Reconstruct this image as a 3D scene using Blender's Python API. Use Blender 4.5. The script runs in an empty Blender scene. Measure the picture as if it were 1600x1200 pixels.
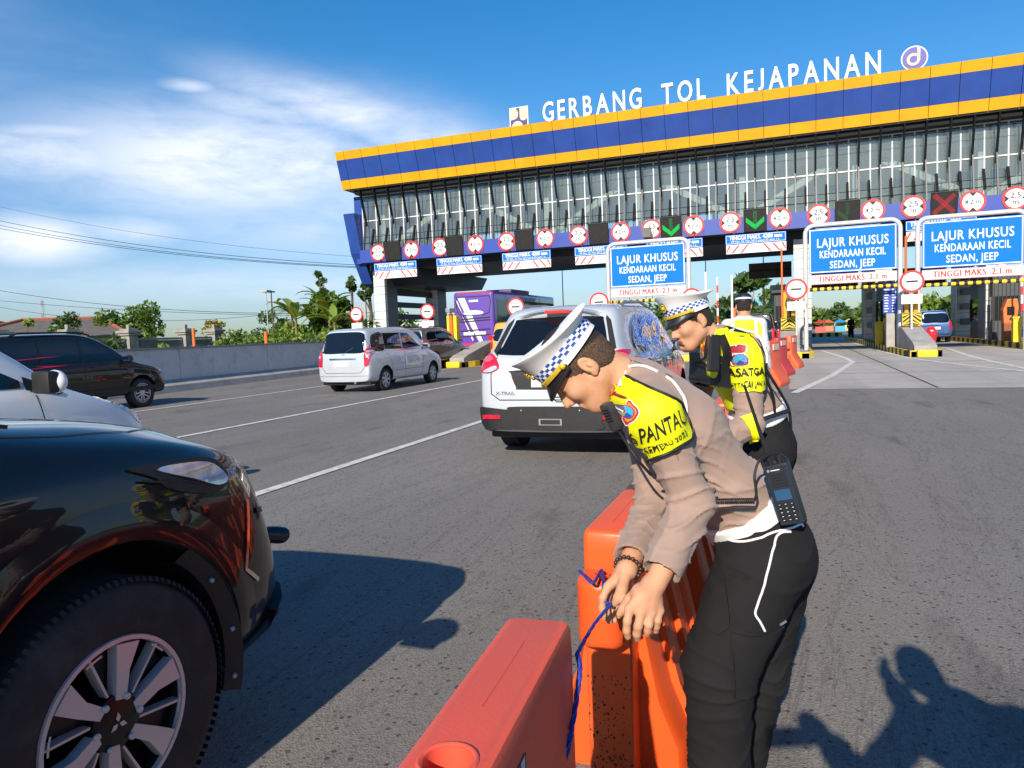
import bpy, bmesh, math, random
import numpy as np
from mathutils import Vector, Matrix, noise
from mathutils.bvhtree import BVHTree
from mathutils.geometry import delaunay_2d_cdt
rad = math.radians
SC = bpy.context.scene
COL = SC.collection
random.seed(7)

# ---------------------------------------------------------------- camera
cam_data = bpy.data.cameras.new('camera'); cam = bpy.data.objects.new('camera', cam_data); COL.objects.link(cam)
cam_data.sensor_width = 36.0; cam_data.lens = 1140.0 / 1600.0 * 36.0
cam_data.clip_start = 0.02; cam_data.clip_end = 5000.0
RGT = Vector((0.9348, 0.3531, -0.0380)).normalized(); FWD = Vector((-0.3535, 0.9323, -0.0698)).normalized()
UPV = RGT.cross(FWD).normalized(); RGT = FWD.cross(UPV).normalized()
M = Matrix((RGT, UPV, -FWD)).transposed().to_4x4(); M.translation = Vector((0, 0, 1.4))
cam.matrix_world = M
SC.camera = cam
# ---------------------------------------------------------------- view, sun, sky
SC.view_settings.view_transform = 'Standard'; SC.view_settings.look = 'None'
SC.view_settings.exposure = 0.46; SC.view_settings.gamma = 1.0
SUN_EL, SUN_AZ = rad(28.3), rad(-0.5)        # azimuth: where the light travels, from +Y towards +X
sun_data = bpy.data.lights.new('sun', 'SUN'); sun_data.energy = 4.6; sun_data.angle = rad(0.53); sun_data.color = (1.0, 0.89, 0.74)
sun = bpy.data.objects.new('sun', sun_data); COL.objects.link(sun)
ldir = Vector((math.sin(SUN_AZ) * math.cos(SUN_EL), math.cos(SUN_AZ) * math.cos(SUN_EL), -math.sin(SUN_EL)))
sun.rotation_euler = ldir.to_track_quat('-Z', 'Y').to_euler(); sun.location = (0, -20, 30)
world = bpy.data.worlds.new('World'); SC.world = world; world.use_nodes = True

class NT:
    """small helper to write node trees"""
    def __init__(s, tree): s.t = tree; s.n = tree.nodes; s.l = tree.links
    def node(s, typ, **kw):
        nd = s.n.new(typ)
        for k, v in kw.items(): setattr(nd, k, v)
        return nd
    def put(s, sock, v):
        if isinstance(v, bpy.types.NodeSocket): s.l.new(v, sock)
        else:
            try: sock.default_value = v
            except TypeError: sock.default_value = tuple(v)
    def math(s, op, a, b=0.0, c=0.0, clamp=False):
        nd = s.node('ShaderNodeMath', operation=op, use_clamp=clamp)
        for i, v in enumerate((a, b, c)): s.put(nd.inputs[i], v)
        return nd.outputs[0]
    def vmath(s, op, a, b=(0, 0, 0)):
        nd = s.node('ShaderNodeVectorMath', operation=op)
        s.put(nd.inputs[0], a); s.put(nd.inputs[1], b)
        return nd.outputs['Value'] if op in ('DOT_PRODUCT', 'LENGTH', 'DISTANCE') else nd.outputs[0]
    def noise(s, vec, scale, detail=3, rough=0.55, dist=0.0):
        nd = s.node('ShaderNodeTexNoise')
        if vec is not None: s.l.new(vec, nd.inputs['Vector'])
        nd.inputs['Scale'].default_value = scale; nd.inputs['Detail'].default_value = detail
        nd.inputs['Roughness'].default_value = rough; nd.inputs['Distortion'].default_value = dist
        return nd.outputs['Fac']
    def ramp(s, fac, stops, interp='LINEAR'):
        nd = s.node('ShaderNodeValToRGB'); nd.color_ramp.interpolation = interp
        s.l.new(fac, nd.inputs[0]); e = nd.color_ramp.elements
        while len(e) < len(stops): e.new(0.5)
        for el, (p, c) in zip(e, stops):
            el.position = p; el.color = (c, c, c, 1) if isinstance(c, (int, float)) else (*c, 1)
        return nd.outputs[0]
    def mix(s, fac, a, b, mode='MIX'):
        nd = s.node('ShaderNodeMix', data_type='RGBA', blend_type=mode)
        s.put(nd.inputs[0], fac)
        for i, v in ((6, a), (7, b)):
            s.put(nd.inputs[i], (*v, 1) if isinstance(v, tuple) and len(v) == 3 else v)
        return nd.outputs[2]
    def mapping(s, vec, scale=(1, 1, 1), loc=(0, 0, 0), rot=(0, 0, 0)):
        nd = s.node('ShaderNodeMapping'); s.l.new(vec, nd.inputs[0])
        nd.inputs['Scale'].default_value = scale; nd.inputs['Location'].default_value = loc; nd.inputs['Rotation'].default_value = rot
        return nd.outputs[0]

def build_sky():
    t = NT(world.node_tree); t.n.clear()
    out = t.node('ShaderNodeOutputWorld'); bg = t.node('ShaderNodeBackground'); t.l.new(bg.outputs[0], out.inputs[0])
    sky = t.node('ShaderNodeTexSky', sky_type='NISHITA'); sky.sun_disc = False
    sky.sun_elevation = SUN_EL; sky.sun_rotation = math.atan2(-ldir.x, -ldir.y)
    sky.air_density = 1.0; sky.dust_density = 0.0; sky.ozone_density = 1.6; sky.altitude = 0
    bg.inputs[1].default_value = 0.105
    hs = t.node('ShaderNodeHueSaturation'); hs.inputs['Saturation'].default_value = 1.46; hs.inputs['Value'].default_value = 1.06
    t.l.new(sky.outputs[0], hs.inputs['Color'])
    d = t.node('ShaderNodeTexCoord').outputs['Generated']
    sep = t.node('ShaderNodeSeparateXYZ'); t.l.new(d, sep.inputs[0]); x, y, z = sep.outputs
    base = t.mix(t.math('POWER', t.math('SUBTRACT', 1.0, t.math('MAXIMUM', z, 0.0)), 5.0), hs.outputs[0], (0.24, 0.335, 0.62), 'MULTIPLY')
    az = t.math('ARCTAN2', x, y)                       # 0 along the road, negative to the left
    el = t.math('ARCSINE', z)
    cmb = t.node('ShaderNodeCombineXYZ'); t.put(cmb.inputs[0], az); t.put(cmb.inputs[1], el)
    p = cmb.outputs[0]
    def blob(a, e, sa, se, tilt=0.0):
        da = t.math('SUBTRACT', az, a); de = t.math('SUBTRACT', el, e)
        de = t.math('ADD', de, t.math('MULTIPLY', da, tilt))
        q = t.math('ADD', t.math('POWER', t.math('DIVIDE', da, sa), 2), t.math('POWER', t.math('DIVIDE', de, se), 2))
        return t.math('EXPONENT', t.math('MULTIPLY', q, -1.0))
    stre = t.noise(t.mapping(p, (5.0, 15.0, 1), rot=(0, 0, 0.12)), 1.0, 8, 0.62, 0.8)
    soft = t.noise(t.mapping(p, (4.0, 9.0, 1), loc=(3.1, 1.7, 0)), 1.0, 6, 0.55, 0.4)
    fib = t.noise(t.mapping(p, (16.0, 60.0, 1), rot=(0, 0, 0.35)), 1.0, 5, 0.6, 0.5)
    m = t.math('MULTIPLY', blob(-0.70, 0.222, 0.22, 0.062, 0.0), 1.2)
    for a, e, sa, se, tilt, k in ((-0.58, 0.290, 0.13, 0.030, 0.20, 1.0), (-0.47, 0.252, 0.13, 0.045, 0.25, 0.85), (-0.93, 0.218, 0.16, 0.030, 0.0, 0.9),
                                  (-0.755, 0.308, 0.032, 0.008, 0.0, 0.75), (-0.66, 0.285, 0.10, 0.022, 0.1, 0.8), (-0.93, 0.125, 0.07, 0.026, 0.0, 1.25), (-0.84, 0.14, 0.08, 0.02, 0.0, 0.7),
                                  (-0.60, 0.16, 0.22, 0.05, 0.0, 0.6), (-0.65, 0.075, 0.45, 0.03, 0.0, 0.45), (-0.90, 0.245, 0.10, 0.012, -0.1, 0.7), (-1.6, 0.3, 0.5, 0.12, 0.0, 0.8), (1.4, 0.2, 0.5, 0.1, 0.0, 0.7), (3.0, 0.3, 0.6, 0.15, 0.0, 0.6)):
        m = t.math('MAXIMUM', m, t.math('MULTIPLY', blob(a, e, sa, se, tilt), k))
    tex = t.math('ADD', t.math('MULTIPLY', stre, 0.42), t.math('ADD', t.math('MULTIPLY', soft, 0.44), t.math('MULTIPLY', fib, 0.24)))
    dens = t.math('MULTIPLY', m, t.ramp(tex, [(0.26, 0.0), (0.60, 1.0)]))
    dens = t.math('MULTIPLY', dens, 0.92, clamp=True)
    col = t.mix(dens, base, (6.9, 7.3, 8.1))
    t.l.new(col, bg.inputs[0])
build_sky()

# ---------------------------------------------------------------- materials
def lin(r, g, b, k=1.0):
    f = lambda c: (c / 255 / 12.92 if c / 255 <= 0.04045 else ((c / 255 + 0.055) / 1.055) ** 2.4) * k
    return (f(r), f(g), f(b))
MATS = {}
def mat(name, col, rough=0.5, metal=0.0, var=0.12, vscale=6.0, bump=0.0, bscale=60.0, coat=0.0, spec=0.5, dirt=None, sheen=0.0, emit=None, rvar=0.0, sss=0.0):
    if name in MATS: return MATS[name]
    m = bpy.data.materials.new(name); m.use_nodes = True; MATS[name] = m
    t = NT(m.node_tree); b = t.n['Principled BSDF']
    b.inputs['Roughness'].default_value = rough; b.inputs['Metallic'].default_value = metal
    b.inputs['Specular IOR Level'].default_value = spec; b.inputs['Coat Weight'].default_value = coat
    b.inputs['Coat Roughness'].default_value = 0.03; b.inputs['Sheen Weight'].default_value = sheen
    obj = t.node('ShaderNodeTexCoord').outputs['Object']
    c = (*col, 1)
    n = t.noise(obj, vscale, 5, 0.6)
    out = t.mix(t.math('MULTIPLY', t.ramp(n, [(0.3, 0.0), (0.7, 1.0)]), 1.0),
                tuple(v * (1 - var) for v in col), tuple(min(1, v * (1 + var)) for v in col))
    if dirt:
        dc, amt, ds = dirt
        dn = t.ramp(t.noise(obj, ds, 7, 0.7), [(0.5, 0.0), (0.78, amt)])
        out = t.mix(dn, out, dc)
    t.l.new(out, b.inputs['Base Color'])
    if rvar: t.l.new(t.math('ADD', t.math('MULTIPLY', t.noise(obj, vscale * 2.3, 4), rvar * 2), rough - rvar), b.inputs['Roughness'])
    if bump:
        bn = t.node('ShaderNodeBump'); bn.inputs['Strength'].default_value = bump; bn.inputs['Distance'].default_value = 0.01
        t.l.new(t.noise(obj, bscale, 4, 0.6), bn.inputs['Height']); t.l.new(bn.outputs[0], b.inputs['Normal'])
    if sss:
        b.inputs['Subsurface Weight'].default_value = sss; b.inputs['Subsurface Radius'].default_value = (0.012, 0.004, 0.002); b.inputs['Subsurface Scale'].default_value = 1.0
    if emit:
        b.inputs['Emission Color'].default_value = (*emit[0], 1); b.inputs['Emission Strength'].default_value = emit[1]
    return m

WHITE = mat('white_paint', (0.80, 0.80, 0.79), 0.45, var=0.05)
BLACK = mat('black_plastic', (0.018, 0.018, 0.02), 0.45, var=0.2)
RUBBER = mat('rubber', (0.022, 0.022, 0.023), 0.8, var=0.35, vscale=9, dirt=((0.12, 0.11, 0.10), 0.35, 7))
GLASS = mat('tinted_glass', (0.006, 0.008, 0.011), 0.02, var=0.2, spec=0.7)
CHROME = mat('chrome', (0.75, 0.76, 0.78), 0.12, 1.0, var=0.04)
POLEG = mat('pole_grey', (0.42, 0.42, 0.41), 0.6, var=0.1)
STEEL = mat('grey_steel', (0.36, 0.37, 0.38), 0.4, 0.6, var=0.1)
SIGNBLUE = mat('sign_blue', (0.0, 0.16, 0.80), 0.5, var=0.03, spec=0.15)
SIGNRED = mat('sign_red', (0.68, 0.025, 0.03), 0.45, var=0.06)
INK = mat('black_ink', (0.012, 0.012, 0.013), 0.6, var=0.1)
YELLOW = mat('road_yellow', (0.82, 0.55, 0.015), 0.55, var=0.1, dirt=((0.2, 0.15, 0.05), 0.5, 5))
ORANGE = mat('orange_paint', (0.80, 0.16, 0.025), 0.5, var=0.1)
CONC = mat('concrete', (0.36, 0.35, 0.33), 0.85, var=0.14, vscale=2.2, bump=0.25, bscale=35, dirt=((0.14, 0.13, 0.12), 0.6, 1.6))

# ---------------------------------------------------------------- mesh helpers
class MB:
    """collects faces and links them as ONE mesh object"""
    def __init__(s): s.v = []; s.f = []; s.m = []; s.mats = []
    def mi(s, m):
        if m is None: return 0
        if m not in s.mats: s.mats.append(m)
        return s.mats.index(m)
    def add(s, vs, fs, m=None):
        o = len(s.v); s.v.extend([tuple(v) for v in vs]); k = s.mi(m)
        for f in fs: s.f.append([i + o for i in f]); s.m.append(k)
        return s
    def box(s, lo, hi, m=None, mtx=None):
        (a, b, c), (d, e, f) = lo, hi
        vs = [Vector(p) for p in ((a,b,c),(d,b,c),(d,e,c),(a,e,c),(a,b,f),(d,b,f),(d,e,f),(a,e,f))]
        if mtx is not None: vs = [mtx @ v for v in vs]
        return s.add(vs, [(0,3,2,1),(4,5,6,7),(0,1,5,4),(1,2,6,5),(2,3,7,6),(3,0,4,7)], m)
    def prism(s, poly, axis, a, b, m=None):
        """extrude a 2D polygon along axis (0,1,2) from a to b"""
        n = len(poly)
        def p(q, h):
            if axis == 0: return (h, q[0], q[1])
            if axis == 1: return (q[0], h, q[1])
            return (q[0], q[1], h)
        vs = [p(q, a) for q in poly] + [p(q, b) for q in poly]
        fs = [tuple(range(n))[::-1], tuple(range(n, 2 * n))] + [(i, (i + 1) % n, n + (i + 1) % n, n + i) for i in range(n)]
        return s.add(vs, fs, m)
    def tube(s, pts, r, m=None, n=8, caps=True, closed=False):
        pts = [Vector(p) for p in pts]; rs = r if isinstance(r, (list, tuple)) else [r] * len(pts)
        rings = []; prev = None; L = len(pts)
        for i, p in enumerate(pts):
            if closed: t = pts[(i + 1) % L] - pts[i - 1]
            else: t = pts[min(i + 1, L - 1)] - pts[max(i - 1, 0)]
            t.normalize()
            if prev is None:
                u = t.orthogonal().normalized()
            else:
                u = prev - t * prev.dot(t)
                u = u.normalized() if u.length > 1e-6 else t.orthogonal().normalized()
            prev = u; w = t.cross(u)
            rings.append([p + (u * math.cos(2 * math.pi * k / n) + w * math.sin(2 * math.pi * k / n)) * rs[i] for k in range(n)])
        vs = [v for rg in rings for v in rg]; fs = []
        for i in range(L if closed else L - 1):
            j = (i + 1) % L
            for k in range(n): fs.append((i*n+k, i*n+(k+1) % n, j*n+(k+1) % n, j*n+k))
        if caps and not closed: fs += [tuple(range(n))[::-1], tuple(range((L-1)*n, L*n))]
        return s.add(vs, fs, m)
    def cyl(s, a, b, r, m=None, n=20, r2=None): return s.tube([a, b], [r, r if r2 is None else r2], m, n)
    def lathe(s, prof, origin, axis, m=None, n=32, closed=True):
        """prof: list of (radius, distance along axis)"""
        ax = Vector(axis).normalized(); u = ax.orthogonal().normalized(); w = ax.cross(u); o = Vector(origin)
        vs = []; L = len(prof)
        for r, h in prof:
            for k in range(n):
                a = 2 * math.pi * k / n
                vs.append(o + ax * h + (u * math.cos(a) + w * math.sin(a)) * r)
        fs = [(i*n+k, i*n+(k+1) % n, (i+1)*n+(k+1) % n, (i+1)*n+k) for i in range(L-1) for k in range(n)]
        if closed: fs += [tuple(range(n))[::-1], tuple(range((L-1)*n, L*n))]
        return s.add(vs, fs, m)
    def ball(s, c, r, m=None, n=12, k=8):
        rr = r if isinstance(r, (tuple, list)) else (r, r, r); c = Vector(c); vs = []; fs = []
        for i in range(k + 1):
            a = math.pi * i / k
            for j in range(n):
                b = 2 * math.pi * j / n
                vs.append(c + Vector((rr[0]*math.sin(a)*math.cos(b), rr[1]*math.sin(a)*math.sin(b), rr[2]*math.cos(a))))
        for i in range(k):
            for j in range(n): fs.append((i*n+j, (i+1)*n+j, (i+1)*n+(j+1) % n, i*n+(j+1) % n))
        return s.add(vs, fs, m)
    def grid(s, P, m=None, closed=False):
        """P: rows of points -> quads"""
        R, Cc = len(P), len(P[0]); vs = [p for r in P for p in r]
        fs = [(i*Cc+j, i*Cc+(j+1) % Cc, (i+1)*Cc+(j+1) % Cc, (i+1)*Cc+j) for i in range(R-1) for j in range(Cc if closed else Cc-1)]
        return s.add(vs, fs, m)
    def text(s, body, loc, size, m=None, xdir=(1,0,0), up=(0,0,1), depth=0.01, bold=0.0, align='CENTER', width=None, spacing=1.0):
        vs, fs = text_mesh(body, bold, spacing, align)
        X = Vector(xdir).normalized(); U = Vector(up).normalized(); N = X.cross(U)
        kx = size
        if width is not None:
            xs = [v[0] for v in vs]; kx = width / (max(xs) - min(xs))
        L = Vector(loc)
        return s.add([L + X*v[0]*kx + U*v[1]*size + N*v[2]*depth for v in vs], fs, m)
    def build(s, name, material=None, parent=None, smooth=None, bevel=0.0, origin=None, weld=False):
        me = bpy.data.meshes.new(name)
        if origin is not None:
            o = Vector(origin); vs = [tuple(Vector(v) - o) for v in s.v]
        else: vs = s.v
        me.from_pydata(vs, [], s.f)
        mats = s.mats if s.mats else [material]
        for m in mats: me.materials.append(m if m else material)
        if len(mats) > 1: me.polygons.foreach_set('material_index', s.m)
        me.update()
        if bevel or True:
            bm = bmesh.new(); bm.from_mesh(me)
            if weld: bmesh.ops.remove_doubles(bm, verts=bm.verts, dist=1e-5)
            if bevel:
                bmesh.ops.remove_doubles(bm, verts=bm.verts, dist=1e-5)
                ed = [e for e in bm.edges if len(e.link_faces) == 2 and e.calc_face_angle(0) > 0.5]
                bmesh.ops.bevel(bm, geom=ed, offset=bevel, segments=2, affect='EDGES', profile=0.6, clamp_overlap=True)
            bmesh.ops.recalc_face_normals(bm, faces=bm.faces)
            bm.to_mesh(me); bm.free()
        if smooth is not None:
            me.polygons.foreach_set('use_smooth', [True] * len(me.polygons)); me.set_sharp_from_angle(angle=rad(smooth))
        o = bpy.data.objects.new(name, me); COL.objects.link(o)
        if parent: o.parent = parent
        if origin is not None: o.location = origin
        return o

_TXT = {}
def text_mesh(body, bold=0.0, spacing=1.0, align='CENTER'):
    key = (body, bold, spacing, align)
    if key not in _TXT:
        cu = bpy.data.curves.new('lettering', 'FONT'); cu.body = body; cu.align_x = align; cu.size = 1.0; cu.extrude = 0.5
        cu.offset = bold; cu.space_character = spacing; cu.resolution_u = 3
        ob = bpy.data.objects.new('lettering', cu); COL.objects.link(ob)
        dg = bpy.context.evaluated_depsgraph_get(); dg.update()
        me = bpy.data.meshes.new_from_object(ob.evaluated_get(dg))
        vs = [tuple(v.co) for v in me.vertices]; fs = [tuple(p.vertices) for p in me.polygons]
        bpy.data.objects.remove(ob); bpy.data.curves.remove(cu); bpy.data.meshes.remove(me)
        _TXT[key] = (vs, fs)
    return _TXT[key]

def thing(name, label, cat, loc=(0, 0, 0), rz=0.0, group=None):
    o = bpy.data.objects.new(name, None); COL.objects.link(o); o.empty_display_size = 0.2
    o.location = loc; o.rotation_euler = (0, 0, rz); return tag(o, label, cat, group)
def tag(o, label, cat, group=None):
    o['label'] = label; o['category'] = cat
    if group: o['group'] = group
    return o
def struct(o, kind='structure'): o['kind'] = kind; return o
def copy_tree(o, parent=None, label=None, group=None):
    c = o.copy(); COL.objects.link(c)
    if parent: c.parent = parent
    if label: c['label'] = label
    if group: c['group'] = group
    for ch in list(o.children): copy_tree(ch, c)
    return c
def cdt(loops, step):
    """triangulate 2D loops (outer + holes) with inner points so that the sheet can bend"""
    vs = []; es = []
    for lp in loops:
        o = len(vs); pts = []
        for a, b in zip(lp, lp[1:] + lp[:1]):
            a = Vector(a); b = Vector(b); k = max(1, int((b - a).length / step))
            pts += [a.lerp(b, i / k) for i in range(k)]
        vs += pts; n = len(pts); es += [(o + i, o + (i + 1) % n) for i in range(n)]
    xs = [v.x for v in vs]; ys = [v.y for v in vs]
    outer = vs[:]
    nx = int((max(xs) - min(xs)) / step); ny = int((max(ys) - min(ys)) / step)
    for i in range(1, nx):
        for j in range(1, ny): vs.append(Vector((min(xs) + i * step + 0.13 * step * (j % 2), min(ys) + j * step)))
    r = delaunay_2d_cdt(vs, es, [], 1 if len(loops) == 1 else 3, 1e-6)
    return [tuple(v) for v in r[0]], [tuple(f) for f in r[2]]
def smooth_loop(pts, k=6):
    """closed Catmull-Rom through 2D points"""
    n = len(pts); out = []
    for i in range(n):
        p0, p1, p2, p3 = (Vector(pts[(i + d) % n]) for d in (-1, 0, 1, 2))
        for j in range(k):
            t = j / k
            out.append(0.5 * ((2*p1) + (-p0+p2)*t + (2*p0-5*p1+4*p2-p3)*t*t + (-p0+3*p1-3*p2+p3)*t**3))
    return [tuple(p) for p in out]
def spline(pts, k=6):
    pts = [Vector(p) for p in pts]; n = len(pts); out = []
    for i in range(n - 1):
        p0 = pts[max(i-1, 0)]; p1 = pts[i]; p2 = pts[i+1]; p3 = pts[min(i+2, n-1)]
        for j in range(k):
            t = j / k
            out.append(0.5 * ((2*p1) + (-p0+p2)*t + (2*p0-5*p1+4*p2-p3)*t*t + (-p0+3*p1-3*p2+p3)*t**3))
    return out + [pts[-1]]
class Surf:
    """a surface to lay trim on: rays are cast against it"""
    def __init__(s, objs):
        vs = []; fs = []
        for ob in objs if isinstance(objs, (list, tuple)) else [objs]:
            o = len(vs); vs += [v.co.copy() for v in ob.data.vertices]; fs += [[i + o for i in p.vertices] for p in ob.data.polygons]
        s.b = BVHTree.FromPolygons(vs, fs)
    def hit(s, o, d, far=10.0):
        h = s.b.ray_cast(Vector(o), Vector(d).normalized(), far)
        if h[0] is None:
            return None
        n = h[1]
        if n.dot(Vector(d)) > 0: n = -n
        return h[0], n
    def lay(s, pts, o, U, V, D, eps):
        """2D points -> points on the surface seen from plane (o,U,V) along D"""
        o, U, V, D = (Vector(a) for a in (o, U, V, D)); out = []; miss = []; dist = []
        Dn = D.normalized()
        for i, p in enumerate(pts):
            st = o + U * p[0] + V * p[1]; h = s.hit(st, Dn)
            if h is None: miss.append((i, st)); out.append(None)
            else: dist.append((h[0] - st).dot(Dn)); out.append((h[0] + h[1] * eps, h[1]))
        m = sorted(dist)[len(dist) // 2] if dist else 1.0
        for i, st in miss:                                   # past the edge: hug the nearest place at the same depth
            loc, n, _, _ = s.b.find_nearest(st + Dn * m)
            q = st + Dn * m - loc
            if n.dot(q) < 0: n = -n
            out[i] = (loc + n * eps, n)
        return out
    def sheet(s, mb, loops, o, U, V, D, eps, m, step=0.05, thick=0.0):
        vs, fs = cdt(loops, step)
        L = s.lay(vs, o, U, V, D, eps); P = [a for a, _ in L]
        mb.add(P, fs, m)
        if thick:
            cnt = {}
            for f in fs:
                for a, b in zip(f, f[1:] + f[:1]): cnt[(min(a, b), max(a, b))] = cnt.get((min(a, b), max(a, b)), 0) + 1
            rim = [e for e, c in cnt.items() if c == 1]; idx = {}
            vv = []
            for a, b in rim:
                for q in (a, b):
                    if q not in idx: idx[q] = len(vv); vv += [L[q][0], L[q][0] - L[q][1] * thick]
            mb.add(vv, [(idx[a], idx[b], idx[b] + 1, idx[a] + 1) for a, b in rim], m)
    def ribbon(s, mb, pts, w, o, U, V, D, eps, m, closed=False, sub=0.04):
        """thin flat strip along a 2D line"""
        P = [Vector(p) for p in pts]; Q = []
        if closed: P = P + P[:1]
        for a, b in zip(P, P[1:]):
            k = max(1, int((b - a).length / sub)); Q += [a.lerp(b, i / k) for i in range(k)]
        Q.append(P[-1]); A = []; B = []
        for i, p in enumerate(Q):
            t = (Q[min(i+1, len(Q)-1)] - Q[max(i-1, 0)]).normalized(); nrm = Vector((-t.y, t.x)) * w / 2
            A.append(p + nrm); B.append(p - nrm)
        a = [q for q, _ in s.lay(A, o, U, V, D, eps)]; b = [q for q, _ in s.lay(B, o, U, V, D, eps)]
        mb.grid([a, b], m)
    def cord(s, mb, pts, r, o, U, V, D, m, lift=0.7, k=5, n=7):
        Q = spline([Vector((p[0], p[1])) for p in pts], k)
        mb.tube([q + nn * r * lift for q, nn in s.lay(Q, o, U, V, D, 0)], r, m, n)
    def text(s, mb, body, at, size, o, U, V, D, eps, m, bold=0.0, rot=0.0, width=None, shear=0.0):
        vs, fs = text_mesh(body, bold)
        xs = [v[0] for v in vs]; kx = size if width is None else width / (max(xs) - min(xs)); c, sn = math.cos(rot), math.sin(rot)
        keep = [i for i, v in enumerate(vs) if v[2] > 0]; ix = {k: i for i, k in enumerate(keep)}
        pts = []
        for i in keep:
            x, y = vs[i][0] * kx + shear * vs[i][1] * size, vs[i][1] * size
            pts.append((at[0] + x * c - y * sn, at[1] + x * sn + y * c))
        mb.add([q for q, _ in s.lay(pts, o, U, V, D, eps)], [tuple(ix[i] for i in f) for f in fs if all(i in ix for i in f)], m)
def subsurf(o, lv=2):
    md = o.modifiers.new('subdivision', 'SUBSURF'); md.levels = lv; md.render_levels = lv; return bake(o)
def bake(o):
    dg = bpy.context.evaluated_depsgraph_get(); dg.update()
    me = bpy.data.meshes.new_from_object(o.evaluated_get(dg)); old = o.data; o.modifiers.clear(); o.data = me; me.name = o.name
    bpy.data.meshes.remove(old); return o
def rect(x0, y0, x1, y1): return [(x0, y0), (x1, y0), (x1, y1), (x0, y1)]
# ================================================================ ground, road, markings
def asphalt_mat():
    m = bpy.data.materials.new('asphalt'); m.use_nodes = True; t = NT(m.node_tree); b = t.n['Principled BSDF']
    o = t.node('ShaderNodeTexCoord').outputs['Object']
    big = t.noise(o, 0.35, 5, 0.6); lane = t.noise(t.mapping(o, (0.9, 0.06, 1)), 1.0, 5, 0.6)
    vor = t.node('ShaderNodeTexVoronoi'); t.l.new(o, vor.inputs['Vector']); vor.inputs['Scale'].default_value = 130
    vor2 = t.node('ShaderNodeTexVoronoi'); t.l.new(t.mapping(o, (1, 1, 1), (5.3, 2.2, 0)), vor2.inputs['Vector']); vor2.inputs['Scale'].default_value = 38
    fine = t.noise(o, 240, 3, 0.7)
    c = t.mix(t.ramp(big, [(0.3, 0.0), (0.72, 1.0)]), (0.236, 0.220, 0.198), (0.285, 0.266, 0.240))
    c = t.mix(t.ramp(lane, [(0.45, 0.0), (0.70, 0.40)]), c, (0.150, 0.142, 0.131))
    sep = t.node('ShaderNodeSeparateColor'); t.l.new(vor.outputs['Color'], sep.inputs[0])
    c = t.mix(t.ramp(sep.outputs[0], [(0.0, 0.0), (0.72, 0.0), (0.97, 0.42)]), c, (0.36, 0.345, 0.32))
    c = t.mix(t.ramp(sep.outputs[1], [(0.0, 0.0), (0.5, 0.0), (0.95, 0.5)]), c, (0.080, 0.076, 0.071))
    s2 = t.node('ShaderNodeSeparateColor'); t.l.new(vor2.outputs['Color'], s2.inputs[0])
    pit = t.math('MULTIPLY', t.ramp(s2.outputs[0], [(0.84, 0.0), (0.86, 1.0)]), t.ramp(vor2.outputs['Distance'], [(0.30, 1.0), (0.42, 0.0)]))
    c = t.mix(t.math('MULTIPLY', pit, 0.75), c, (0.03, 0.03, 0.03))
    c = t.mix(t.math('MULTIPLY', fine, 0.28), c, (0.085, 0.08, 0.075))
    oil = t.noise(t.mapping(o, (2.2, 0.7, 1), (7.0, 1.0, 0)), 1.0, 4, 0.5, 0.6); c = t.mix(t.ramp(oil, [(0.60, 0.0), (0.72, 0.45)]), c, (0.055, 0.052, 0.05))
    pat = t.node('ShaderNodeTexVoronoi'); t.l.new(t.mapping(o, (0.22, 0.05, 1)), pat.inputs['Vector']); pat.inputs['Scale'].default_value = 1.0; sp = t.node('ShaderNodeSeparateColor'); t.l.new(pat.outputs['Color'], sp.inputs[0]); c = t.mix(t.math('MULTIPLY', sp.outputs[2], 0.16), c, (0.085, 0.08, 0.075))
    # dark tar seams and oil along the wheel tracks
    crack = t.noise(t.mapping(o, (1.3, 0.18, 1), (2.0, 0.0, 0)), 1.0, 7, 0.72, 1.2)
    c = t.mix(t.ramp(crack, [(0.490, 0.0), (0.5, 0.42), (0.510, 0.0)]), c, (0.06, 0.056, 0.052))
    t.l.new(c, b.inputs['Base Color']); b.inputs['Roughness'].default_value = 0.82; b.inputs['Specular IOR Level'].default_value = 0.35
    bn = t.node('ShaderNodeBump'); bn.inputs['Strength'].default_value = 0.55; bn.inputs['Distance'].default_value = 0.004
    h = t.math('SUBTRACT', t.math('ADD', vor.outputs['Distance'], t.math('MULTIPLY', fine, 0.4)), t.math('MULTIPLY', pit, 0.8))
    t.l.new(h, bn.inputs['Height']); t.l.new(bn.outputs[0], b.inputs['Normal'])
    return m
def slab_mat():
    m = bpy.data.materials.new('lane_concrete'); m.use_nodes = True; t = NT(m.node_tree); b = t.n['Principled BSDF']
    o = t.node('ShaderNodeTexCoord').outputs['Object']
    n1 = t.noise(t.mapping(o, (0.5, 1.6, 1)), 1.0, 6, 0.65); n2 = t.noise(t.mapping(o, (0.7, 14, 1)), 1.0, 4, 0.6); trk = t.noise(t.mapping(o, (0.8, 0.05, 1)), 1.0, 3)
    c = t.mix(t.ramp(n1, [(0.3, 0.0), (0.7, 1.0)]), (0.36, 0.34, 0.305), (0.50, 0.475, 0.43))
    c = t.mix(t.ramp(n2, [(0.52, 0.0), (0.75, 0.6)]), c, (0.22, 0.205, 0.185))
    c = t.mix(t.ramp(trk, [(0.45, 0.0), (0.65, 0.5)]), c, (0.26, 0.245, 0.225))
    t.l.new(c, b.inputs['Base Color']); b.inputs['Roughness'].default_value = 0.8
    bn = t.node('ShaderNodeBump'); bn.inputs['Strength'].default_value = 0.3; bn.inputs['Distance'].default_value = 0.01
    t.l.new(t.noise(o, 60, 4), bn.inputs['Height']); t.l.new(bn.outputs[0], b.inputs['Normal'])
    return m
ASPHALT = asphalt_mat(); SLAB = slab_mat()
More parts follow.
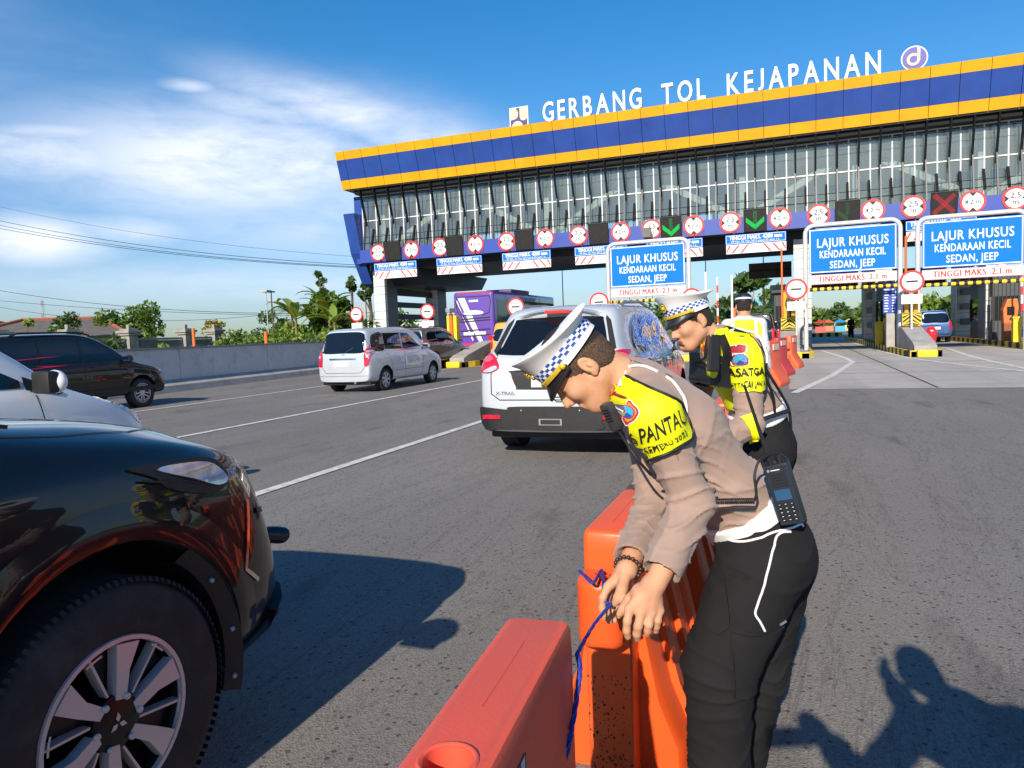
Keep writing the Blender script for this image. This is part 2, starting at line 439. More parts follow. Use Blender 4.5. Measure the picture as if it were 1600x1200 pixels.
LINE = mat('line_paint', (0.66, 0.65, 0.60), 0.7, var=0.14, vscale=9, dirt=((0.15, 0.14, 0.13), 0.9, 5.5), bump=0.2)
GRASS = mat('verge_grass', (0.075, 0.12, 0.03), 0.9, var=0.4, vscale=1.2, bump=0.6, bscale=20)
def sheet(name, poly, z, m):
    b = MB(); b.add([(p[0], p[1], z) for p in poly], [tuple(range(len(poly)))], m); return struct(b.build(name, m))
sheet('ground', [(-1500, -300), (1500, -300), (1500, 3000), (-1500, 3000)], -0.008, GRASS)
sheet('road', [(-17.4, -40), (30, -40), (30, 260), (-40, 260), (-22.0, 60), (-18.75, 26.3), (-17.75, 17)], 0.0, ASPHALT)
sheet('concrete_apron', [(0.02, 16.3), (30, 16.3), (30, 75), (0.02, 75)], 0.004, SLAB)
sheet('concrete_lanes', [(-27, 29), (0.016, 29), (0.016, 75), (-27, 75)], 0.004, SLAB)
def strip(name, pts, w, z=0.009):
    L = [Vector((p[0], p[1])) for p in pts]; A = []; B = []
    for i, p in enumerate(L):
        t = (L[min(i+1, len(L)-1)] - L[max(i-1, 0)]).normalized(); n = Vector((-t.y, t.x)) * w / 2
        A.append((p.x + n.x, p.y + n.y, z)); B.append((p.x - n.x, p.y - n.y, z))
    b = MB(); b.grid([A, B], LINE); return struct(b.build(name, LINE))
for xl, y1 in ((-4.6, 32), (-8.7, 32), (-13.21, 30)):
    strip('lane_line', [(xl, -12 + k * 4.0) for k in range(int((y1 + 12) / 4) + 1)], 0.13)
strip('edge_line', [(0.12, 15.4), (0.35, 16.6), (1.1, 20.5), (2.02, 26.6), (2.02, 29.5), (1.5, 38)], 0.16)
strip('edge_line', [(5.75, 19.2), (4.75, 23.5), (3.95, 28.6), (3.75, 38), (3.75, 60)], 0.16)
strip('edge_line', [(5.6, 19.7), (5.72, 25.5), (5.9, 29.2), (6.5, 36), (6.9, 48)], 0.16)
strip('edge_line', [(8.9, 24), (8.5, 30), (8.2, 38), (8.2, 60)], 0.14)
for k in range(4):
    y = 22.6 + k * 1.75; strip('hatch_line', [(5.0 - k * 0.23, y + 0.5), (5.66, y)], 0.12)
b = MB()                                                   # expansion joints between the slabs
for y in range(21, 70, 5): b.add([(0.1, y, .0065), (12, y, .0065), (12, y + .05, .0065), (0.1, y + .05, .0065)], [(0, 1, 2, 3)])
b.add([(2.75, 16.4, .0075), (2.8, 16.4, .0075), (2.85, 60, .0075), (2.8, 60, .0075)], [(0, 1, 2, 3)])
struct(b.build('slab_joints', mat('joint', (0.05, 0.048, 0.045), 0.9)))
# ================================================================ toll gate building over the lanes
FBLUE = mat('facade_blue', (0.022, 0.065, 0.30), 0.38, var=0.14, vscale=0.7, spec=0.4, dirt=((0.05, 0.08, 0.22), 0.5, 0.9), rvar=.1)
FYEL = mat('facade_yellow', (0.82, 0.37, 0.006), 0.42, var=0.08, vscale=0.8, dirt=((0.50, 0.22, 0.02), 0.45, 1.1), rvar=.1)
BANDB = mat('band_blue', (0.030, 0.062, 0.33), 0.42, var=0.08, vscale=0.8)
FDARK = mat('facade_dark', (0.014, 0.016, 0.024), 0.5, var=0.25)
FIN_B = mat('fin_black', (0.007, 0.008, 0.010), 0.6, var=0.2, spec=0.15)
FIN_G = mat('fin_grey', (0.055, 0.062, 0.070), 0.45, var=0.15)
MULL = mat('mullion_white', (0.72, 0.74, 0.74), 0.4, var=0.05)
TRUSS = mat('truss_cream', (0.48, 0.48, 0.42), 0.5, var=0.06)
TILE_LIT = mat('tile_lit', (0.60, 0.61, 0.60), 0.4, var=0.12, vscale=1.1)
TILE_SHADED = mat('tile_shaded', (0.10, 0.11, 0.12), 0.4, var=0.2, vscale=1.1)
INNER = mat('inner_wall', (0.62, 0.64, 0.63), 0.8, var=0.12, vscale=0.5)
def thin_glass(name, tint, refl, pale_lift=0.0):
    m = bpy.data.materials.new(name); m.use_nodes = True; t = NT(m.node_tree); t.n.clear()
    o = t.node('ShaderNodeOutputMaterial'); tr = t.node('ShaderNodeBsdfTransparent'); gl = t.node('ShaderNodeBsdfGlossy'); mx = t.node('ShaderNodeMixShader')
    tr.inputs[0].default_value = (*tint, 1); gl.inputs['Roughness'].default_value = 0.02; gl.inputs['Color'].default_value = (0.9, 0.95, 1, 1)
    fr = t.node('ShaderNodeFresnel'); fr.inputs[0].default_value = 1.5
    t.l.new(t.math('ADD', t.math('MULTIPLY', fr.outputs[0], 0.9), refl, clamp=True), mx.inputs[0])
    base = tr.outputs[0]
    if pale_lift:  # pale diffuse share brightens the panes in place of light inside the storey
        df = t.node('ShaderNodeBsdfDiffuse'); df.inputs[0].default_value = (.50, .56, .56, 1); dm = t.node('ShaderNodeMixShader'); dm.inputs[0].default_value = pale_lift; t.l.new(base, dm.inputs[1]); t.l.new(df.outputs[0], dm.inputs[2]); base = dm.outputs[0]
    t.l.new(base, mx.inputs[1]); t.l.new(gl.outputs[0], mx.inputs[2]); t.l.new(mx.outputs[0], o.inputs[0]); return m
GATEGLASS = thin_glass('clear_glass', (0.84, 0.89, 0.89), 0.02, 0.12)
XL, XR = -26.0, 31.0
gate = thing('toll_gate', 'long blue and yellow toll gate building spanning all lanes with a glazed upper storey', 'toll gate', (0, 40, 0))
def gp(name, mb, m=None, parent=gate, **k):
    mb.v = [(x, y - 40, z) for x, y, z in mb.v] if parent is gate else mb.v
    return mb.build(name, m, parent, **k)
def fpt(f): return 39.33 + 0.67 * f, 12.94 - 2.18 * f
def band(f0, f1, x0, x1, mb, d=0.10, m=None):
    y0, z0 = fpt(f0); y1, z1 = fpt(f1)
    mb.prism([(y0, z0), (y1, z1), (y1 + d, z1 + 0.03), (y0 + d, z0 + 0.03)], 0, x0, x1, m)
core = MB()
core.prism([(39.48, 12.9), (40.12, 10.82), (41.9, 10.82), (41.9, 10.3), (52.5, 10.3), (54.0, 12.9)], 0, XL + 0.04, XR, FDARK)
gp('roof_core', core, FDARK)
for nm, f0, f1, m in (('upper_fascia', 0, .221, FYEL), ('middle_fascia', .2235, .759, FBLUE), ('lower_fascia', .7615, 1.0, FYEL)):
    b = MB(); x = XL
    while x < XR:
        x1 = x + (0.55 if x == XL else 1.222); band(f0, f1, x + 0.012, x1 - 0.012, b); x = x1
    # the return at the left end
    y0, z0 = fpt(f0); y1, z1 = fpt(f1)
    b.prism([(y0, z0), (y1, z1), (54.0 - 1.4 * f1, z1), (54.0 - 1.4 * f0, z0)], 0, XL - 0.05, XL + 0.01)
    gp(nm, b, m)
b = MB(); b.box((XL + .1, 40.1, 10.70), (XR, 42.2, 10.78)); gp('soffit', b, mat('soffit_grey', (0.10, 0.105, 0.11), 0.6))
b = MB(); b.box((-25.2, 41.3, 10.24), (XR, 52.1, 10.295)); gp('ceiling', b, INNER)
# storey floor, ceiling, back wall with openings
b = MB(); b.box((-24.9, 41.3, 6.25), (XR, 53, 7.0)); gp('floor_slab', b, INNER)
b = MB(); b.box((-25.2, 52.2, 9.0), (XR, 52.4, 10.3)); b.box((-25.2, 52.2, 7.0), (XR, 52.4, 7.25))
for k in range(28): b.box((-25.2 + k * 2.05, 52.15, 7.2), (-25.2 + k * 2.05 + 0.35, 52.35, 9.05))
gp('back_wall', b, INNER)
b = MB(); b.box((-3, 46.0, 7.0), (XR, 46.15, 10.3)); b.box((6.0, 45.7, 7.1), (XR, 45.98, 8.2), mat('curtain_cream', (0.62, 0.57, 0.42), 0.8, var=0.15, vscale=9))
gp('inner_room_wall', b, mat('room_wall', (0.50, 0.50, 0.46), 0.8, var=0.1))
for k in range(8):
    b = MB(); b.box((0.5 + k * 1.6, 45.9, 8.55), (1.3 + k * 1.6, 45.97, 9.15), MULL); b.box((0.57 + k * 1.6, 45.86, 8.62), (1.23 + k * 1.6, 45.92, 9.08), GLASS)
    gp('inner_window', b)
x = -24.6
k = 0
while x < 18:                                               # cream truss inside
    b = MB(); y = 42.3
    b.box((x - .16, y, 7.0), (x + .16, y + .3, 10.3))
    a, c = ((x, 7.1), (x + 5.6, 10.2)) if k % 2 == 0 else ((x, 10.2), (x + 5.6, 7.1))
    n = Vector((c[1] - a[1], 0, -(c[0] - a[0]))).normalized() * 0.17
    b.prism([(a[0] - n.x, a[1] - n.z), (c[0] - n.x, c[1] - n.z), (c[0] + n.x, c[1] + n.z), (a[0] + n.x, a[1] + n.z)], 1, y + .02, y + .28)
    gp('truss_member', b, TRUSS); x += 5.6; k += 1
GY = 41.0; GX0 = -25.3; PITCH = 0.975; NB = 42
z0, zm, z1 = 6.95, 8.85, 10.42
for k in range(NB):
    xa = GX0 + k * PITCH
    for r, (za, zb) in enumerate(((z0, zm - .03), (zm + .03, z1))):
        b = MB(); b.box((xa + .03, GY, za), (xa + PITCH - .03, GY + .012, zb)); gp('window_pane', b, GATEGLASS)
b = MB()
for k in range(NB + 1): b.box((GX0 + k * PITCH - .028, GY - .03, z0), (GX0 + k * PITCH + .028, GY + .05, z1))
for z in (z0, zm, z1): b.box((GX0 - .03, GY - .045, z - .03), (GX0 + NB * PITCH + .03, GY - .032, z + .03))
gp('window_frame', b, MULL)
b = MB(); b.box((GX0 - .6, GY - .02, 6.2), (GX0 - .032, 52.5, 10.45)); gp('end_panel', b, FBLUE)
for k in range(NB):                                         # sun fins, leaning out at the top
    xa = GX0 + (k + 0.42) * PITCH; j = 0.02 * math.sin(k * 2.7)
    b = MB()
    b.prism([(40.02, 10.66), (40.22, 10.66), (40.82, 8.55), (40.66, 8.45)], 0, xa - .04 + j, xa + .04 + j, FIN_B)
    b.prism([(40.52, 8.95), (40.64, 8.95), (40.34, 6.83), (40.20, 6.83)], 0, xa - .03, xa + .03, FIN_G)
    gp('long_fin', b)
for k in range(NB):
    xa = GX0 + (k + 0.92) * PITCH
    b = MB()
    b.prism([(40.70, 8.28), (40.86, 8.28), (40.50, 7.25), (40.36, 7.25)], 0, xa - .05, xa + .05, FIN_B)
    b.prism([(40.36, 7.25), (40.50, 7.25), (40.34, 6.78), (40.20, 6.78)], 0, xa - .03, xa + .03, FIN_G)
    gp('short_fin', b)
b = MB()
for y, z in ((40.30, 10.1), (40.44, 7.75), (40.36, 7.38)): b.tube([(GX0, y, z), (GX0 + NB * PITCH, y, z)], .016, None, 6)
b.box((XL + .6, 40.3, 10.45), (XR, 40.98, 10.69)); gp('fin_rail', b, FIN_B)
b = MB(); x = -25.05
while x < XR: b.box((x + .006, 40.0, 6.12), (x + 2.094, 40.12, 6.92)); x += 2.1
gp('blue_band', b, BANDB)
b = MB(); b.box((-25.05, 40.122, 6.11), (XR, 41.2, 6.93)); gp('band_backing', b, FDARK)
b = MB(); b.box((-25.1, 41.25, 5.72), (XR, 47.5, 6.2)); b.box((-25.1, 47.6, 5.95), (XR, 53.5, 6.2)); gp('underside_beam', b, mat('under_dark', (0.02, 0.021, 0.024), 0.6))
prof = [(40.13, 9.29), (40.77, 6.85), (41.95, 4.95), (43.2, 4.70), (51.9, 4.70), (53.1, 4.93), (54.25, 6.3), (55.6, 9.3)]
b = MB(); b.prism(prof, 0, -26.2, -25.42); gp('end_wing', b, FBLUE, bevel=0.02)
b = MB(); b.prism([(41.6, 5.7), (42.6, 4.75), (51.8, 4.75), (53.0, 5.7)], 0, -25.4, -21.8); gp('end_beam', b, mat('beam_navy', (0.012, 0.016, 0.035), 0.5))
def pillar(x0, x1, y0, y1, zt, notch=True):
    b = MB(); z = 0.0; r = 0
    while z < zt:
        zb = min(z + 0.52, zt); e = 0.0
        b.box((x0, y0, z + .012), (x1, y0 + .25, zb - .012), TILE_LIT); b.box((x0 + .004, y0 + .252, z + .012), (x1 + .01, y1, zb - .012), TILE_SHADED); z = zb; r += 1  # sunlit front and shaded flanks painted as two tile tones
    b.box((x0 + .03, y0 + .03, 0), (x1 - .02, y1 - .03, zt - .01), TILE_SHADED)
    return gp('pillar', b)
for x0, w in ((-24.95, 0.80), (0.35, 0.85), (4.2, 0.75), (9.0, 0.8)):
    pillar(x0, x0 + w, 41.3, 42.9, 5.71); pillar(x0 + .1, x0 + w + .15, 48.3, 50.0, 5.71)
    b = MB()
    for z in (0.9, 1.75, 2.6, 3.4, 4.2): b.box((x0 + .25, 43.0, z), (x0 + w - .1, 48.2, z + .34))
    gp('louvre', b, FDARK)
for x0, x1 in ((-2.3, 0.3), (1.3, 4.15), (5.1, 8.9), (-20, -17.6), (-6.5, -4.2)):   # dark slatted panels under the rear of the gate
    if x0 < -5: continue
    b = MB()
    for z in (4.35, 4.85) if x0 < 0 else (3.35, 3.95):
        for q in range(3):
            w = (x1 - x0) / 3; b.box((x0 + q * w + .03, 50.2, z), (x0 + (q + 1) * w - .03, 50.3, z + .42))
    b.box((x0, 50.32, 4.3 if x0 < 0 else 3.3), (x1, 50.36, 5.3 if x0 < 0 else 4.4)); gp('hanging_panel', b, mat('panel_brown', (0.055, 0.052, 0.05), 0.6))

# ---- lettering on the roof
lt = thing('rooftop_lettering', 'white capital letters spelling GERBANG TOL KEJAPANAN along the roof edge of the toll gate', 'sign letters', (0, 40.1, 13.12))
S = 1.06 / 0.70; txt = 'GERBANG TOL KEJAPANAN'; ws = []
for ch in txt:
    if ch == ' ': ws.append(0.60); continue
    vs, _ = text_mesh(ch, 0.014); xs = [v[0] for v in vs]; ws.append((max(xs) - min(xs)) * S * 0.66)
gap = (17.05 - sum(ws)) / (len(txt) - 1); x = -12.72
for ch, w in zip(txt, ws):
    if ch != ' ':
        b = MB(); b.text(ch, (x + w / 2, 0, 0.04), S, None, depth=0.16, bold=0.014, width=w); xs = [v[0] for v in b.v]; dx = x - min(xs)
        if ch == 'J': zs = [v[2] for v in b.v]; z_ = min(zs); kz = 1.06 / (max(zs) - z_); b.v = [(v[0], v[1], .04 + (v[2] - z_) * kz) for v in b.v]
        b.v = [(v[0] + dx, v[1], v[2]) for v in b.v]; b.build('letter', WHITE, lt)
    x += w + gap
# square emblem, left
e = thing('emblem_sign', 'square cream and navy emblem plate left of the rooftop letters', 'emblem', (-14.1, 39.9, 12.98))
b = MB(); b.box((-.56, 0, 0), (.56, .08, 1.16)); b.build('plate', WHITE, e, bevel=.01)
NAVY = mat('emblem_navy', (0.05, 0.03, 0.22), 0.5); CREAM = mat('emblem_cream', (0.75, 0.62, 0.36), 0.5)
b = MB(); b.box((-.50, -.012, .05), (.50, -.002, 1.11)); b.build('navy_field', NAVY, e)
def flat(mb, loop, y0, y1, m=None): mb.prism(loop, 1, y0, y1, m)
b = MB()
flat(b, [(-.50, 1.11), (-.17, 1.11)] + [(-.28 + .24 * math.sin(a), .78 + .30 * math.cos(a)) for a in np.linspace(.5, 2.6, 9)] + [(-.50, .46)], -.02, -.013)
flat(b, [(.06, 1.11), (.50, 1.11), (.50, .45)] + [(.28 + .22 * math.cos(a), .62 + .24 * math.sin(a)) for a in np.linspace(-.6, -3.1, 9)], -.02, -.013)
flat(b, [(-.10 + .33 * math.cos(a), .05 + .33 * math.sin(a)) for a in np.linspace(0, math.pi, 14)], -.02, -.013)
b.build('cream_motif', CREAM, e)
# round emblem, right
e = thing('emblem_sign', 'round purple emblem disc with a looped beige stroke right of the rooftop letters', 'emblem', (5.75, 40.0, 13.60)); e.scale = (.86, 1, .86)
b = MB(); b.cyl((0, .1, 0), (0, 0, 0), .66, None, 40); b.build('rim', WHITE, e)
b = MB(); b.cyl((0, 0.0, 0), (0, -.012, 0), .60, None, 40); b.build('disc', mat('emblem_purple', (0.07, 0.06, 0.36), 0.5), e)
b = MB()
arc = [(.26 * math.cos(a) - .05, .26 * math.sin(a) - .06) for a in np.linspace(.9, 6.1, 30)] + [(.20, .05), (.22, .35), (.20, .58)]
for off, m in ((0.0, mat('emblem_beige', (0.55, 0.45, 0.32), 0.5)), ):
    P = [Vector(p) for p in arc]; A = []; B = []
    for i, p in enumerate(P):
        t = (P[min(i+1, len(P)-1)] - P[max(i-1, 0)]).normalized(); n = Vector((-t.y, t.x)) * .075
        A.append((p.x + n.x, -.022, p.y + n.y)); B.append((p.x - n.x, -.022, p.y - n.y))
    b.grid([A, B], m)
b.build('looped_stroke', None, e)

# ---- round limit signs on the blue band
def limit_sign(x, two, label):
    t = thing('limit_sign', label, 'road sign', (x, 39.96, 6.68), 0, 'round limit signs along the blue band')
    b = MB(); b.cyl((0, .03, 0), (0, 0, 0), .54, None, 32); b.build('red_ring', SIGNRED, t)
    b = MB(); b.cyl((0, -.002, 0), (0, -.010, 0), .435, None, 32); b.build('white_field', WHITE, t)
    b = MB()
    if two:
        for s in (-1, 1): b.prism([(s * .43, .16), (s * .25, 0), (s * .43, -.16)], 1, -.014, -.011)
        b.text('2,5', (0, -.012, .02), .36, None, depth=.006, bold=.01); b.text('m', (0, -.012, -.28), .36, None, depth=.006, bold=.01)
    else:
        for s in (-1, 1): b.prism([(-.16, s * .43), (0, s * .25), (.16, s * .43)], 1, -.014, -.011)
        b.text('4,2 m', (0, -.012, -.09), .29, None, depth=.006, bold=.012)
    b.build('limit_marking', INK, t); return t
lim = [(-23.71, 1), (-21.38, 0), (-19.43, 1), (-17.13, 0), (-15.15, 1), (-12.81, 0), (-10.85, 1), (-8.46, 0), (-6.79, 1), (-4.56, 0), (-2.71, 1), (-.28, 0), (1.52, 1), (3.96, 0), (5.7, 1), (8.16, 0), (9.85, 1), (12.3, 0)]
ordn = ['first', 'second', 'third', 'fourth', 'fifth', 'sixth', 'seventh', 'eighth', 'ninth']
for i, (x, two) in enumerate(lim):
    limit_sign(x, two, ('round %s sign, %s such sign from the left gate end' % ('2,5 m width' if two else '4,2 m height', ordn[i // 2])))
# ---- lane signals
def grid_dots(mb, seq, m, r=.014):
    for x, z in seq: mb.box((x - r, -.032, z - r), (x + r, -.024, z + r), m)
GREEN = mat('signal_green', (0.0, 0.25, 0.04), 0.5, emit=((0.02, 0.8, 0.12), 0.45)); GDIM = mat('signal_green_dim', (0.02, 0.10, 0.03), 0.5, emit=((0.05, 0.35, 0.10), 0.35)); REDL = mat('signal_red', (0.35, 0.01, 0.02), 0.5, emit=((0.8, 0.03, 0.05), 0.45))
SIGB = mat('signal_box', (0.020, 0.020, 0.019), 0.5, var=0.3, vscale=5)
def signal(x, kind, label):
    t = thing('lane_signal', label, 'lane signal', (x, 39.86, 6.68), 0, 'lane signal panels along the blue band'); t.rotation_euler = (rad(14), 0, 0)
    b = MB(); b.box((-.56, -.02, -.58), (.56, .14, .58)); b.build('housing', SIGB, t, bevel=.02)
    b = MB()
    for s in (-1, 1): b.box((s * .53 - .02, -.035, -.56), (s * .53 + .02, -.021, .56)); b.box((-.505, -.035, s * .54 - .02), (.505, -.021, s * .54 + .02))
    b.build('rim', BLACK, t)
    if kind:
        b = MB(); seq = []
        if kind in ('down', 'dim'):
            for z in np.arange(-.1, .46, .05):
                for x_ in (-.06, 0, .06): seq.append((x_, z))
            arm = []
            for q in np.arange(0, .44, .042):
                for k in range(6):
                    for s in (-1, 1): arm.append((s * (q), -.44 + q * .85 + k * .042))
            if kind == 'down':
                grid_dots(b, arm, GREEN, .018); grid_dots(b, seq, GREEN, .010)
            else: grid_dots(b, seq + arm[::2], GDIM, .010)
        else:
            for q in np.arange(-.42, .43, .045):
                for k in range(-2, 3):
                    for s in (-1, 1): seq.append((q + k * .03, s * q - s * k * .03))
            grid_dots(b, seq, REDL, .014)
        b.build('light_dots', None, t)
    return t
for x, kind, lb in ((-22.63, None, 'dark unlit lane signal panel nearest the left end of the blue band'), (-18.46, None, 'dark unlit lane signal panel, second from the left end of the gate'), (-14.04, None, 'dark unlit lane signal panel, third from the left end of the gate'),
                    (-9.68, None, 'dark unlit lane signal panel just left of the lane gate over the silver SUV'), (-5.73, 'down', 'lane signal panel with a green arrow above the leftmost lane gate'), (-1.48, 'down', 'lane signal panel with a bright green arrow over the open middle lane'),
                    (2.83, 'dim', 'lane signal panel with only faint green dots above the middle lane gate'), (6.98, 'cross', 'lane signal panel showing a red cross above the right lane gate')):
    signal(x, kind, lb)
# ---- clearance boards
def board(x, label):
    t = thing('clearance_board', label, 'clearance sign', (x, 39.8, 5.5), 0, 'clearance boards hanging below the blue band')
    b = MB(); b.box((0, 0, .03), (2.95, .05, .50)); b.build('blue_panel', SIGNBLUE, t, bevel=.008)
    b = MB()
    for lo, hi in (((.03, -.006, .05), (2.92, -.001, .07)), ((.03, -.006, .46), (2.92, -.001, .48)), ((.03, -.006, .071), (.05, -.001, .459)), ((2.90, -.006, .071), (2.92, -.001, .459))): b.box(lo, hi)
    b.text('TINGGI MAKS. 4200 mm', (1.484, -.003, .24), .29, None, depth=.010, width=2.55); b.text('TINGGI MAKS. 4200 mm', (1.466, -.003, .24), .29, None, depth=.013, width=2.55); b.text('PP No. 55 Thn 2012 pasal 55 ayat 1.a.', (1.475, -.003, .10), .15, None, depth=.005, width=2.35)
    b.build('white_lettering', WHITE, t)
    b = MB(); b.box((.03, 0, -.46), (2.95, .04, .0)); b.build('stripe_panel', WHITE, t, bevel=.008)
    b = MB()
    for k in range(3):
        for s in (-1, 1):
            q = .34 + k * .44; b.prism([(1.49 + s * q, -.03), (1.49 + s * (q + .10), -.03), (1.49 + s * (q + .42), -.43), (1.49 + s * (q + .32), -.43)][::s] if q + .42 < 1.45 else [(1.49 + s * q, -.03), (1.49 + s * (q + .10), -.03), (1.49 + s * 1.44, -.30), (1.49 + s * 1.44, -.43), (1.49 + s * (q + .32 if q + .32 < 1.44 else 1.44), -.43)][::s], 1, -.006, -.001)
    b.build('red_stripe', SIGNRED, t)
    b = MB()
    for xx in (.4, 2.5): b.box((xx, .05, -.2), (xx + .05, .1, .75))
    b.build('hanger', BLACK, t); return t
for x, lb in ((-23.94, 'blue TINGGI MAKS. 4200 mm board with red stripes at the left pillar of the gate'), (-19.64, 'blue TINGGI MAKS. 4200 mm board with red stripes, second from the left pillar'), (-15.41, 'blue TINGGI MAKS. 4200 mm board with red stripes above the purple bus'),
              (-11.06, 'blue TINGGI MAKS. 4200 mm board partly behind the left post of the leftmost lane gate'), (-7.05, 'blue TINGGI MAKS. 4200 mm board mostly hidden by the leftmost lane gate panel'), (-2.95, 'blue TINGGI MAKS. 4200 mm board above the open lane, fully clear of other signs'),
              (1.35, 'blue TINGGI MAKS. 4200 mm board hidden behind the middle lane gate panel'), (5.35, 'blue TINGGI MAKS. 4200 mm board seen between the two right lane gates')):
    board(x, lb)
t = thing('floodlight', 'small grey box floodlight in front of a round limit sign on the gate', 'floodlight', (-6.95, 39.3, 6.45))
b = MB(); b.box((-.24, 0, -.26), (.24, .14, .26)); b.build('housing', mat('grey_box', (.13, .13, .125), .6), t, bevel=.02)
b = MB(); b.box((-.03, .14, -.03), (.03, .66, .03)); b.build('bracket', BLACK, t)
# ================================================================ lane gates, toll signs, islands
PIPE = mat('galvanised_pipe', (0.62, 0.61, 0.58), 0.45, 0.2, var=0.1)
def striped(mb, x0, x1, y0, y1, z0, z1, step, along, ma=YELLOW, mbk=INK):
    """box cut into alternating coloured lengths"""
    a, b_ = (x0, x1) if along == 0 else (y0, y1); n = max(1, int(round((b_ - a) / step)))
    for k in range(n):
        p, q = a + (b_ - a) * k / n, a + (b_ - a) * (k + 1) / n; m = ma if k % 2 == 0 else mbk
        if along == 0: mb.box((p, y0, z0), (q, y1, z1), m)
        else: mb.box((x0, p, z0), (x1, q, z1), m)
def lane_gate(xa, xb, Y, ztop, label):
    t = thing('lane_gate', label, 'lane sign', ((xa + xb) / 2, Y, 0), 0, 'blue LAJUR KHUSUS lane gates'); w = (xb - xa) / 2
    b = MB(); r = .35; p = [(-w, 0, 0), (-w, 0, ztop - r)] + [(-w + r - r * math.cos(a), 0, ztop - r + r * math.sin(a)) for a in np.linspace(.3, 1.57, 5)] + [(w - r + r * math.sin(a), 0, ztop - r + r * math.cos(a)) for a in np.linspace(0, 1.3, 5)] + [(w, 0, ztop - r), (w, 0, 0)]
    b.tube(p, .095, None, 12); b.build('pipe_frame', PIPE, t, smooth=50)
    zt, zb = ztop - .17, ztop - 2.01; pw = w - .13
    b = MB(); b.box((-pw, -.14, zb), (pw, -.10, zt)); b.build('blue_panel', SIGNBLUE, t, bevel=.015)
    b = MB(); e = .04
    for lo, hi in (((-pw + .03, -.147, zt - .03 - e), (pw - .03, -.142, zt - .03)), ((-pw + .03, -.147, zb + .03), (pw - .03, -.142, zb + .03 + e)), ((-pw + .03, -.147, zb + .03 + e), (-pw + .03 + e, -.142, zt - .03 - e)), ((pw - .03 - e, -.147, zb + .03 + e), (pw - .03, -.142, zt - .03 - e))): b.box(lo, hi)
    k = pw / 1.62
    b.text('LAJUR KHUSUS', (0, -.143, zt - .77), .52, None, depth=.005, bold=.012, width=2.62 * k, spacing=1.1); b.text('KENDARAAN KECIL', (0, -.143, zt - 1.21), .42, None, depth=.005, bold=.014, width=2.42 * k, spacing=1.1); b.text('SEDAN, JEEP', (0, -.143, zt - 1.65), .42, None, depth=.005, bold=.014, width=1.66 * k, spacing=1.1)
    b.build('white_lettering', WHITE, t)
    b = MB(); b.box((-pw, -.13, zb - .46), (pw, -.09, zb - .06)); b.build('white_panel', WHITE, t, bevel=.01)
    b = MB(); b.text('TINGGI MAKS. 2,1 m', (.011, -.134, zb - .36), .34, SIGNRED, depth=.010, width=2.5 * k, spacing=1.1); b.text('TINGGI MAKS. 2,1 m', (-.011, -.134, zb - .36), .34, SIGNRED, depth=.013, width=2.5 * k, spacing=1.1)
    for lo, hi in (((-pw + .012, -.136, zb - .085), (pw - .012, -.131, zb - .070)), ((-pw + .012, -.136, zb - .45), (pw - .012, -.131, zb - .435))): b.box(lo, hi, SIGNRED)
    b.build('red_lettering', SIGNRED, t)
    b = MB(); n = 12; L = 2 * pw / n
    b.cyl((-pw, -.1, zb - .66), (pw, -.1, zb - .66), .075, YELLOW, 12)
    for q in range(n): b.tube([(-pw + q * L + .03, -.1, zb - .66), (-pw + q * L + .15, -.1, zb - .66)], .079, INK, 12)
    b.build('height_bar', None, t, smooth=40)
    b = MB()
    for x in (-pw * .5, pw * .5, -.08, .2): b.cyl((x, -.1, zb - .6), (x, -.08, zb - .0), .014, None, 6)
    b.build('bar_hanger', BLACK, t); return t
lane_gate(.75, 4.31, 33.5, 5.40, 'blue LAJUR KHUSUS lane sign in a white pipe frame spanning the open middle lane')
lane_gate(4.94, 8.64, 33.5, 5.34, 'blue LAJUR KHUSUS lane sign in a white pipe frame, furthest right')
lane_gate(-7.73, -4.08, 33.5, 5.30, 'blue LAJUR KHUSUS lane sign above the two officers, furthest left')
def toll_sign(x, y, z, label, plate=True, plate_only=True):
    t = thing('toll_sign', label, 'road sign', (x, y, 0), 0, 'round GERBANG TOL signs on posts')
    b = MB(); b.cyl((0, .05, 0), (0, .05, z), .045, None, 10); b.build('post', PIPE, t, smooth=50)
    b = MB(); b.cyl((0, 0, z), (0, -.03, z), .43, None, 32); b.build('red_ring', SIGNRED, t)
    b = MB(); b.cyl((0, -.032, z), (0, -.04, z), .345, None, 32); b.build('white_field', WHITE, t)
    b = MB(); b.box((-.20, -.047, z - .035), (.20, -.042, z + .035)); b.text('GERBANG', (0, -.043, z + .11), .12, None, depth=.004, width=.42); b.text('TOL', (0, -.043, z - .20), .12, None, depth=.004); b.build('black_marking', INK, t)
    if plate:
        b = MB(); b.box((-.36, -.02, z - .86), (.36, .0, z - .50)); b.build('white_plate', WHITE, t, bevel=.006)
        b = MB(); b.text('TEMPELKAN', (0, -.022, z - .66), .11, None, depth=.004, width=.58); b.text('E-TOLL', (0, -.022, z - .80), .11, None, depth=.004); b.build('plate_lettering', INK, t)
    return t
toll_sign(.36, 32.2, 2.74, 'round GERBANG TOL sign with a white plate at the left post of the middle gate')
toll_sign(4.53, 32.1, 2.80, 'round GERBANG TOL sign with a white plate between the two right lane gates')
toll_sign(-7.71, 31.5, 2.60, 'round GERBANG TOL sign half hidden behind the roof of the silver SUV')
toll_sign(-3.73, 31.5, 2.56, 'round GERBANG TOL sign half hidden behind the cap of the standing officer')
toll_sign(-12.16, 33, 2.64, 'round GERBANG TOL sign in front of the purple bus')
toll_sign(-18.44, 36, 2.74, 'round GERBANG TOL sign with a white plate in front of the rear left gate pillar')
toll_sign(-23.6, 37, 2.83, 'round GERBANG TOL sign beside the banana clump, left of the gate pillar')
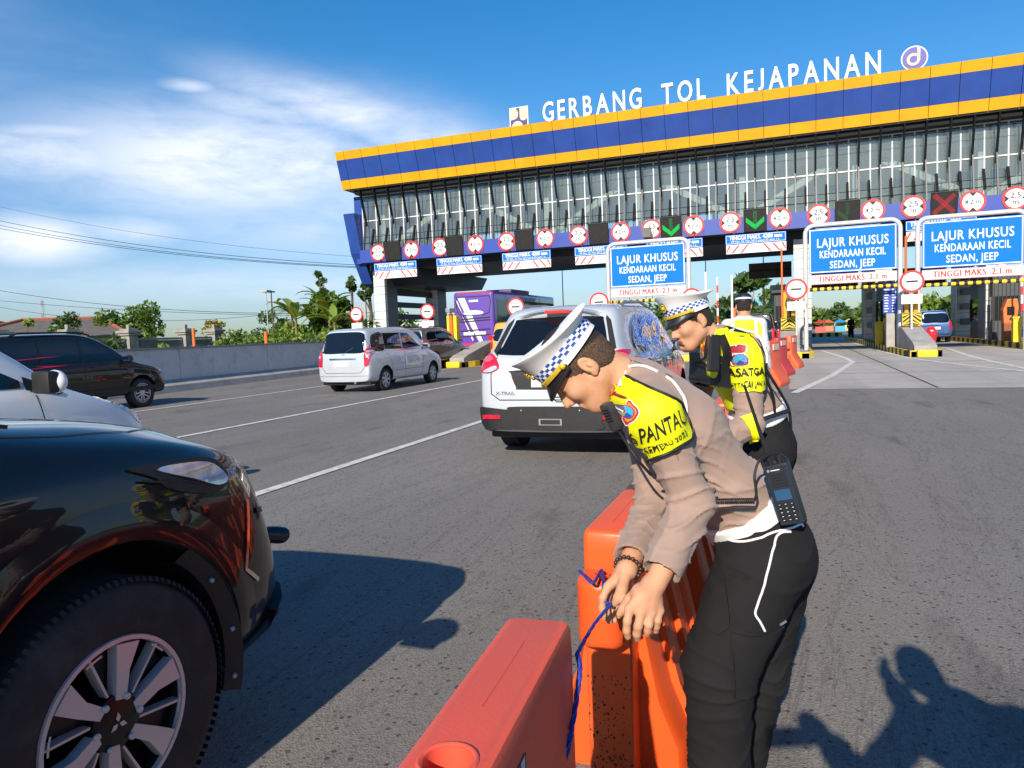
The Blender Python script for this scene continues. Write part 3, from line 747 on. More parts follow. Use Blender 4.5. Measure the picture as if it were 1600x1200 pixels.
def island(xa, xb, y0, y1, label, nose=True, chev=True):
    t = thing('traffic_island', label, 'traffic island', ((xa + xb) / 2, y0, 0), 0, 'raised toll islands with striped kerbs'); w = (xb - xa) / 2; L = y1 - y0
    b = MB(); b.box((-w + .15, .3, 0), (w - .15, L, .2)); b.build('island_top', CONC, t)
    b = MB()
    for s in (-1, 1): striped(b, s * w - .15 if s > 0 else -w, w if s > 0 else -w + .15, 1.0, L, 0, .24, .55, 1)
    striped(b, -w * .8, w * .8, .30, .55, 0, .235, .4, 0)
    b.prism([(-w, .99), (-w * .8, .551), (-w * .8 + .15, .551), (-w + .15, .99)], 2, 0, .237, INK); b.prism([(w, .99), (w * .8, .551), (w * .8 - .15, .551), (w - .15, .99)], 2, 0, .237, YELLOW)
    b.build('striped_kerb', None, t)
    if nose:
        b = MB(); b.box((-.32 if w < .7 else -w * .5, .0, 0), (.32 if w < .7 else w * .5, .298, .27)); b.build('yellow_bumper', YELLOW, t, bevel=.06, smooth=40)
        b = MB(); b.prism([(.40, .2), (.40, .40), (.8, .52), (3.6, 1.04), (4.4, 1.08), (4.4, .2)], 0, -.36, .36); b.build('concrete_nose', CONC, t, bevel=.03)
    if chev:
        b = MB(); b.box((-.33, 3.5, 1.10), (.33, 3.53, 1.60)); b.build('chevron_plate', YELLOW, t)
        b = MB()
        for k in range(-2, 4):
            z = 1.05 + k * .17
            for s in (-1, 1):
                P = [(0, z + .26), (s * .315, z), (s * .315, z + .085), (0, z + .345)]; P = [(p[0], min(max(p[1], 1.135), 1.605)) for p in P]
                if max(p[1] for p in P) - min(p[1] for p in P) > .03: b.prism([(p[0], p[1] - .02) for p in P[::s]], 1, 3.49, 3.497)
        b.build('black_chevrons', INK, t)
        b = MB()
        for x in (-.16, .16): b.cyl((x, 3.7, .9), (x, 3.7, 2.7), .085, None, 14)
        b.build('yellow_posts', mat('post_yellow', (.72, .36, .02), .5), t, smooth=50)
    return t
island(-.78, .95, 29.6, 60, 'striped island with a hazard chevron, left of the open middle lane')
island(3.95, 5.20, 28.9, 60, 'striped island with a yellow nose between the middle and right lanes')
island(8.75, 10.3, 25.5, 60, 'striped island at the right edge with machines and blue drums', chev=False, nose=False)
island(-4.6, -3.3, 29.6, 60, 'striped island behind the officers')
island(-8.2, -6.9, 29.6, 60, 'striped island behind the silver SUV')
island(-14.0, -12.75, 28.2, 60, 'striped island with a concrete nose by the orange truck', chev=False)
# ---- booths and machines
BOOTH = mat('booth_cladding', (0.055, 0.060, 0.066), 0.5, var=0.2)
def booth(x0, x1, y0, y1, h, label):
    t = thing('toll_booth', label, 'toll booth', ((x0 + x1) / 2, y0, 0)); w = (x1 - x0) / 2; L = y1 - y0
    b = MB(); b.box((-w, 0, .2), (w, L, 1.1)); b.box((-w, 0, 2.25), (w, L, h)); b.build('wall', BOOTH, t)
    b = MB()
    for k in range(7):
        x = -w + .06 + k * (2 * w - .12) / 6; b.box((x - .02, -.03, .2), (x + .02, .0, h))
    for y in (0.06, L * .5, L - .06):
        for x in (-w, w): b.box((x - .04, y - .05, 1.1), (x + .04, y + .05, 2.25))
    b.build('batten', BLACK, t)
    b = MB(); b.box((-w + .02, .03, 1.1), (w - .02, L - .03, 2.25)); b.build('window', GLASS, t)
    b = MB(); b.box((-w - .15, -.2, h), (w + .15, L + .2, h + .14)); b.build('roof', BLACK, t, bevel=.02); return t
booth(4.15, 5.05, 36.5, 40.5, 3.0, 'dark grey toll booth with battens beside the open middle lane')
booth(-.6, .45, 40, 43, 2.9, 'dark toll booth behind the left hazard chevron')
booth(9.1, 10.2, 40.5, 45, 3.4, 'dark toll booth at the right edge of the photo behind drums')
def machine(x, y, h, body, base, label):
    t = thing('ticket_machine', label, 'ticket machine', (x, y, .2)); b = MB(); b.prism([(-.24, 0), (.24, 0), (.24, h * .42), (-.24, h * .42)], 1, -.2, .25); b.build('base', base, t, bevel=.03)
    b = MB(); b.prism([(-.25, h * .425), (.22, h * .425), (.30, h * .8), (.25, h), (-.12, h), (-.28, h * .75)], 1, -.23, .27); b.build('head', body, t, bevel=.03)
    b = MB(); b.box((-.14, -.245, h * .62), (.14, -.232, h * .82), GLASS); b.box((-.05, -.245, h * .5), (.05, -.232, h * .56), BLACK); b.build('screen', None, t); return t
machine(9.25, 34.5, 1.95, mat('machine_yellow', (.82, .55, .05), .4), ORANGE, 'yellow ticket machine with an orange base on the right island')
machine(9.05, 37.5, 1.85, ORANGE, mat('machine_brown', (.25, .07, .02), .5), 'orange ticket machine behind the yellow one on the right island')
machine(4.2, 35.2, 1.5, mat('machine_green', (.30, .30, .06), .5), mat('machine_red', (.45, .06, .03), .5), 'olive and red ticket machine beside the grey post in the middle lane')
def barrier_arm(x, y, h, label, lean=0.0):
    t = thing('barrier_arm', label, 'boom barrier', (x, y, .2)); b = MB(); b.box((-.15, -.15, 0), (.15, .15, 1.0)); b.box((-.18, -.18, 1.0), (.18, .18, 1.08)); b.build('cabinet', YELLOW, t, bevel=.02)
    b = MB(); n = 7
    for k in range(n):
        z0, z1 = .9 + (h - .9) * k / n, .9 + (h - .9) * (k + 1) / n; b.box((.17 + lean * z0, -.04, z0), (.25 + lean * z0, .04, z1), SIGNRED if k % 2 else WHITE)
    b.build('boom', None, t); return t
barrier_arm(8.95, 36.0, 3.4, 'raised red and white boom on a yellow cabinet, right island', -.02)
barrier_arm(4.0, 37.9, 3.3, 'raised red and white boom beside the dark booth of the middle lane')
barrier_arm(-3.5, 38.5, 3.6, 'raised red and white boom above the man in the yellow vest')
t = thing('tariff_board', 'tall blue tariff board with rows of white figures on a grey post', 'tariff board', (4.15, 33.9, 0)); b = MB(); b.box((-.42, 0, 1.62), (.42, .06, 3.2)); b.build('blue_panel', mat('tariff_blue', (.02, .07, .38), .5), t, bevel=.01)
b = MB()
for r in range(13):
    for c_, w in ((-.3, .2), (-.02, .16), (.24, .16)): b.box((c_ - .07, -.008, 1.68 + r * .112), (c_ - .07 + w * (.7 + .3 * math.sin(r * 3 + c_ * 9)), -.002, 1.72 + r * .112))
b.build('figure_rows', WHITE, t)
b = MB(); b.box((-.30, .02, .2), (.02, .3, 1.62)); b.box((.06, .02, .2), (.28, .3, 1.62)); b.build('grey_post', CONC, t, bevel=.02)
t = thing('concrete_bollard_block', 'grey concrete block with vertical ribs on the right island', 'concrete block', (9.5, 30.6, .2)); b = MB(); b.box((-.5, 0, 0), (.5, .8, 1.28)); b.build('block', mat('block_dark', (.16, .16, .155), .8, dirt=((.08, .08, .08), .5, 3)), t, bevel=.02)
b = MB()
for x in (-.28, .02, .32): b.box((x, -.05, 0), (x + .16, -.001, 1.26))
b.build('rib', CONC, t, bevel=.01)
for i, (x, y) in enumerate(((9.02, 31.8), (9.42, 31.9))):
    t = thing('blue_drum', 'blue plastic drum on the right island, %s' % ('next to the machines' if i == 0 else 'next to the concrete block'), 'drum', (x, y, .2), 0, 'blue drums on the right island'); b = MB()
    b.lathe([(.17, 0), (.19, .04), (.19, .26), (.20, .29), (.19, .32), (.19, .58), (.17, .62)], (0, 0, 0), (0, 0, 1), None, 20); b.build('drum_body', mat('drum_blue', (.01, .14, .42), .4), t, smooth=40)
    b = MB(); b.lathe([(.172, .621), (.18, .64), (.05, .66)], (0, 0, 0), (0, 0, 1), None, 20); b.build('lid', WHITE, t, smooth=40)
# ---- orange and red plastic road barriers in the lane
def far_barrier(x, y, m, label, sz=1.0, rz=0):
    t = thing('road_barrier', label, 'road barrier', (x, y, 0), rz, 'plastic road barriers by the lane'); b = MB()
    b.prism([(-.30, 0), (.30, 0), (.30, .10), (.10, .45), (.085, 1.0), (-.085, 1.0), (-.10, .45), (-.30, .10)], 0, -.5, .5); o = b.build('barrier_shell', m, t, bevel=.025, smooth=35); o.scale = (sz, sz, sz)
    b = MB(); b.cyl((-.58, 0, .12), (-.58, 0, .42), .085, None, 14); b.cyl((-.58, 0, .62), (-.58, 0, .80), .085, None, 14); o = b.build('connector', m, t, smooth=50); o.scale = (sz, sz, sz)
    b = MB(); b.box((-.25, -.11, .80), (.25, -.086, .93)); o = b.build('reflective_strip', mat('reflector', (.8, .55, .5), .3), t); o.scale = (sz, sz, sz); return t
BAR_O = mat('barrier_orange', (0.88, 0.115, 0.03), 0.45, var=0.08, vscale=3, dirt=((.35, .06, .03), .35, 4)); BAR_R = mat('barrier_red', (0.62, 0.02, 0.035), 0.42, var=0.1, vscale=3)
far_barrier(-.34, 17.4, BAR_O, 'nearest orange plastic barrier at the edge of the concrete lane', 1.0, rad(78))
far_barrier(-.20, 20.6, BAR_R, 'red plastic barrier between two orange ones at the lane edge', 1.0, rad(78))
far_barrier(.10, 23.9, BAR_O, 'furthest orange plastic barrier, just before the striped island', 1.0, rad(80))
far_barrier(-14.75, 29.8, BAR_O, 'orange plastic barrier between the silver van and the orange post', .95, rad(80))
def marker_post(x, y, h, label, m=ORANGE, r=.06):
    t = thing('marker_post', label, 'post', (x, y, 0), 0); b = MB(); b.cyl((0, 0, 0), (0, 0, h), r, None, 12); b.build('pole', m, t, smooth=50)
    b = MB(); b.cyl((0, 0, 0), (0, 0, .05), r * 2.4, None, 12); b.build('foot', m, t); return t
marker_post(-14.2, 30, 2.35, 'tall orange post with a camera standing left of the purple bus', ORANGE, .10)
t = thing('lane_camera', 'small grey camera box on top of the orange post', 'camera', (-14.2, 30, 2.37)); b = MB(); b.box((-.1, -.35, .05), (.1, .25, .24)); b.build('camera_body', STEEL, t, bevel=.02); b = MB(); b.cyl((0, 0, 0), (0, 0, .05), .05, None, 10); b.build('mount', STEEL, t)
marker_post(-2.4, 37, 2.2, 'orange post behind the man in the yellow vest', ORANGE, .1); marker_post(-.2, 35.0, 4.7, 'thin orange pole in front of the white gate pillar', ORANGE, .04); marker_post(4.66, 34.6, 4.8, 'thin orange pole between the two right lane gates', ORANGE, .05)
t = thing('control_cabinet', 'bright yellow cabinet beside the orange camera post', 'cabinet', (-14.75, 31.4, 0)); b = MB(); b.box((-.25, -.2, .9), (.25, .2, 2.3)); b.build('cabinet_box', mat('cabinet_yellow', (.85, .62, .01), .45), t, bevel=.02); b = MB(); b.box((-.06, -.06, 0), (.06, .06, .9)); b.build('leg', STEEL, t)
for i, (x, y) in enumerate(((-3.05, 30.5), (-2.25, 33.5))): marker_post(x, y, 3.55, 'slim white pole behind the standing officer, ' + ('nearer' if i == 0 else 'farther') + ' of two', WHITE, .05)
# ================================================================ roadside on the left, far background
def leaf_mat(name, col, var=0.45):
    m = bpy.data.materials.new(name); m.use_nodes = True; t = NT(m.node_tree); b = t.n['Principled BSDF']
    g = t.node('ShaderNodeNewGeometry').outputs['Random Per Island']
    c = t.mix(g, tuple(v * (1 - var) for v in col), tuple(v * (1 + var) for v in col)); t.l.new(c, b.inputs['Base Color'])
    b.inputs['Roughness'].default_value = 0.5; b.inputs['Transmission Weight'].default_value = 0.0; b.inputs['Subsurface Weight'].default_value = 0.0
    tr = t.node('ShaderNodeBsdfTranslucent'); t.l.new(t.mix(0.5, c, (col[0] * 2.2, col[1] * 2.0, col[2] * .8)), tr.inputs[0]); mx = t.node('ShaderNodeMixShader'); mx.inputs[0].default_value = .3
    t.l.new(b.outputs[0], mx.inputs[1]); t.l.new(tr.outputs[0], mx.inputs[2]); t.l.new(mx.outputs[0], t.n['Material Output'].inputs[0]); return m
LEAF = [leaf_mat('leaf_green', (0.115, 0.195, 0.035)), leaf_mat('leaf_dark', (0.070, 0.130, 0.030)), leaf_mat('leaf_bright', (0.20, 0.29, 0.045)), leaf_mat('leaf_yellow', (0.30, 0.25, 0.03))]
BARK = mat('bark', (0.12, 0.09, 0.06), 0.9, var=0.3, bump=.5, bscale=25)
def leaf_cloud(rng, centres, radii, n, size, flat=0.75):
    c = np.array(centres); r = np.array(radii); w = r ** 2; k = rng.choice(len(c), n, p=w / w.sum())
    d = rng.normal(size=(n, 3)); d /= np.linalg.norm(d, axis=1)[:, None]; rr = rng.random(n) ** 0.45
    p = c[k] + d * (r[k] * rr)[:, None] * np.array([1, 1, flat]); s = size * (0.6 + 0.8 * rng.random(n))
    a = rng.normal(size=(n, 3)) + d * .6; a /= np.linalg.norm(a, axis=1)[:, None]; b = np.cross(a, rng.normal(size=(n, 3))); b /= np.linalg.norm(b, axis=1)[:, None]
    q = np.stack([p - a * s[:, None], p + b * (s * .5)[:, None], p + a * s[:, None], p - b * (s * .5)[:, None]], 1)
    return q.reshape(-1, 3), np.arange(4 * n).reshape(-1, 4)
def tree(x, y, h, spread, label, m=0, n=1500, size=.22, seed=1, trunk=None, cat='tree', name='broadleaf_tree', group=None, low=.35, lobes=11):
    rng = np.random.default_rng(seed); t = thing(name, label, cat, (x, y, 0), 0, group); tr = trunk or h * low
    b = MB(); top = Vector((rng.normal() * .15, rng.normal() * .15, tr)); r0 = max(.06, h * .028)
    b.tube([(0, 0, 0), (top.x * .5, top.y * .5, tr * .5), top], [r0 * 1.3, r0, r0 * .8], None, 8); cs = []; rs = []
    for k in range(lobes):
        a = k * 2.4 + rng.random(); e = rng.random(); rr = spread * (.25 + .65 * rng.random())
        c = Vector((math.cos(a) * rr * (1 - .5 * e), math.sin(a) * rr * (1 - .5 * e), tr + (h - tr) * (.12 + .74 * e))); cs.append(tuple(c)); rs.append(spread * (.28 + .22 * rng.random()))
        mid = top.lerp(c, .5) + Vector((0, 0, .1)); b.tube([top, mid, c], [r0 * .45, r0 * .28, r0 * .1], None, 5, False)
    b.build('trunk', BARK, t, smooth=60)
    vs, fs = leaf_cloud(rng, cs, rs, n, size); b = MB(); b.add(vs.tolist(), fs.tolist()); b.build('crown', LEAF[m], t); return t
def shrub(x, y, h, w, label, m=2, n=500, size=.16, seed=3, group='shrubs behind the concrete wall'):
    rng = np.random.default_rng(seed); t = thing('shrub', label, 'shrub', (x, y, 0), 0, group); cs = [(rng.uniform(-w, w), rng.uniform(-w, w) * .6, h * (.25 + .5 * rng.random())) for _ in range(7)]
    vs, fs = leaf_cloud(rng, cs, [h * .33] * 7, n, size); b = MB(); b.add(vs.tolist(), fs.tolist()); b.build('foliage', LEAF[m], t)
    b = MB()
    for c in cs: b.tube([(0, 0, 0), c], [.03, .01], None, 5)
    b.build('stem', BARK, t); return t
def blade(mb, base, dirv, L, w, droop, m=None, seg=8, fold=.25):
    """long arching leaf (banana, palm)"""
    d = Vector(dirv).normalized(); side = d.cross(Vector((0, 0, 1))).normalized(); p = Vector(base); rows = []
    for i in range(seg + 1):
        t = i / seg; ww = w * math.sin(math.pi * min(1, .08 + t * .95)) ** .7; up = Vector((0, 0, fold * ww))
        rows.append([p - side * ww + up, p, p + side * ww + up]); d = (d + Vector((0, 0, -droop / seg * (0.4 + 1.6 * t)))).normalized(); p = p + d * L / seg
    mb.grid(rows, m)
def banana(x, y, h, label, seed, n=9, group='banana plants behind the concrete wall'):
    rng = np.random.default_rng(seed); t = thing('banana_plant', label, 'banana plant', (x, y, 0), 0, group); b = MB(); b.tube([(0, 0, 0), (.05, 0, h * .3), (0, .05, h * .6)], [.14, .11, .07], None, 8); b.build('stem', mat('banana_stem', (.17, .15, .05), .7, var=.3), t, smooth=60)
    for k in range(n):
        a = k * 2.4 + rng.random(); e = .5 + 1.6 * rng.random(); b = MB()
        blade(b, (0, 0, h * (.5 + .1 * rng.random())), (math.cos(a), math.sin(a), e), h * (.30 + .20 * rng.random()), h * .055, .8 + 1.0 * rng.random())
        b.build('banana_leaf', LEAF[3] if rng.random() < .10 else LEAF[2 if rng.random() < .5 else 0], t, smooth=60)
    return t
def palm(x, y, h, label, seed):
    rng = np.random.default_rng(seed); t = thing('palm_tree', label, 'palm tree', (x, y, 0)); b = MB(); b.tube([(0, 0, 0), (.2, 0, h * .5), (.1, 0, h)], [.16, .12, .1], None, 8); b.build('trunk', BARK, t, smooth=60); b = MB()
    for k in range(18):
        a = k * 2.4; d = Vector((math.cos(a), math.sin(a), .2 + 1.1 * rng.random())); p = Vector((.1, 0, h)); d.normalize(); side = d.cross(Vector((0, 0, 1))).normalized()
        for q in range(14):
            d = (d + Vector((0, 0, -.11))).normalized(); p = p + d * .17
            for s in (-1, 1):
                L = .55 * math.sin(.35 + 2.5 * q / 14); e = p + side * s * L + d * .25 + Vector((0, 0, -.18)); b.add([p, p + d * .06, e], [(0, 1, 2)])
    b.build('fronds', LEAF[0], t); return t
# ---- concrete wall along the road
WALLC = mat('wall_concrete', (0.60, 0.585, 0.565), 0.85, var=0.10, vscale=1.2, bump=.3, bscale=30, dirt=((.09, .09, .09), .55, 2.4))
def wall_x(y): return -17.8 - (y - 17.4) * 0.1
t = thing('roadside_wall', 'long grey concrete wall with a pale footing along the left edge of the road', 'wall', (0, 0, 0))
ys = [3.6 + 4.72 * k for k in range(-1, 12)]
for y0, y1 in zip(ys, ys[1:]):
    a, c = wall_x(y0 + .01), wall_x(y1 - .01); b = MB()
    b.add([(a, y0 + .01, .1), (a - .02, y0 + .01, 1.3), (a - .26, y0 + .01, 1.3), (a - .28, y0 + .01, .1), (c, y1 - .01, .1), (c - .02, y1 - .01, 1.3), (c - .26, y1 - .01, 1.3), (c - .28, y1 - .01, .1)], [(0, 3, 2, 1), (4, 5, 6, 7), (0, 1, 5, 4), (1, 2, 6, 5), (2, 3, 7, 6), (3, 0, 4, 7)])
    b.build('wall_panel', WALLC, t, bevel=.012)
b = MB(); y0, y1 = ys[0], ys[-1]; a, c = wall_x(y0), wall_x(y1)
b.add([(a + .42, y0, 0), (a + .36, y0, .2), (a + .002, y0, .36), (a + .002, y0, 0), (c + .42, y1, 0), (c + .36, y1, .2), (c + .002, y1, .36), (c + .002, y1, 0)], [(0, 3, 2, 1), (4, 5, 6, 7), (0, 1, 5, 4), (1, 2, 6, 5), (2, 3, 7, 6), (3, 0, 4, 7)])
b.build('footing', CONC, t)
b = MB(); b.add([(a + .03, y0, 1.302), (a - .30, y0, 1.302), (a - .30, y0, 1.36), (a + .03, y0, 1.36), (c + .03, y1, 1.302), (c - .30, y1, 1.302), (c - .30, y1, 1.36), (c + .03, y1, 1.36)], [(0, 3, 2, 1), (4, 5, 6, 7), (0, 1, 5, 4), (1, 2, 6, 5), (2, 3, 7, 6), (3, 0, 4, 7)]); b.build('coping', mat('coping', (.30, .30, .29), .85, dirt=((.12, .12, .11), .5, 3)), t)
# ---- gateway with stone posts and a panelled fence
STONE = mat('stone_post', (0.30, 0.29, 0.26), .9, var=.25, vscale=3, bump=.4, dirt=((.10, .10, .09), .7, 2)); WOOD = mat('weathered_panel', (0.20, 0.185, 0.165), .85, var=.3, vscale=2.5, dirt=((.07, .065, .06), .6, 3))
posts = [(-33.2, 22.6), (-33.6, 26.4), (-33.8, 30.2), (-34.0, 34.4), (-34.1, 36.9)]
pl = ['leftmost, beside the tiled roof', 'second from the left, above the dark SUV', 'middle of the row', 'right end of the panelled fence', 'furthest right, next to the banana trees']
for (x, y), lb in zip(posts, pl):
    t = thing('gate_post', 'grey stone gate post with a stepped cap, ' + lb, 'gate post', (x, y, 0), 0, 'stone gate posts'); b = MB(); b.box((-.3, -.3, 0), (.3, .3, 2.05)); b.build('shaft', STONE, t, bevel=.02)
    b = MB(); b.box((-.4, -.4, 2.051), (.4, .4, 2.18)); b.box((-.48, -.48, 2.181), (.48, .48, 2.32)); b.box((-.34, -.34, 2.321), (.34, .34, 2.42)); b.box((-.1, -.1, 2.421), (.1, .1, 2.65)); b.build('cap', STONE, t, bevel=.02)
for i, ((x0, y0), (x1, y1)) in enumerate(zip(posts, posts[1:])):
    t = thing('panelled_fence', ['weathered fence panel behind the roof of the dark SUV', 'weathered fence panel half hidden by a bush', 'wide weathered panelled gate between two stone posts', 'narrow weathered gate panel furthest right'][i], 'fence', (x0, y0 + .35, 0), math.atan2(y1 - y0, x1 - x0), 'weathered panels between stone posts'); L = math.hypot(x1 - x0, y1 - y0) - .7
    b = MB(); n = int(L / .3)
    for k in range(n): b.box((k * L / n + .01, -.02 - .012 * (k % 2), .5), ((k + 1) * L / n - .01, .02, 1.75))
    b.build('panel', WOOD, t)
    b = MB(); b.box((0, -.05, 1.77), (L, .05, 1.89)); b.box((0, -.06, 1.35), (L, -.036, 1.45)); b.box((0, -.05, .38), (L, .05, .5)); b.build('rail', STONE if i else WOOD, t)
# ---- houses
def house(x, y, w, d, h, rh, label, roofm, rz=0):
    t = thing('house', label, 'house', (x, y, 0), rz); b = MB(); b.box((-w, -d, 0), (w, d, h)); b.build('wall', mat('plaster', (.42, .38, .30), .85, var=.1), t)
    b = MB(); e = .7; b.add([(-w - e, -d - e, h), (w + e, -d - e, h), (w + e, d + e, h), (-w - e, d + e, h), (-w * .5, 0, h + rh), (w * .5, 0, h + rh)], [(0, 1, 5, 4), (1, 2, 5), (2, 3, 4, 5), (3, 0, 4), (3, 2, 1, 0)]); r = b.build('roof', roofm, t)
    b = MB()
    for q in ((-w - e, -d - e), (w + e, -d - e), (-w - e, d + e), (w + e, d + e)): b.tube([(q[0], q[1], h + .05), (math.copysign(w * .5, q[0]), 0, h + rh + .05)], .16, None, 6)
    b.tube([(-w * .5, 0, h + rh + .05), (w * .5, 0, h + rh + .05)], .16, None, 6); b.build('ridge_tiles', mat('ridge_red', (.30, .09, .05), .8), t)
    for k in (-1, 1):
        b = MB(); b.box((k * w * .5 - .5, -d - .04, 1.0), (k * w * .5 + .5, -d - .005, 2.2)); b.build('window', GLASS, t)
    return t
house(-54, 42, 5.5, 5, 2.3, 1.5, 'low house with a grey brown hipped roof and red ridge tiles', mat('roof_brown', (.13, .115, .10), .85, var=.2, vscale=2), rad(35))
house(-66, 38, 5, 5, 3.3, 1.8, 'house with an orange tiled roof behind the trees at far left', mat('roof_orange', (.42, .13, .05), .8, var=.25, vscale=3), rad(20))
t = thing('long_building', 'low white building beyond the gate seen between the left pillars', 'building', (-52, 96, 0)); b = MB(); b.box((-14, -4, 0), (22, 4, 3.6)); b.build('wall', mat('pale_wall', (.62, .66, .66), .8), t); b = MB(); b.box((-14.3, -4.3, 3.6), (22.3, 4.3, 3.95)); b.build('roof', mat('roof_pale', (.5, .55, .56), .7), t)
for k in range(8):
    b = MB(); b.box((-12 + k * 4.2, -4.05, 1.2), (-10.4 + k * 4.2, -4.005, 2.6)); b.build('window', GLASS, t)
# ---- trees
tree(-36.5, 19.5, 3.6, 1.7, 'bushy bright tree at the far left edge behind the vehicles', 0, 1500, .15, 2, low=.25)
tree(-34.6, 25.0, 3.5, .55, 'thin vine covered tree between the roofs at left', 2, 420, .14, 5, lobes=7, low=.2)
tree(-49, 44, 5.6, 3.0, 'wide round tree behind the stone gate posts', 0, 2600, .22, 8, low=.2, lobes=15)
tree(-47.5, 37, 4.1, 1.3, 'small dark tree left of the wide round tree', 1, 800, .17, 9, low=.2)
tree(-46, 50, 3.6, 1.5, 'yellow tinged small tree behind the panelled gate', 3, 500, .17, 10, low=.2)
for i, (x, y, h, s, m) in enumerate(((-50, 62, 4.6, 2.8, 1), (-46, 66, 4.3, 2.6, 0), (-41, 62, 4.6, 2.4, 1), (-37, 66, 4.0, 2.6, 0), (-44, 58, 3.6, 2.2, 2))):
    tree(x, y, h, s, ['dark leafy tree just right of the gate posts', 'mid green tree behind the palm', 'dark tree right of the palm', 'leafy tree left of the banana clump', 'low bright tree in front of the palm'][i], m, 1300, .24, 20 + i, low=.12, group='trees behind the roadside wall')
palm(-43.5, 57, 4.2, 'small palm rising among the trees right of the gate posts', 4)
for i, (x, y, h, w, m) in enumerate(((-33.5, 31.4, 1.6, 1.1, 2), (-32.6, 27.7, 2.3, .7, 1), (-31, 39, 2.1, 1.6, 2), (-29, 41, 2.0, 1.6, 2), (-33, 43, 2.2, 1.7, 0), (-31.5, 45, 2.4, 1.5, 3), (-27, 40, 1.9, 1.4, 2), (-25.6, 42, 2.0, 1.3, 0), (-32.5, 33.2, 1.5, .8, 0))):
    shrub(x, y, h, w, ['bright bush in front of the fence panel above the SUV mirror', 'dark bush beside the second stone post', 'bright bush right of the last gate post', 'bright bush in front of the yellow leaves', 'green bush behind the right gate post', 'yellowing bush beside the orange wall post', 'bright bush below the banana leaves', 'green bush left of the round toll sign', 'small reddish bush at the foot of the wide gate'][i], m, 700, .15, 40 + i)
for i in range(9):
    x, y = -32.2 + i * .78, 36.0 + .9 * i * .6; shrub(x, y, 2.25 + .3 * math.sin(i * 2.1), .75, ['tall weed bush', 'leafy bush', 'broad green bush', 'pale leafy bush', 'rounded bush', 'dense low bush', 'straggly bush', 'bright low bush', 'last low bush'][i] + ' in the hedge behind the roadside wall', [2, 0, 2, 0, 2, 1, 2, 0, 2][i], 800, .14, 200 + i)
for i, (x, y, h) in enumerate(((-29.6, 39.2, 5.4), (-27.6, 40.0, 5.2), (-28.6, 41.5, 6.0), (-26.4, 38.8, 4.4), (-30.2, 41.8, 5.0), (-25.6, 40.6, 3.8))):
    banana(x, y, h, ['banana plant with a leaf drooping far to the left', 'banana plant with upright bright leaves, right of the clump', 'tallest banana plant in the middle of the clump', 'lower banana plant beside the round toll sign', 'banana plant at the back left of the clump', 'smallest banana plant nearest the gate'][i], 60 + i, 10)
for i, (x, y, h, s) in enumerate(((-29.8, 42.5, 7.0, .55), (-28.2, 43.5, 6.2, .6), (-26.9, 43.5, 6.2, .55))):
    tree(x, y, h, s, ['tall slender tree topping the banana clump at left', 'slender tree topping the banana clump in the middle', 'slender tree topping the banana clump at right'][i], 1, 620, .2, 80 + i, low=.5, lobes=7, group='slender trees in the banana clump')
tree(-28.6, 41, 4.5, 2.2, 'dense leafy tree inside the banana clump', 0, 2600, .24, 90, low=.1)
marker_post(-26.2, 27, 2.2, 'thin orange post in front of the panelled gate', ORANGE, .07); marker_post(-20.4, 25, 1.85, 'orange post standing behind the roadside wall', ORANGE, .07)
t = thing('orange_awning', 'small orange awning peak at the left edge behind the SUV', 'awning', (-27.9, 16.6, 0)); b = MB(); b.add([(-.5, -.5, 2.0), (.5, -.5, 2.0), (.5, .5, 2.0), (-.5, .5, 2.0), (.2, 0, 2.75)], [(0, 1, 4), (1, 2, 4), (2, 3, 4), (3, 0, 4), (3, 2, 1, 0)]); b.build('canopy', ORANGE, t); b = MB(); b.cyl((0, 0, 0), (0, 0, 2.0), .04, None, 8); b.build('pole', STEEL, t)
# ---- masts, poles, cables
t = thing('lattice_mast', 'thin red and white lattice mast far behind the roofs', 'mast', (-267, 200, 0)); b = MB()
for k in range(8):
    z0, z1 = k * 2.6, (k + 1) * 2.6; m = mat('mast_red', (.40, .12, .10), .7) if k % 2 else POLEG; r0, r1 = .9 - k * .08, .9 - (k + 1) * .08
    for s in ((1, 1), (1, -1), (-1, 1), (-1, -1)): b.tube([(s[0] * r0, s[1] * r0, z0), (s[0] * r1, s[1] * r1, z1)], .05, m, 5)
    b.tube([(-r0, -r0, z0), (r1, -r1, z1)], .04, m, 5); b.tube([(r0, -r0, z0), (-r1, -r1, z1)], .07, m, 5)
b.build('lattice', None, t)
def pole(x, y, h, label, r=.09, m=POLEG, lamp=0.0, cat='lamp post', name='lamp_post'):
    t = thing(name, label, cat, (x, y, 0)); b = MB(); b.tube([(0, 0, 0), (0, 0, h)], [r, r * .6], None, 8)
    if lamp: b.tube([(0, 0, h - .1), (lamp * .6, 0, h + .1), (lamp, 0, h + .12)], r * .5, None, 6)
    b.build('pole', m, t, smooth=60)
    b = MB()
    if lamp: b.box((lamp - .1 if lamp > 0 else lamp - .6, -.12, h + .06), (lamp + .6 if lamp > 0 else lamp + .1, .12, h + .18))
    else: b.box((-.25, -.25, h), (.25, .25, h + .12))
    b.build('lamp_head', m, t, bevel=.02); return t
pole(-28.6, 46, 8.0, 'grey lamp post beside the left end of the gate', .14); pole(-19, 64, 9.4, 'lamp post with one arm above the bus', .06, POLEG, 1.5); pole(-17.5, 90, 11, 'tall thin mast behind the bus roof', .07, POLEG)
pole(-2.5, 90, 10.5, 'tall slim lamp post with a small round head right of the officer', .1, BLACK); pole(-.6, 110, 12, 'faint tall lamp post left of the middle gate', .1); pole(-6.2, 62, 7.2, 'grey lamp post left of the round sign', .06, POLEG)
t = pole(-31.2, 38.5, 4.6, 'slim pole with a grey box at the top of the road edge', .05, POLEG, 0, 'utility pole', 'utility_pole')
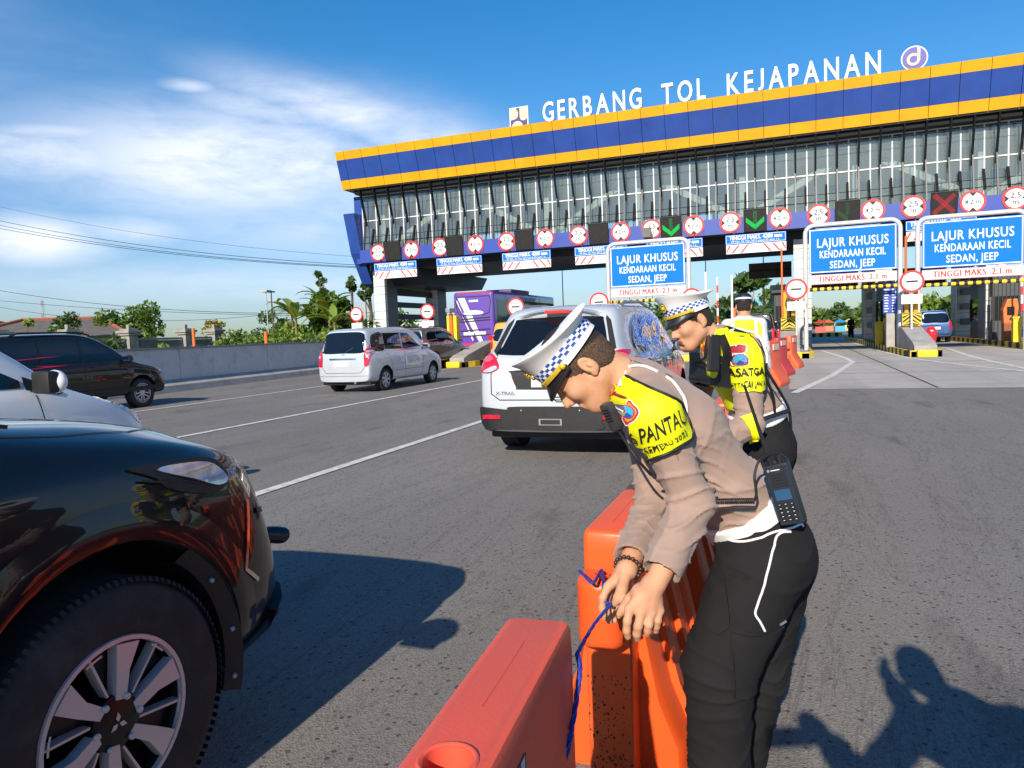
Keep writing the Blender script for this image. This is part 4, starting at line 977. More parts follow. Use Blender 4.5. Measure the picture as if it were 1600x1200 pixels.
t = pole(-44, 55, 5.9, 'leaning wooden utility pole left of the banana clump', .09, BARK, 0, 'utility pole', 'utility_pole')
def cable(pa, pb, sag, label, r=.018):
    A, B_ = Vector(pa), Vector(pb); b = MB(); b.tube([A.lerp(B_, i / 24) - Vector((0, 0, sag * 4 * (i / 24) * (1 - i / 24))) for i in range(25)], r, None, 5); o = b.build('overhead_cable', BLACK); tag(o, label, 'cable', 'overhead cables left of the gate'); return o
def cable3(a, mid, c, label, r=.022):
    """parabola through three measured points, carried on past the first one"""
    xs = np.array([a[0], mid[0], c[0]]); zs = np.array([a[1], mid[1], c[1]]); co = np.polyfit(xs, zs, 2); b = MB()
    b.tube([(x, 48, np.polyval(co, x)) for x in np.linspace(a[0] - 22, c[0], 40)], r, None, 5); tag(b.build('overhead_cable', BLACK), label, 'cable', 'overhead cables left of the gate')
cable3((-68.71, 14.98), (-46.13, 10.05), (-26.5, 7.1), 'thin uppermost overhead cable left of the gate', .012)
cable3((-68.87, 13.69), (-46.21, 9.16), (-27, 6.6), 'overhead cable, upper of the three thick ones')
cable3((-68.92, 13.28), (-46.23, 8.9), (-27, 6.5), 'overhead cable, middle of the three thick ones')
cable3((-68.96, 12.99), (-46.24, 8.79), (-27, 6.42), 'overhead cable, lowest of the three thick ones')
cable3((-69.68, 7.24), (-50.12, 4.58), (-28, 3.3), 'overhead cable just above the treetops', .022)
cable3((-69.81, 6.29), (-50.14, 4.36), (-28, 3.0), 'overhead cable passing behind the round tree', .018)
cable3((-69.88, 5.69), (-59.18, 4.2), (-38.8, 3.6), 'lowest overhead cable behind the roofs', .016)
# ---- far background seen under the gate
for i, (x, y, h, s, m) in enumerate(((3, 150, 4.2, 4.5, 0), (8, 160, 4.4, 5, 1), (13, 140, 4.0, 4, 0), (20, 130, 4.6, 5, 2), (26, 120, 5, 5, 1), (19, 95, 3.6, 3.5, 0), (24, 85, 3.8, 3.5, 1), (-3.6, 78, 7.0, 3.0, 1), (-1.2, 92, 6.0, 3.0, 0), (-10, 130, 5, 5, 1), (-18, 140, 5, 5, 0), (-26, 150, 6, 6, 1), (33, 100, 7, 5, 0), (-60, 160, 6, 7, 1), (-75, 170, 7, 8, 0), (-90, 150, 6, 7, 1))):
    tree(x, y, h, s, 'distant tree number' if False else ['distant tree in the middle lane opening, left', 'distant tree in the middle lane opening, right', 'distant tree behind the dark booth', 'distant bright tree in the right lane', 'distant dark tree in the right lane', 'tree behind the ticket machines', 'dark tree behind the blue drums', 'dark tree behind the cap of the standing officer', 'tree behind the raised boom', 'far tree behind the bus', 'far tree left of the bus front', 'far tree between bus and gate pillar', 'tree at the far right edge', 'far tree line behind the white building, right', 'far tree line behind the white building, middle', 'far tree line behind the white building, left'][i], m, 900, .5, 120 + i, low=.1, group='distant trees beyond the gate')
struct(MB().box((-200, 400, 0), (500, 404, 7)).build('far_woods', mat('far_green', (.06, .10, .05), .95, var=.5, vscale=.05)))
t = thing('distant_kiosk', 'small blue and white building far away left of the middle gate', 'building', (-2.6, 130, 0)); b = MB(); b.box((-6, 0, 0), (6, 5, 4.2)); b.build('wall', mat('kiosk_white', (.65, .7, .74), .7), t); b = MB(); b.box((-6.2, -.2, 4.2), (6.2, 5.2, 5.4)); b.build('roof', mat('kiosk_blue', (.12, .38, .65), .6), t); b = MB(); b.box((-4, -.06, 1), (4, -.01, 2.4)); b.build('window', GLASS, t)
t = thing('billboard', 'pale green and blue billboard left of the middle lane gate', 'billboard', (-.1, 60, 0)); b = MB(); b.box((-1.1, 0, 2.6), (.9, .1, 4.3)); b.build('panel', mat('billboard_pale', (.45, .62, .42), .5, var=.5, vscale=.8), t); b = MB(); b.box((-.1, .02, 0), (.0, .1, 2.6)); b.build('post', STEEL, t)
for i, (x, y, c, lb) in enumerate(((3.9, 100, (.55, .03, .03), 'red parasol like stall far down the middle lane'), (6.3, 102, (.02, .25, .55), 'blue stall far down the middle lane'), (5.2, 108, (.6, .12, .03), 'orange stall behind the red and blue stalls'), (7.9, 110, (.62, .5, .1), 'yellow stall beside the dark booth far down the lane'))):
    t = thing('market_stall', lb, 'stall', (x, y, 0), 0, 'stalls far down the middle lane'); b = MB(); b.add([(-.8, -.8, 1.15), (.8, -.8, 1.15), (.8, .8, 1.15), (-.8, .8, 1.15), (0, 0, 1.6)], [(0, 1, 4), (1, 2, 4), (2, 3, 4), (3, 0, 4), (3, 2, 1, 0)]); b.build('canopy', mat('stall_%d' % i, c, .6), t); b = MB(); b.box((-.6, -.7, 0), (.6, -.6, .7)); b.build('counter', mat('stall_front_%d' % i, tuple(min(1, v * 1.3 + .05) for v in c), .6), t)
    b = MB(); b.cyl((0, 0, 0), (0, 0, 1.2), .04, None, 8); b.build('pole', STEEL, t)
t = thing('median_kerb', 'yellow and black kerb crossing the far end of the middle lane', 'kerb', (3.3, 70, 0)); b = MB(); striped(b, -1.6, 1.2, 0, .4, 0, .35, .3, 0); b.build('striped_kerb', None, t)
# ================================================================ vehicles
def paint(name, col, metal=0.0, rough=0.35, wave=0.0):
    m = bpy.data.materials.new(name); m.use_nodes = True; MATS[name] = m; t = NT(m.node_tree); b = t.n['Principled BSDF']; o = t.node('ShaderNodeTexCoord').outputs['Object']
    d = t.ramp(t.noise(o, 2.5, 6, 0.65), [(0.45, 0.0), (0.8, 0.22)]); t.l.new(t.mix(d, tuple(col), tuple(v * .72 + (.012 if max(col) > .05 else .003) for v in col)), b.inputs['Base Color'])
    b.inputs['Metallic'].default_value = metal; b.inputs['Roughness'].default_value = rough; b.inputs['Specular IOR Level'].default_value = .1 if max(col) < .05 else .5; b.inputs['Coat Weight'].default_value = 1.0; b.inputs['Coat Roughness'].default_value = 0.025
    t.l.new(t.math('ADD', t.math('MULTIPLY', t.noise(o, 6, 5), .14), rough - .07), b.inputs['Roughness'])
    if wave:
        bn = t.node('ShaderNodeBump'); bn.inputs['Strength'].default_value = wave; bn.inputs['Distance'].default_value = .02; t.l.new(t.noise(o, 7, 2, .5, 1.0), bn.inputs['Height']); t.l.new(bn.outputs[0], b.inputs['Coat Normal'])
    return m
P_SILVER = paint('silver_paint', (.60, .64, .68), .35, .34); P_PALE = paint('pale_silver_paint', (.62, .66, .70), .35, .36, .25); P_WHITE = paint('white_car_paint', (.78, .79, .80), 0, .35); P_BLACK = paint('black_car_paint', (.006, .007, .010), 0, .3); P_GREY = paint('grey_car_paint', (.10, .105, .11), .5, .35); P_BROWN = paint('dark_brown_paint', (.016, .013, .012), .1, .35); P_ORANGE = paint('orange_car_paint', (.75, .33, .02), 0, .4); P_PURPLE = paint('purple_paint', (.115, .045, .34), 0, .35); P_BLUE = paint('blue_car_paint', (.03, .10, .30), .2, .35)
LAMP_R = mat('tail_red', (.55, .01, .03), .12, var=.3, vscale=25, coat=1.0); LAMP_C = mat('lamp_clear', (.62, .64, .66), .10, .4, var=.25, vscale=22, coat=1.0); ARCH = mat('arch_dark', (.010, .010, .011), .8, var=.3); TRIM = mat('trim_black', (.013, .013, .014), .55, var=.25, vscale=20); SEAM = mat('seam', (.012, .012, .013), .9); ALLOY = mat('alloy', (.60, .56, .57), .32, .35, var=.06); ALLOYD = mat('alloy_dark', (.012, .012, .014), .3, .3, var=.2); PLATE = mat('plate_white', (.72, .72, .70), .5)
def car_shell(t, st, L, W, H, pm, wheels, arch_r, zb):
    """st: stations front to rear (sLow,sBelt,sTop,w,wr,zb,zbelt,ztop); closed cage, subdivided, with wheel arches cut out"""
    rows = []
    for sl, sb, stp, w, wr, b0, zt, zz in st:
        h = min(.07, .4 * (zz - zt)); w *= W / 2; wr *= W / 2
        rows.append([(.80 * w, sl, b0), (.965 * w, sl, b0 + .03), (w, sl, b0 + .22), (w, sl * .6 + sb * .4, zt - .22), (w * .975, sb, zt - .02), (w * .93 * .5 + wr * .5 if zz - zt > .25 else w * .93, sb * .8 + stp * .2, zt + h), (wr, stp * .9 + sb * .1, zz - min(.08, .35 * (zz - zt))), (wr * .86, stp, zz - .012), (wr * .45, stp, zz)])
    n = len(rows[0]); vs = []; fs = []
    for s in (1, -1):
        for r in rows:
            for y, sx, z in r: vs.append((s * y, L / 2 - sx, z))
    R = lambda i, k: i * n + k
    Lf = lambda i, k: (len(rows) + i) * n + k
    m = len(rows)
    for i in range(m - 1):
        for k in range(n - 1):
            fs.append((R(i, k), R(i, k + 1), R(i + 1, k + 1), R(i + 1, k))); fs.append((Lf(i, k), Lf(i + 1, k), Lf(i + 1, k + 1), Lf(i, k + 1)))
        fs.append((R(i, n - 1), Lf(i, n - 1), Lf(i + 1, n - 1), R(i + 1, n - 1))); fs.append((R(i, 0), R(i + 1, 0), Lf(i + 1, 0), Lf(i, 0)))
    for k in range(n - 1):
        fs.append((R(0, k), Lf(0, k), Lf(0, k + 1), R(0, k + 1))); fs.append((R(m - 1, k), R(m - 1, k + 1), Lf(m - 1, k + 1), Lf(m - 1, k)))
    b = MB(); b.add(vs, fs); o = b.build('body', pm, None); subsurf(o, 3)
    co = np.array([v.co for v in o.data.vertices]); lo, hi = co.min(0), co.max(0)
    k = np.array([W, L, H - zb]) / (hi - lo); co = (co - (lo + hi) / 2) * k + np.array([0, 0, (H + zb) / 2]); o.data.vertices.foreach_set('co', co.ravel()); o.data.update()
    surf = Surf(o)
    o.data.materials.append(ARCH)
    cut = MB()
    for y, z in wheels:
        for s in (-1, 1): cut.cyl((s * (W / 2 - .42), y, z), (s * (W / 2 + .3), y, z), arch_r, None, 48)
    c = cut.build('cutter', pm); md = o.modifiers.new('arches', 'BOOLEAN'); md.operation = 'DIFFERENCE'; md.object = c; md.solver = 'EXACT'; bake(o); bpy.data.objects.remove(c)
    for p in o.data.polygons:
        q = p.center
        if abs(q.x) > .3 and any(math.hypot(q.y - y, q.z - z) < arch_r + .004 for y, z in wheels) and q.z < H * .7:
            nn = p.normal
            if abs(q.x) < W / 2 - .40 or abs(math.hypot(q.y - y if False else 0, 0)) > 1 or any(abs(math.hypot(q.y - y, q.z - z) - arch_r) < .01 for y, z in wheels): p.material_index = 1
    o.data.polygons.foreach_set('use_smooth', [True] * len(o.data.polygons)); o.data.set_sharp_from_angle(angle=rad(38)); o.parent = t
    return o, surf
def wheel(t, x, y, r, rr, side, style=0, w=.21):
    """tyre with an alloy rim as its child"""
    b = MB(); s = side; o = (x, y, r); ax = (s, 0, 0)
    b.lathe([(rr, -w), (rr + .03, -w), (r - .03, -w), (r - .006, -w + .02), (r, -w + .05), (r, -.05), (r - .006, -.022), (r - .03, -.002), (rr + .045, .004), (rr + .018, -.004), (rr, -.012)], o, ax, RUBBER, 48, False)
    for k in range(104):
        a = 2 * math.pi * k / 104; c, sn = math.cos(a), math.sin(a)
        for q0, q1 in ((-.05, -.0), (-w, -w + .06)):
            p = Vector((x, y + c * (r + .001), r + sn * (r + .001))); tn = Vector((0, -sn, c)); rd = Vector((0, c, sn)); X = Vector((s, 0, 0))
            b.add([p + X * q0 - tn * .0065 - rd * .008, p + X * q1 - tn * .0065 - rd * .012, p + X * q1 + tn * .0065 - rd * .012, p + X * q0 + tn * .0065 - rd * .008, p + X * q0 - tn * .0058 + rd * .0015, p + X * (q1 - s * 0 - .01) - tn * .0058 + rd * .0012, p + X * (q1 - .01) + tn * .0058 + rd * .0012, p + X * q0 + tn * .0058 + rd * .0015], [(4, 5, 6, 7), (0, 1, 5, 4), (1, 2, 6, 5), (2, 3, 7, 6), (3, 0, 4, 7)], RUBBER)
    ty = b.build('wheel', RUBBER, t, smooth=40)
    b = MB(); b.lathe([(.02, -.13), (rr * .55, -.13), (rr - .02, -.10), (rr - .012, -.03), (rr, -.012)], o, ax, ALLOYD, 40, False)
    b.lathe([(rr - .014, -.02), (rr - .012, -.004), (rr, -.004), (rr + .002, -.012)], o, ax, ALLOY, 48, False)
    X = Vector((s, 0, 0))
    def P(a, rad_, d): return Vector((x, y + math.cos(a) * rad_, r + math.sin(a) * rad_)) + X * d
    def spoke(a0, w0, a1, w1, r0, r1, d0, d1, m, dark=True):
        q = [P(a0 - w0 / r0 * .5, r0, d0), P(a0 + w0 / r0 * .5, r0, d0), P(a1 + w1 / r1 * .5, r1, d1), P(a1 - w1 / r1 * .5, r1, d1)]; b.add(q + [v - X * .035 for v in q], [(0, 1, 2, 3), (0, 4, 5, 1), (1, 5, 6, 2), (2, 6, 7, 3), (3, 7, 4, 0)], m)
    if style == 0:                                           # twisted two tone spokes
        for k in range(6):
            a = k * math.pi / 3 + .25
            spoke(a, .034, a + .10, .042, .062, rr * .60, -.012, -.006, ALLOY); spoke(a + .10, .042, a + .06, .074, rr * .60, rr - .016, -.006, -.004, ALLOY)
            spoke(a + .50, .007, a + .62, .007, .080, rr - .015, -.020, -.006, ALLOY); spoke(a + .25, .06, a + .30, .09, .06, rr - .02, -.05, -.045, ALLOYD)
            q = [P(a + .06 + .4 + j * .06, rr - .02, -.0045) for j in range(5)]; b.grid([q, [v + (Vector((x, y, r)) - v).normalized() * .006 for v in q]], ALLOY)
        b.lathe([(.075, -.06), (.075, -.018), (.055, -.012), (.0, -.012)], o, ax, ALLOYD, 24, False)
        for k in range(6): b.ball(P(k * math.pi / 3 + .05, .068, -.008), .010, ALLOY, 8, 5)
        for k in range(3):                                   # three lozenges in the hub cap
            a = math.pi / 2 + k * 2 * math.pi / 3; b.add([P(a, .003, -.009), P(a - .5, .016, -.009), P(a, .030, -.009), P(a + .5, .016, -.009)], [(0, 1, 2, 3)], ALLOY)
    elif style == 1:                                         # five open double loops
        for k in range(5):
            a = k * 2 * math.pi / 5 + .3
            for e in (-.42, .42): spoke(a + e * .25, .022, a + e, .030, .05, rr - .03, -.01, -.006, ALLOY)
            q = [P(a + j * .105, rr - .035, -.006) for j in range(-4, 5)]; b.grid([q, [v + (Vector((x, y, r)) - v).normalized() * .022 for v in q]], ALLOY)
        b.lathe([(.06, -.05), (.06, -.012), (.0, -.008)], o, ax, ALLOY, 20, False)
    else:                                                    # plain wide spokes
        for k in range(7):
            a = k * 2 * math.pi / 7; spoke(a, .045, a + .08, .075, .04, rr - .012, -.008, -.008, ALLOY)
        b.lathe([(.055, -.05), (.055, -.004), (.0, -.002)], o, ax, ALLOY, 20, False)
    rim = b.build('rim', None, ty, smooth=35); return ty
def side_frame(s, W): return dict(o=(s * (W / 2 + .5), 0, 0), U=(0, 1, 0), V=(0, 0, 1), D=(-s, 0, 0))
def rear_frame(L): return dict(o=(0, -L / 2 - .6, 0), U=(1, 0, 0), V=(0, 0, 1), D=(0, 1, 0))
def front_frame(L): return dict(o=(0, L / 2 + .6, 0), U=(1, 0, 0), V=(0, 0, 1), D=(0, -1, 0))
def top_frame(H): return dict(o=(0, 0, H + .6), U=(1, 0, 0), V=(0, 1, 0), D=(0, 0, -1))
def handle(t, s, y, z, x, m):
    b = MB(); b.tube([(x, y - .09, z), (x + s * .035, y - .06, z), (x + s * .035, y + .06, z), (x, y + .09, z)], .012, None, 8); return b.build('door_handle', m, t, smooth=50)
def mirror(t, s, y, z, x, m, glass_back=True):
    b = MB(); b.ball((x + s * .13, y, z), (.12, .075, .085), m, 16, 10); b.tube([(x - s * .02, y + .02, z - .05), (x + s * .07, y, z - .045)], [.03, .022], TRIM, 8); o = b.build('side_mirror', None, t, smooth=60)
    b = MB(); b.prism([(s * .04 + x, z - .055), (s * .22 + x, z - .055), (s * .225 + x, z + .05), (s * .05 + x, z + .055)], 1, y - .078, y - .070); b.build('mirror_glass', mat('mirror_glass', (.5, .55, .6), .03, 1.0), o); return o
ST = lambda **k: k
def hatch(L, W, H, zb, hood_f, hood_r, belt, cowl, roof_s, tail, wr=.76, rear_in=.30, nose=.62, belt_r=None, back_w=.90, drop=.06, win_in=.0):
    br = belt_r or belt
    return [(.10, .13, .26, nose, nose * .80, zb + .06, hood_f - .17, hood_f - .05), (.03, .07, .22, nose * 1.18, nose, zb + .02, hood_f - .14, hood_f - .01), (.13, .20, .36, .93, .80, zb, hood_f - .09, hood_f + .02), (.42, .46, .60, .99, .85, zb, hood_f + (hood_r - hood_f) * .2 - .05, hood_f + (hood_r - hood_f) * .45 + .02), (cowl - .12, cowl - .10, cowl, 1.0, .88, zb, belt - .05, hood_r),
            (cowl + .25, cowl + .25, cowl + .26, 1.0, wr + .09, zb, belt, hood_r + (H - hood_r) * .42), (roof_s, roof_s, roof_s - .05, 1.0, wr + .01, zb, belt, H - .04), (roof_s + .5, roof_s + .5, roof_s + .5, 1.0, wr, zb, belt + (br - belt) * .3, H), (L - 1.3, L - 1.3, L - 1.3, 1.0, wr - .005, zb, br - .02, H - .01), (L - .50, L - .45, L - .42 - rear_in * .4, .99, wr - .02, zb, br, H - drop * .5),
            (L - .16, L - .14, L - rear_in - .05, .955, wr - .05, zb + .02, br, H - drop), (L - .03, L - .05, L - rear_in, back_w, wr - .09, zb + .04, br - .01, H - drop - .03), (L, L - .03, L - rear_in + .015, back_w - .09, wr - .14, zb + .05, br - .02, H - drop - .05)]
def plain_parts(t, sf, L, W, H, zb, wins, seams, pm, handles, s_list=(1, -1)):
    for s in s_list:
        f = side_frame(s, W)
        for w in wins:
            b = MB(); sf.sheet(b, [w], eps=.006, m=GLASS, step=.09, thick=.01, **f); b.build('window', GLASS, t, smooth=50)
        b = MB()
        for sm in seams: sf.ribbon(b, sm, .009, eps=.0025, m=SEAM, **f)
        if seams: b.build('door_seam', SEAM, t)
        for y, z in handles:
            h = sf.hit((s * (W / 2 + .5), y, z), (-s, 0, 0)); handle(t, s, y, z, h[0].x if h else s * W / 2, pm)
# ---------------------------------------------------------------- silver van, rear three quarter view
def silver_van():
    L, W, H, zb = 4.35, 1.66, 1.70, .24
    t = thing('parked_car', 'silver family van seen from behind in the second lane with tall red tail lamps', 'car', (-10.78, 18.30, 0)); r = .30; wy = (L / 2 - .80, -L / 2 + .80)
    st = hatch(L, W, H, zb, .86, 1.02, 1.02, 1.0, 1.75, 0, wr=.80, rear_in=.22, nose=.6, back_w=.93, belt_r=1.04)
    o, sf = car_shell(t, st, L, W, H, P_SILVER, [(y, r + .02) for y in wy], .355, zb)
    yb = -L / 2
    plain_parts(t, sf, L, W, H, zb, [smooth_loop([(yb + .28, 1.13), (yb + .34, 1.42), (yb + .52, 1.52), (yb + .86, 1.53), (yb + .86, 1.10), (yb + .45, 1.06)], 3), [(yb + .93, 1.10), (yb + .93, 1.53), (yb + 1.80, 1.53), (yb + 1.80, 1.09)], [(yb + 1.88, 1.09), (yb + 1.88, 1.53), (yb + 2.25, 1.51), (yb + 2.88, 1.12)]],
                [[(yb + .90, 1.56), (yb + .90, 1.0), (yb + 1.12, .72), (yb + 1.14, .34), (yb + 1.84, .30), (yb + 1.84, 1.56)], [(yb + 1.84, .30), (yb + 2.80, .32), (yb + 2.92, .70), (yb + 2.92, 1.08)], [(yb + 1.2, .52), (yb + 2.9, .52)]], P_SILVER, [(yb + 1.25, .97), (yb + 2.15, .97)])
    f = rear_frame(L); b = MB(); sf.sheet(b, [smooth_loop([(-.66, 1.06), (-.60, 1.40), (-.50, 1.555), (0, 1.575), (.50, 1.555), (.60, 1.40), (.66, 1.06), (0, 1.03)], 4)], eps=.006, m=GLASS, step=.08, thick=.01, **f); b.build('rear_window', GLASS, t, smooth=50)
    for s in (-1, 1):
        b = MB(); sf.sheet(b, [smooth_loop([(s * .64, .70), (s * .75, .72), (s * .765, 1.0), (s * .74, 1.17), (s * .645, 1.12), (s * .635, .9)], 3)], eps=.012, m=LAMP_R, step=.04, thick=.02, **f)
        for z in (.95, 1.06): sf.sheet(b, [[(s * .71 + .035 * math.cos(a), z + .035 * math.sin(a)) for a in np.linspace(0, 6, 12)]], eps=.016, m=LAMP_C, step=.05, **f)
        b.build('tail_lamp', None, t, smooth=50)
    b = MB(); sf.ribbon(b, [(-.62, 1.0), (-.64, .66), (-.52, .52), (.52, .52), (.64, .66), (.62, 1.0)], .010, eps=.003, m=SEAM, **f); sf.ribbon(b, [(-.74, .44), (.74, .44)], .008, eps=.003, m=SEAM, **f); b.build('hatch_seam', SEAM, t)
    b = MB(); sf.sheet(b, [rect(-.40, .87, .40, .905)], eps=.025, m=CHROME, step=.05, thick=.025, **f); sf.text(b, 'O', (-.0, .97), .07, eps=.01, m=CHROME, width=.10, **f); b.build('chrome_strip', CHROME, t, smooth=40)
    b = MB(); sf.sheet(b, [rect(-.27, .68, .17, .83)], eps=.014, m=PLATE, step=.06, thick=.012, **f); b.build('number_plate', PLATE, t)
    b = MB(); b.box((-.72, yb + .12, .20), (.72, yb + .6, .36)); b.build('rear_underside', TRIM, t, bevel=.03)
    b = MB(); b.cyl((.35, yb - .01, .27), (.35, yb + .3, .27), .03, None, 10); b.build('exhaust', STEEL, t)
    b = MB(); sf.ribbon(b, [(.08, 1.04), (.17, 1.10), (.30, 1.16)], .018, eps=.02, m=TRIM, **f); b.build('wiper', TRIM, t)
    for s in (1, -1):
        mirror(t, s, yb + 2.92, 1.12, s * .80, P_SILVER)
        for y in wy: wheel(t, s * .80, y, r, .20, s, 2, .19)
    return t
silver_van()
# ---------------------------------------------------------------- silver SUV straight ahead
def silver_suv():
    L, W, H, zb = 4.64, 1.84, 1.72, .26
    t = thing('parked_car', 'silver SUV seen from behind, right side wrapped in clear plastic, ahead of the officers', 'car', (-2.40, 7.5 + L / 2, 0)); r = .345; wy = (L / 2 - .92, -L / 2 + .98); yb = -L / 2
    st = hatch(L, W, H, zb, .92, 1.05, 1.06, 1.1, 1.95, 0, wr=.76, rear_in=.46, nose=.6, back_w=.90, belt_r=1.12, drop=.06)
    o, sf = car_shell(t, st, L, W, H, P_PALE, [(y, r + .02) for y in wy], .41, zb)
    win = smooth_loop([(yb + .62, 1.20), (yb + .86, 1.40), (yb + 1.2, 1.53), (yb + 1.25, 1.53), (yb + 1.25, 1.16), (yb + .8, 1.17)], 3)
    plain_parts(t, sf, L, W, H, zb, [win, [(yb + 1.30, 1.16), (yb + 1.30, 1.54), (yb + 2.02, 1.56), (yb + 2.02, 1.13)], [(yb + 2.10, 1.13), (yb + 2.10, 1.56), (yb + 2.55, 1.52), (yb + 3.15, 1.14)]],
                [[(yb + 1.28, 1.56), (yb + 1.28, 1.0), (yb + 1.42, .72), (yb + 1.45, .36), (yb + 2.06, .34), (yb + 2.06, 1.56)], [(yb + 2.06, .34), (yb + 3.05, .36), (yb + 3.16, .8), (yb + 3.16, 1.1)]], P_PALE, [(yb + 1.55, 1.0), (yb + 2.35, .98)])
    f = rear_frame(L)
    b = MB(); sf.sheet(b, [smooth_loop([(-.62, 1.16), (-.60, 1.25), (-.52, 1.50), (-.46, 1.545), (0, 1.56), (.46, 1.545), (.52, 1.50), (.60, 1.25), (.62, 1.16), (0, 1.145)], 3)], eps=.006, m=GLASS, step=.07, thick=.01, **f); b.build('rear_window', GLASS, t, smooth=50)
    for s in (-1, 1):                                        # black pillars beside the glass
        b = MB(); sf.sheet(b, [[(s * .635, 1.14), (s * .66, 1.16), (s * .70, 1.20), (s * .60, 1.50), (s * .54, 1.56), (s * .54, 1.52), (s * .615, 1.27)]], eps=.005, m=TRIM, step=.05, **f); b.build('pillar_trim', mat('gloss_black', (.012, .012, .014), .1), t, smooth=50)
        b = MB(); sf.sheet(b, [smooth_loop([(s * .60, 1.02), (s * .63, 1.10), (s * .70, 1.165), (s * .80, 1.17), (s * .86, 1.09), (s * .84, .975), (s * .70, .965)], 3)], eps=.012, m=LAMP_R, step=.035, thick=.02, **f); lp = b.build('tail_lamp', LAMP_R, t, smooth=50)
        b = MB(); sf.sheet(b, [smooth_loop([(s * .62, 1.01), (s * .70, .975), (s * .79, .975), (s * .74, 1.01), (s * .65, 1.04)], 3)], eps=.017, m=LAMP_C, step=.03, **f); sf.sheet(b, [smooth_loop([(s * .68, 1.11), (s * .74, 1.08), (s * .82, 1.10), (s * .78, 1.135), (s * .71, 1.145)], 3)], eps=.017, m=mat('tail_pink', (.75, .10, .16), .12, coat=1.0), step=.03, **f); b.build('lens', None, lp, smooth=50)
        b = MB(); sf.sheet(b, [rect(s * .68 - .10, .455, s * .68 + .10, .50)], eps=.055, m=LAMP_R, step=.05, thick=.02, **f); b.build('reflector', LAMP_R, t)
    b = MB(); sf.sheet(b, [smooth_loop([(-.92, .57), (-.52, .555), (-.48, .585), (0, .59), (.48, .585), (.52, .555), (.92, .57), (.84, .30), (0, .27), (-.84, .30)], 3)], eps=.035, m=TRIM, step=.07, thick=.06, **f); b.build('lower_bumper', TRIM, t, smooth=45)
    b = MB(); sf.sheet(b, [smooth_loop([(-.50, .56), (.50, .56), (.56, .42), (.50, .34), (-.50, .34), (-.56, .42)], 2)], eps=.05, m=TRIM, step=.08, thick=.03, **f); sf.sheet(b, [rect(-.13, .39, .13, .46)], eps=.056, m=STEEL, step=.05, **f); sf.sheet(b, [rect(-.11, .40, .11, .45)], eps=.058, m=INK, step=.05, **f)
    for s in (-.33, .33): b.ball((s, yb - .05, .55), .012, STEEL, 8, 6)
    b.build('diffuser', None, t, smooth=45)
    b = MB(); sf.ribbon(b, [(-.64, 1.13), (-.70, .95), (-.70, .73), (-.60, .66), (.60, .66), (.70, .73), (.70, .95), (.64, 1.13)], .011, eps=.003, m=SEAM, **f); b.build('hatch_seam', SEAM, t)
    b = MB(); sf.sheet(b, [smooth_loop([(-.42, .985), (.42, .985), (.46, .95), (.40, .80), (.34, .775), (-.34, .775), (-.40, .80), (-.46, .95)], 3)], eps=.004, m=TRIM, step=.05, **f); b.build('plate_recess', mat('recess_grey', (.10, .11, .13), .4, .4), t)
    b = MB(); sf.sheet(b, [rect(-.40, .985, .40, 1.03)], eps=.035, m=P_PALE, step=.05, thick=.04, **f); b.build('hatch_grip', P_PALE, t, smooth=40)
    b = MB(); sf.sheet(b, [rect(-.22, .80, .22, .93)], eps=.012, m=PLATE, step=.05, thick=.01, **f); b.build('number_plate', PLATE, t)
    b = MB(); sf.text(b, 'X-TRAIL', (-.53, .715), .055, eps=.006, m=CHROME, bold=.01, width=.23, **f); b.build('badge', CHROME, t)
    b = MB(); sf.ribbon(b, [(.02, .69), (.06, .64), (.20, .64), (.24, .69), (.02, .69)], .012, eps=.004, m=SEAM, **f); b.build('hatch_latch', SEAM, t)
    # roof spoiler with the high stop lamp
    b = MB(); y = yb + .40; P = []
    for x in np.linspace(-.62, .62, 13):
        z = 1.655 - .10 * (abs(x) / .62) ** 2.6; P.append([(x, y + .42, z + .012), (x, y + .06, z - .004), (x, y - .06 + .1 * (abs(x) / .62) ** 2, z - .03), (x, y + .02, z - .075), (x, y + .30, z - .05)])
    b.grid(P, P_PALE); b.build('roof_spoiler', P_PALE, t, smooth=60)
    b = MB(); b.box((-.15, y - .068, 1.600), (.15, y - .02, 1.632)); b.build('stop_lamp', mat('stop_red', (.75, .03, .015), .15, emit=((1, .05, .02), .25)), t, bevel=.008)
    for s in (-1, 1):
        b = MB(); b.tube([(s * .60, yb + .85, 1.655), (s * .615, yb + 1.0, 1.71), (s * .63, yb + 1.9, 1.735), (s * .60, yb + 2.55, 1.69)], .02, None, 8); b.build('roof_rail', STEEL, t, smooth=50)
    b = MB(); sf.ribbon(b, [(.05, 1.17), (.28, 1.215), (.42, 1.20)], .022, eps=.02, m=TRIM, **f); b.build('wiper', TRIM, t)
    b = MB(); b.box((-.78, yb + .16, .22), (.78, yb + .7, .36)); b.build('rear_underside', TRIM, t, bevel=.03)
    for s in (1, -1):
        mirror(t, s, yb + 3.12, 1.14, s * .88, P_PALE)
        for y in wy: wheel(t, s * .89, y, r, .225, s, 2, .225)
    # clear plastic film taped over the right side
    film = thin_glass('plastic_film', (.93, .95, .96), .01); ff = side_frame(1, W); vs, fs = cdt([smooth_loop([(yb + .5, .92), (yb + .6, 1.15), (yb + .85, 1.45), (yb + 1.5, 1.60), (yb + 2.6, 1.58), (yb + 3.3, 1.12), (yb + 3.2, .92), (yb + 1.8, .86)], 4)], .035); Q = sf.lay(vs, eps=.02, **ff); b = MB()
    b.add([q + n * (.011 * noise.noise(Vector((v[0] * 3.1, v[1] * 5.3, 1))) ) for (q, n), v in zip(Q, vs)], fs); b.build('plastic_film', film, t, smooth=80)
    return t
silver_suv()
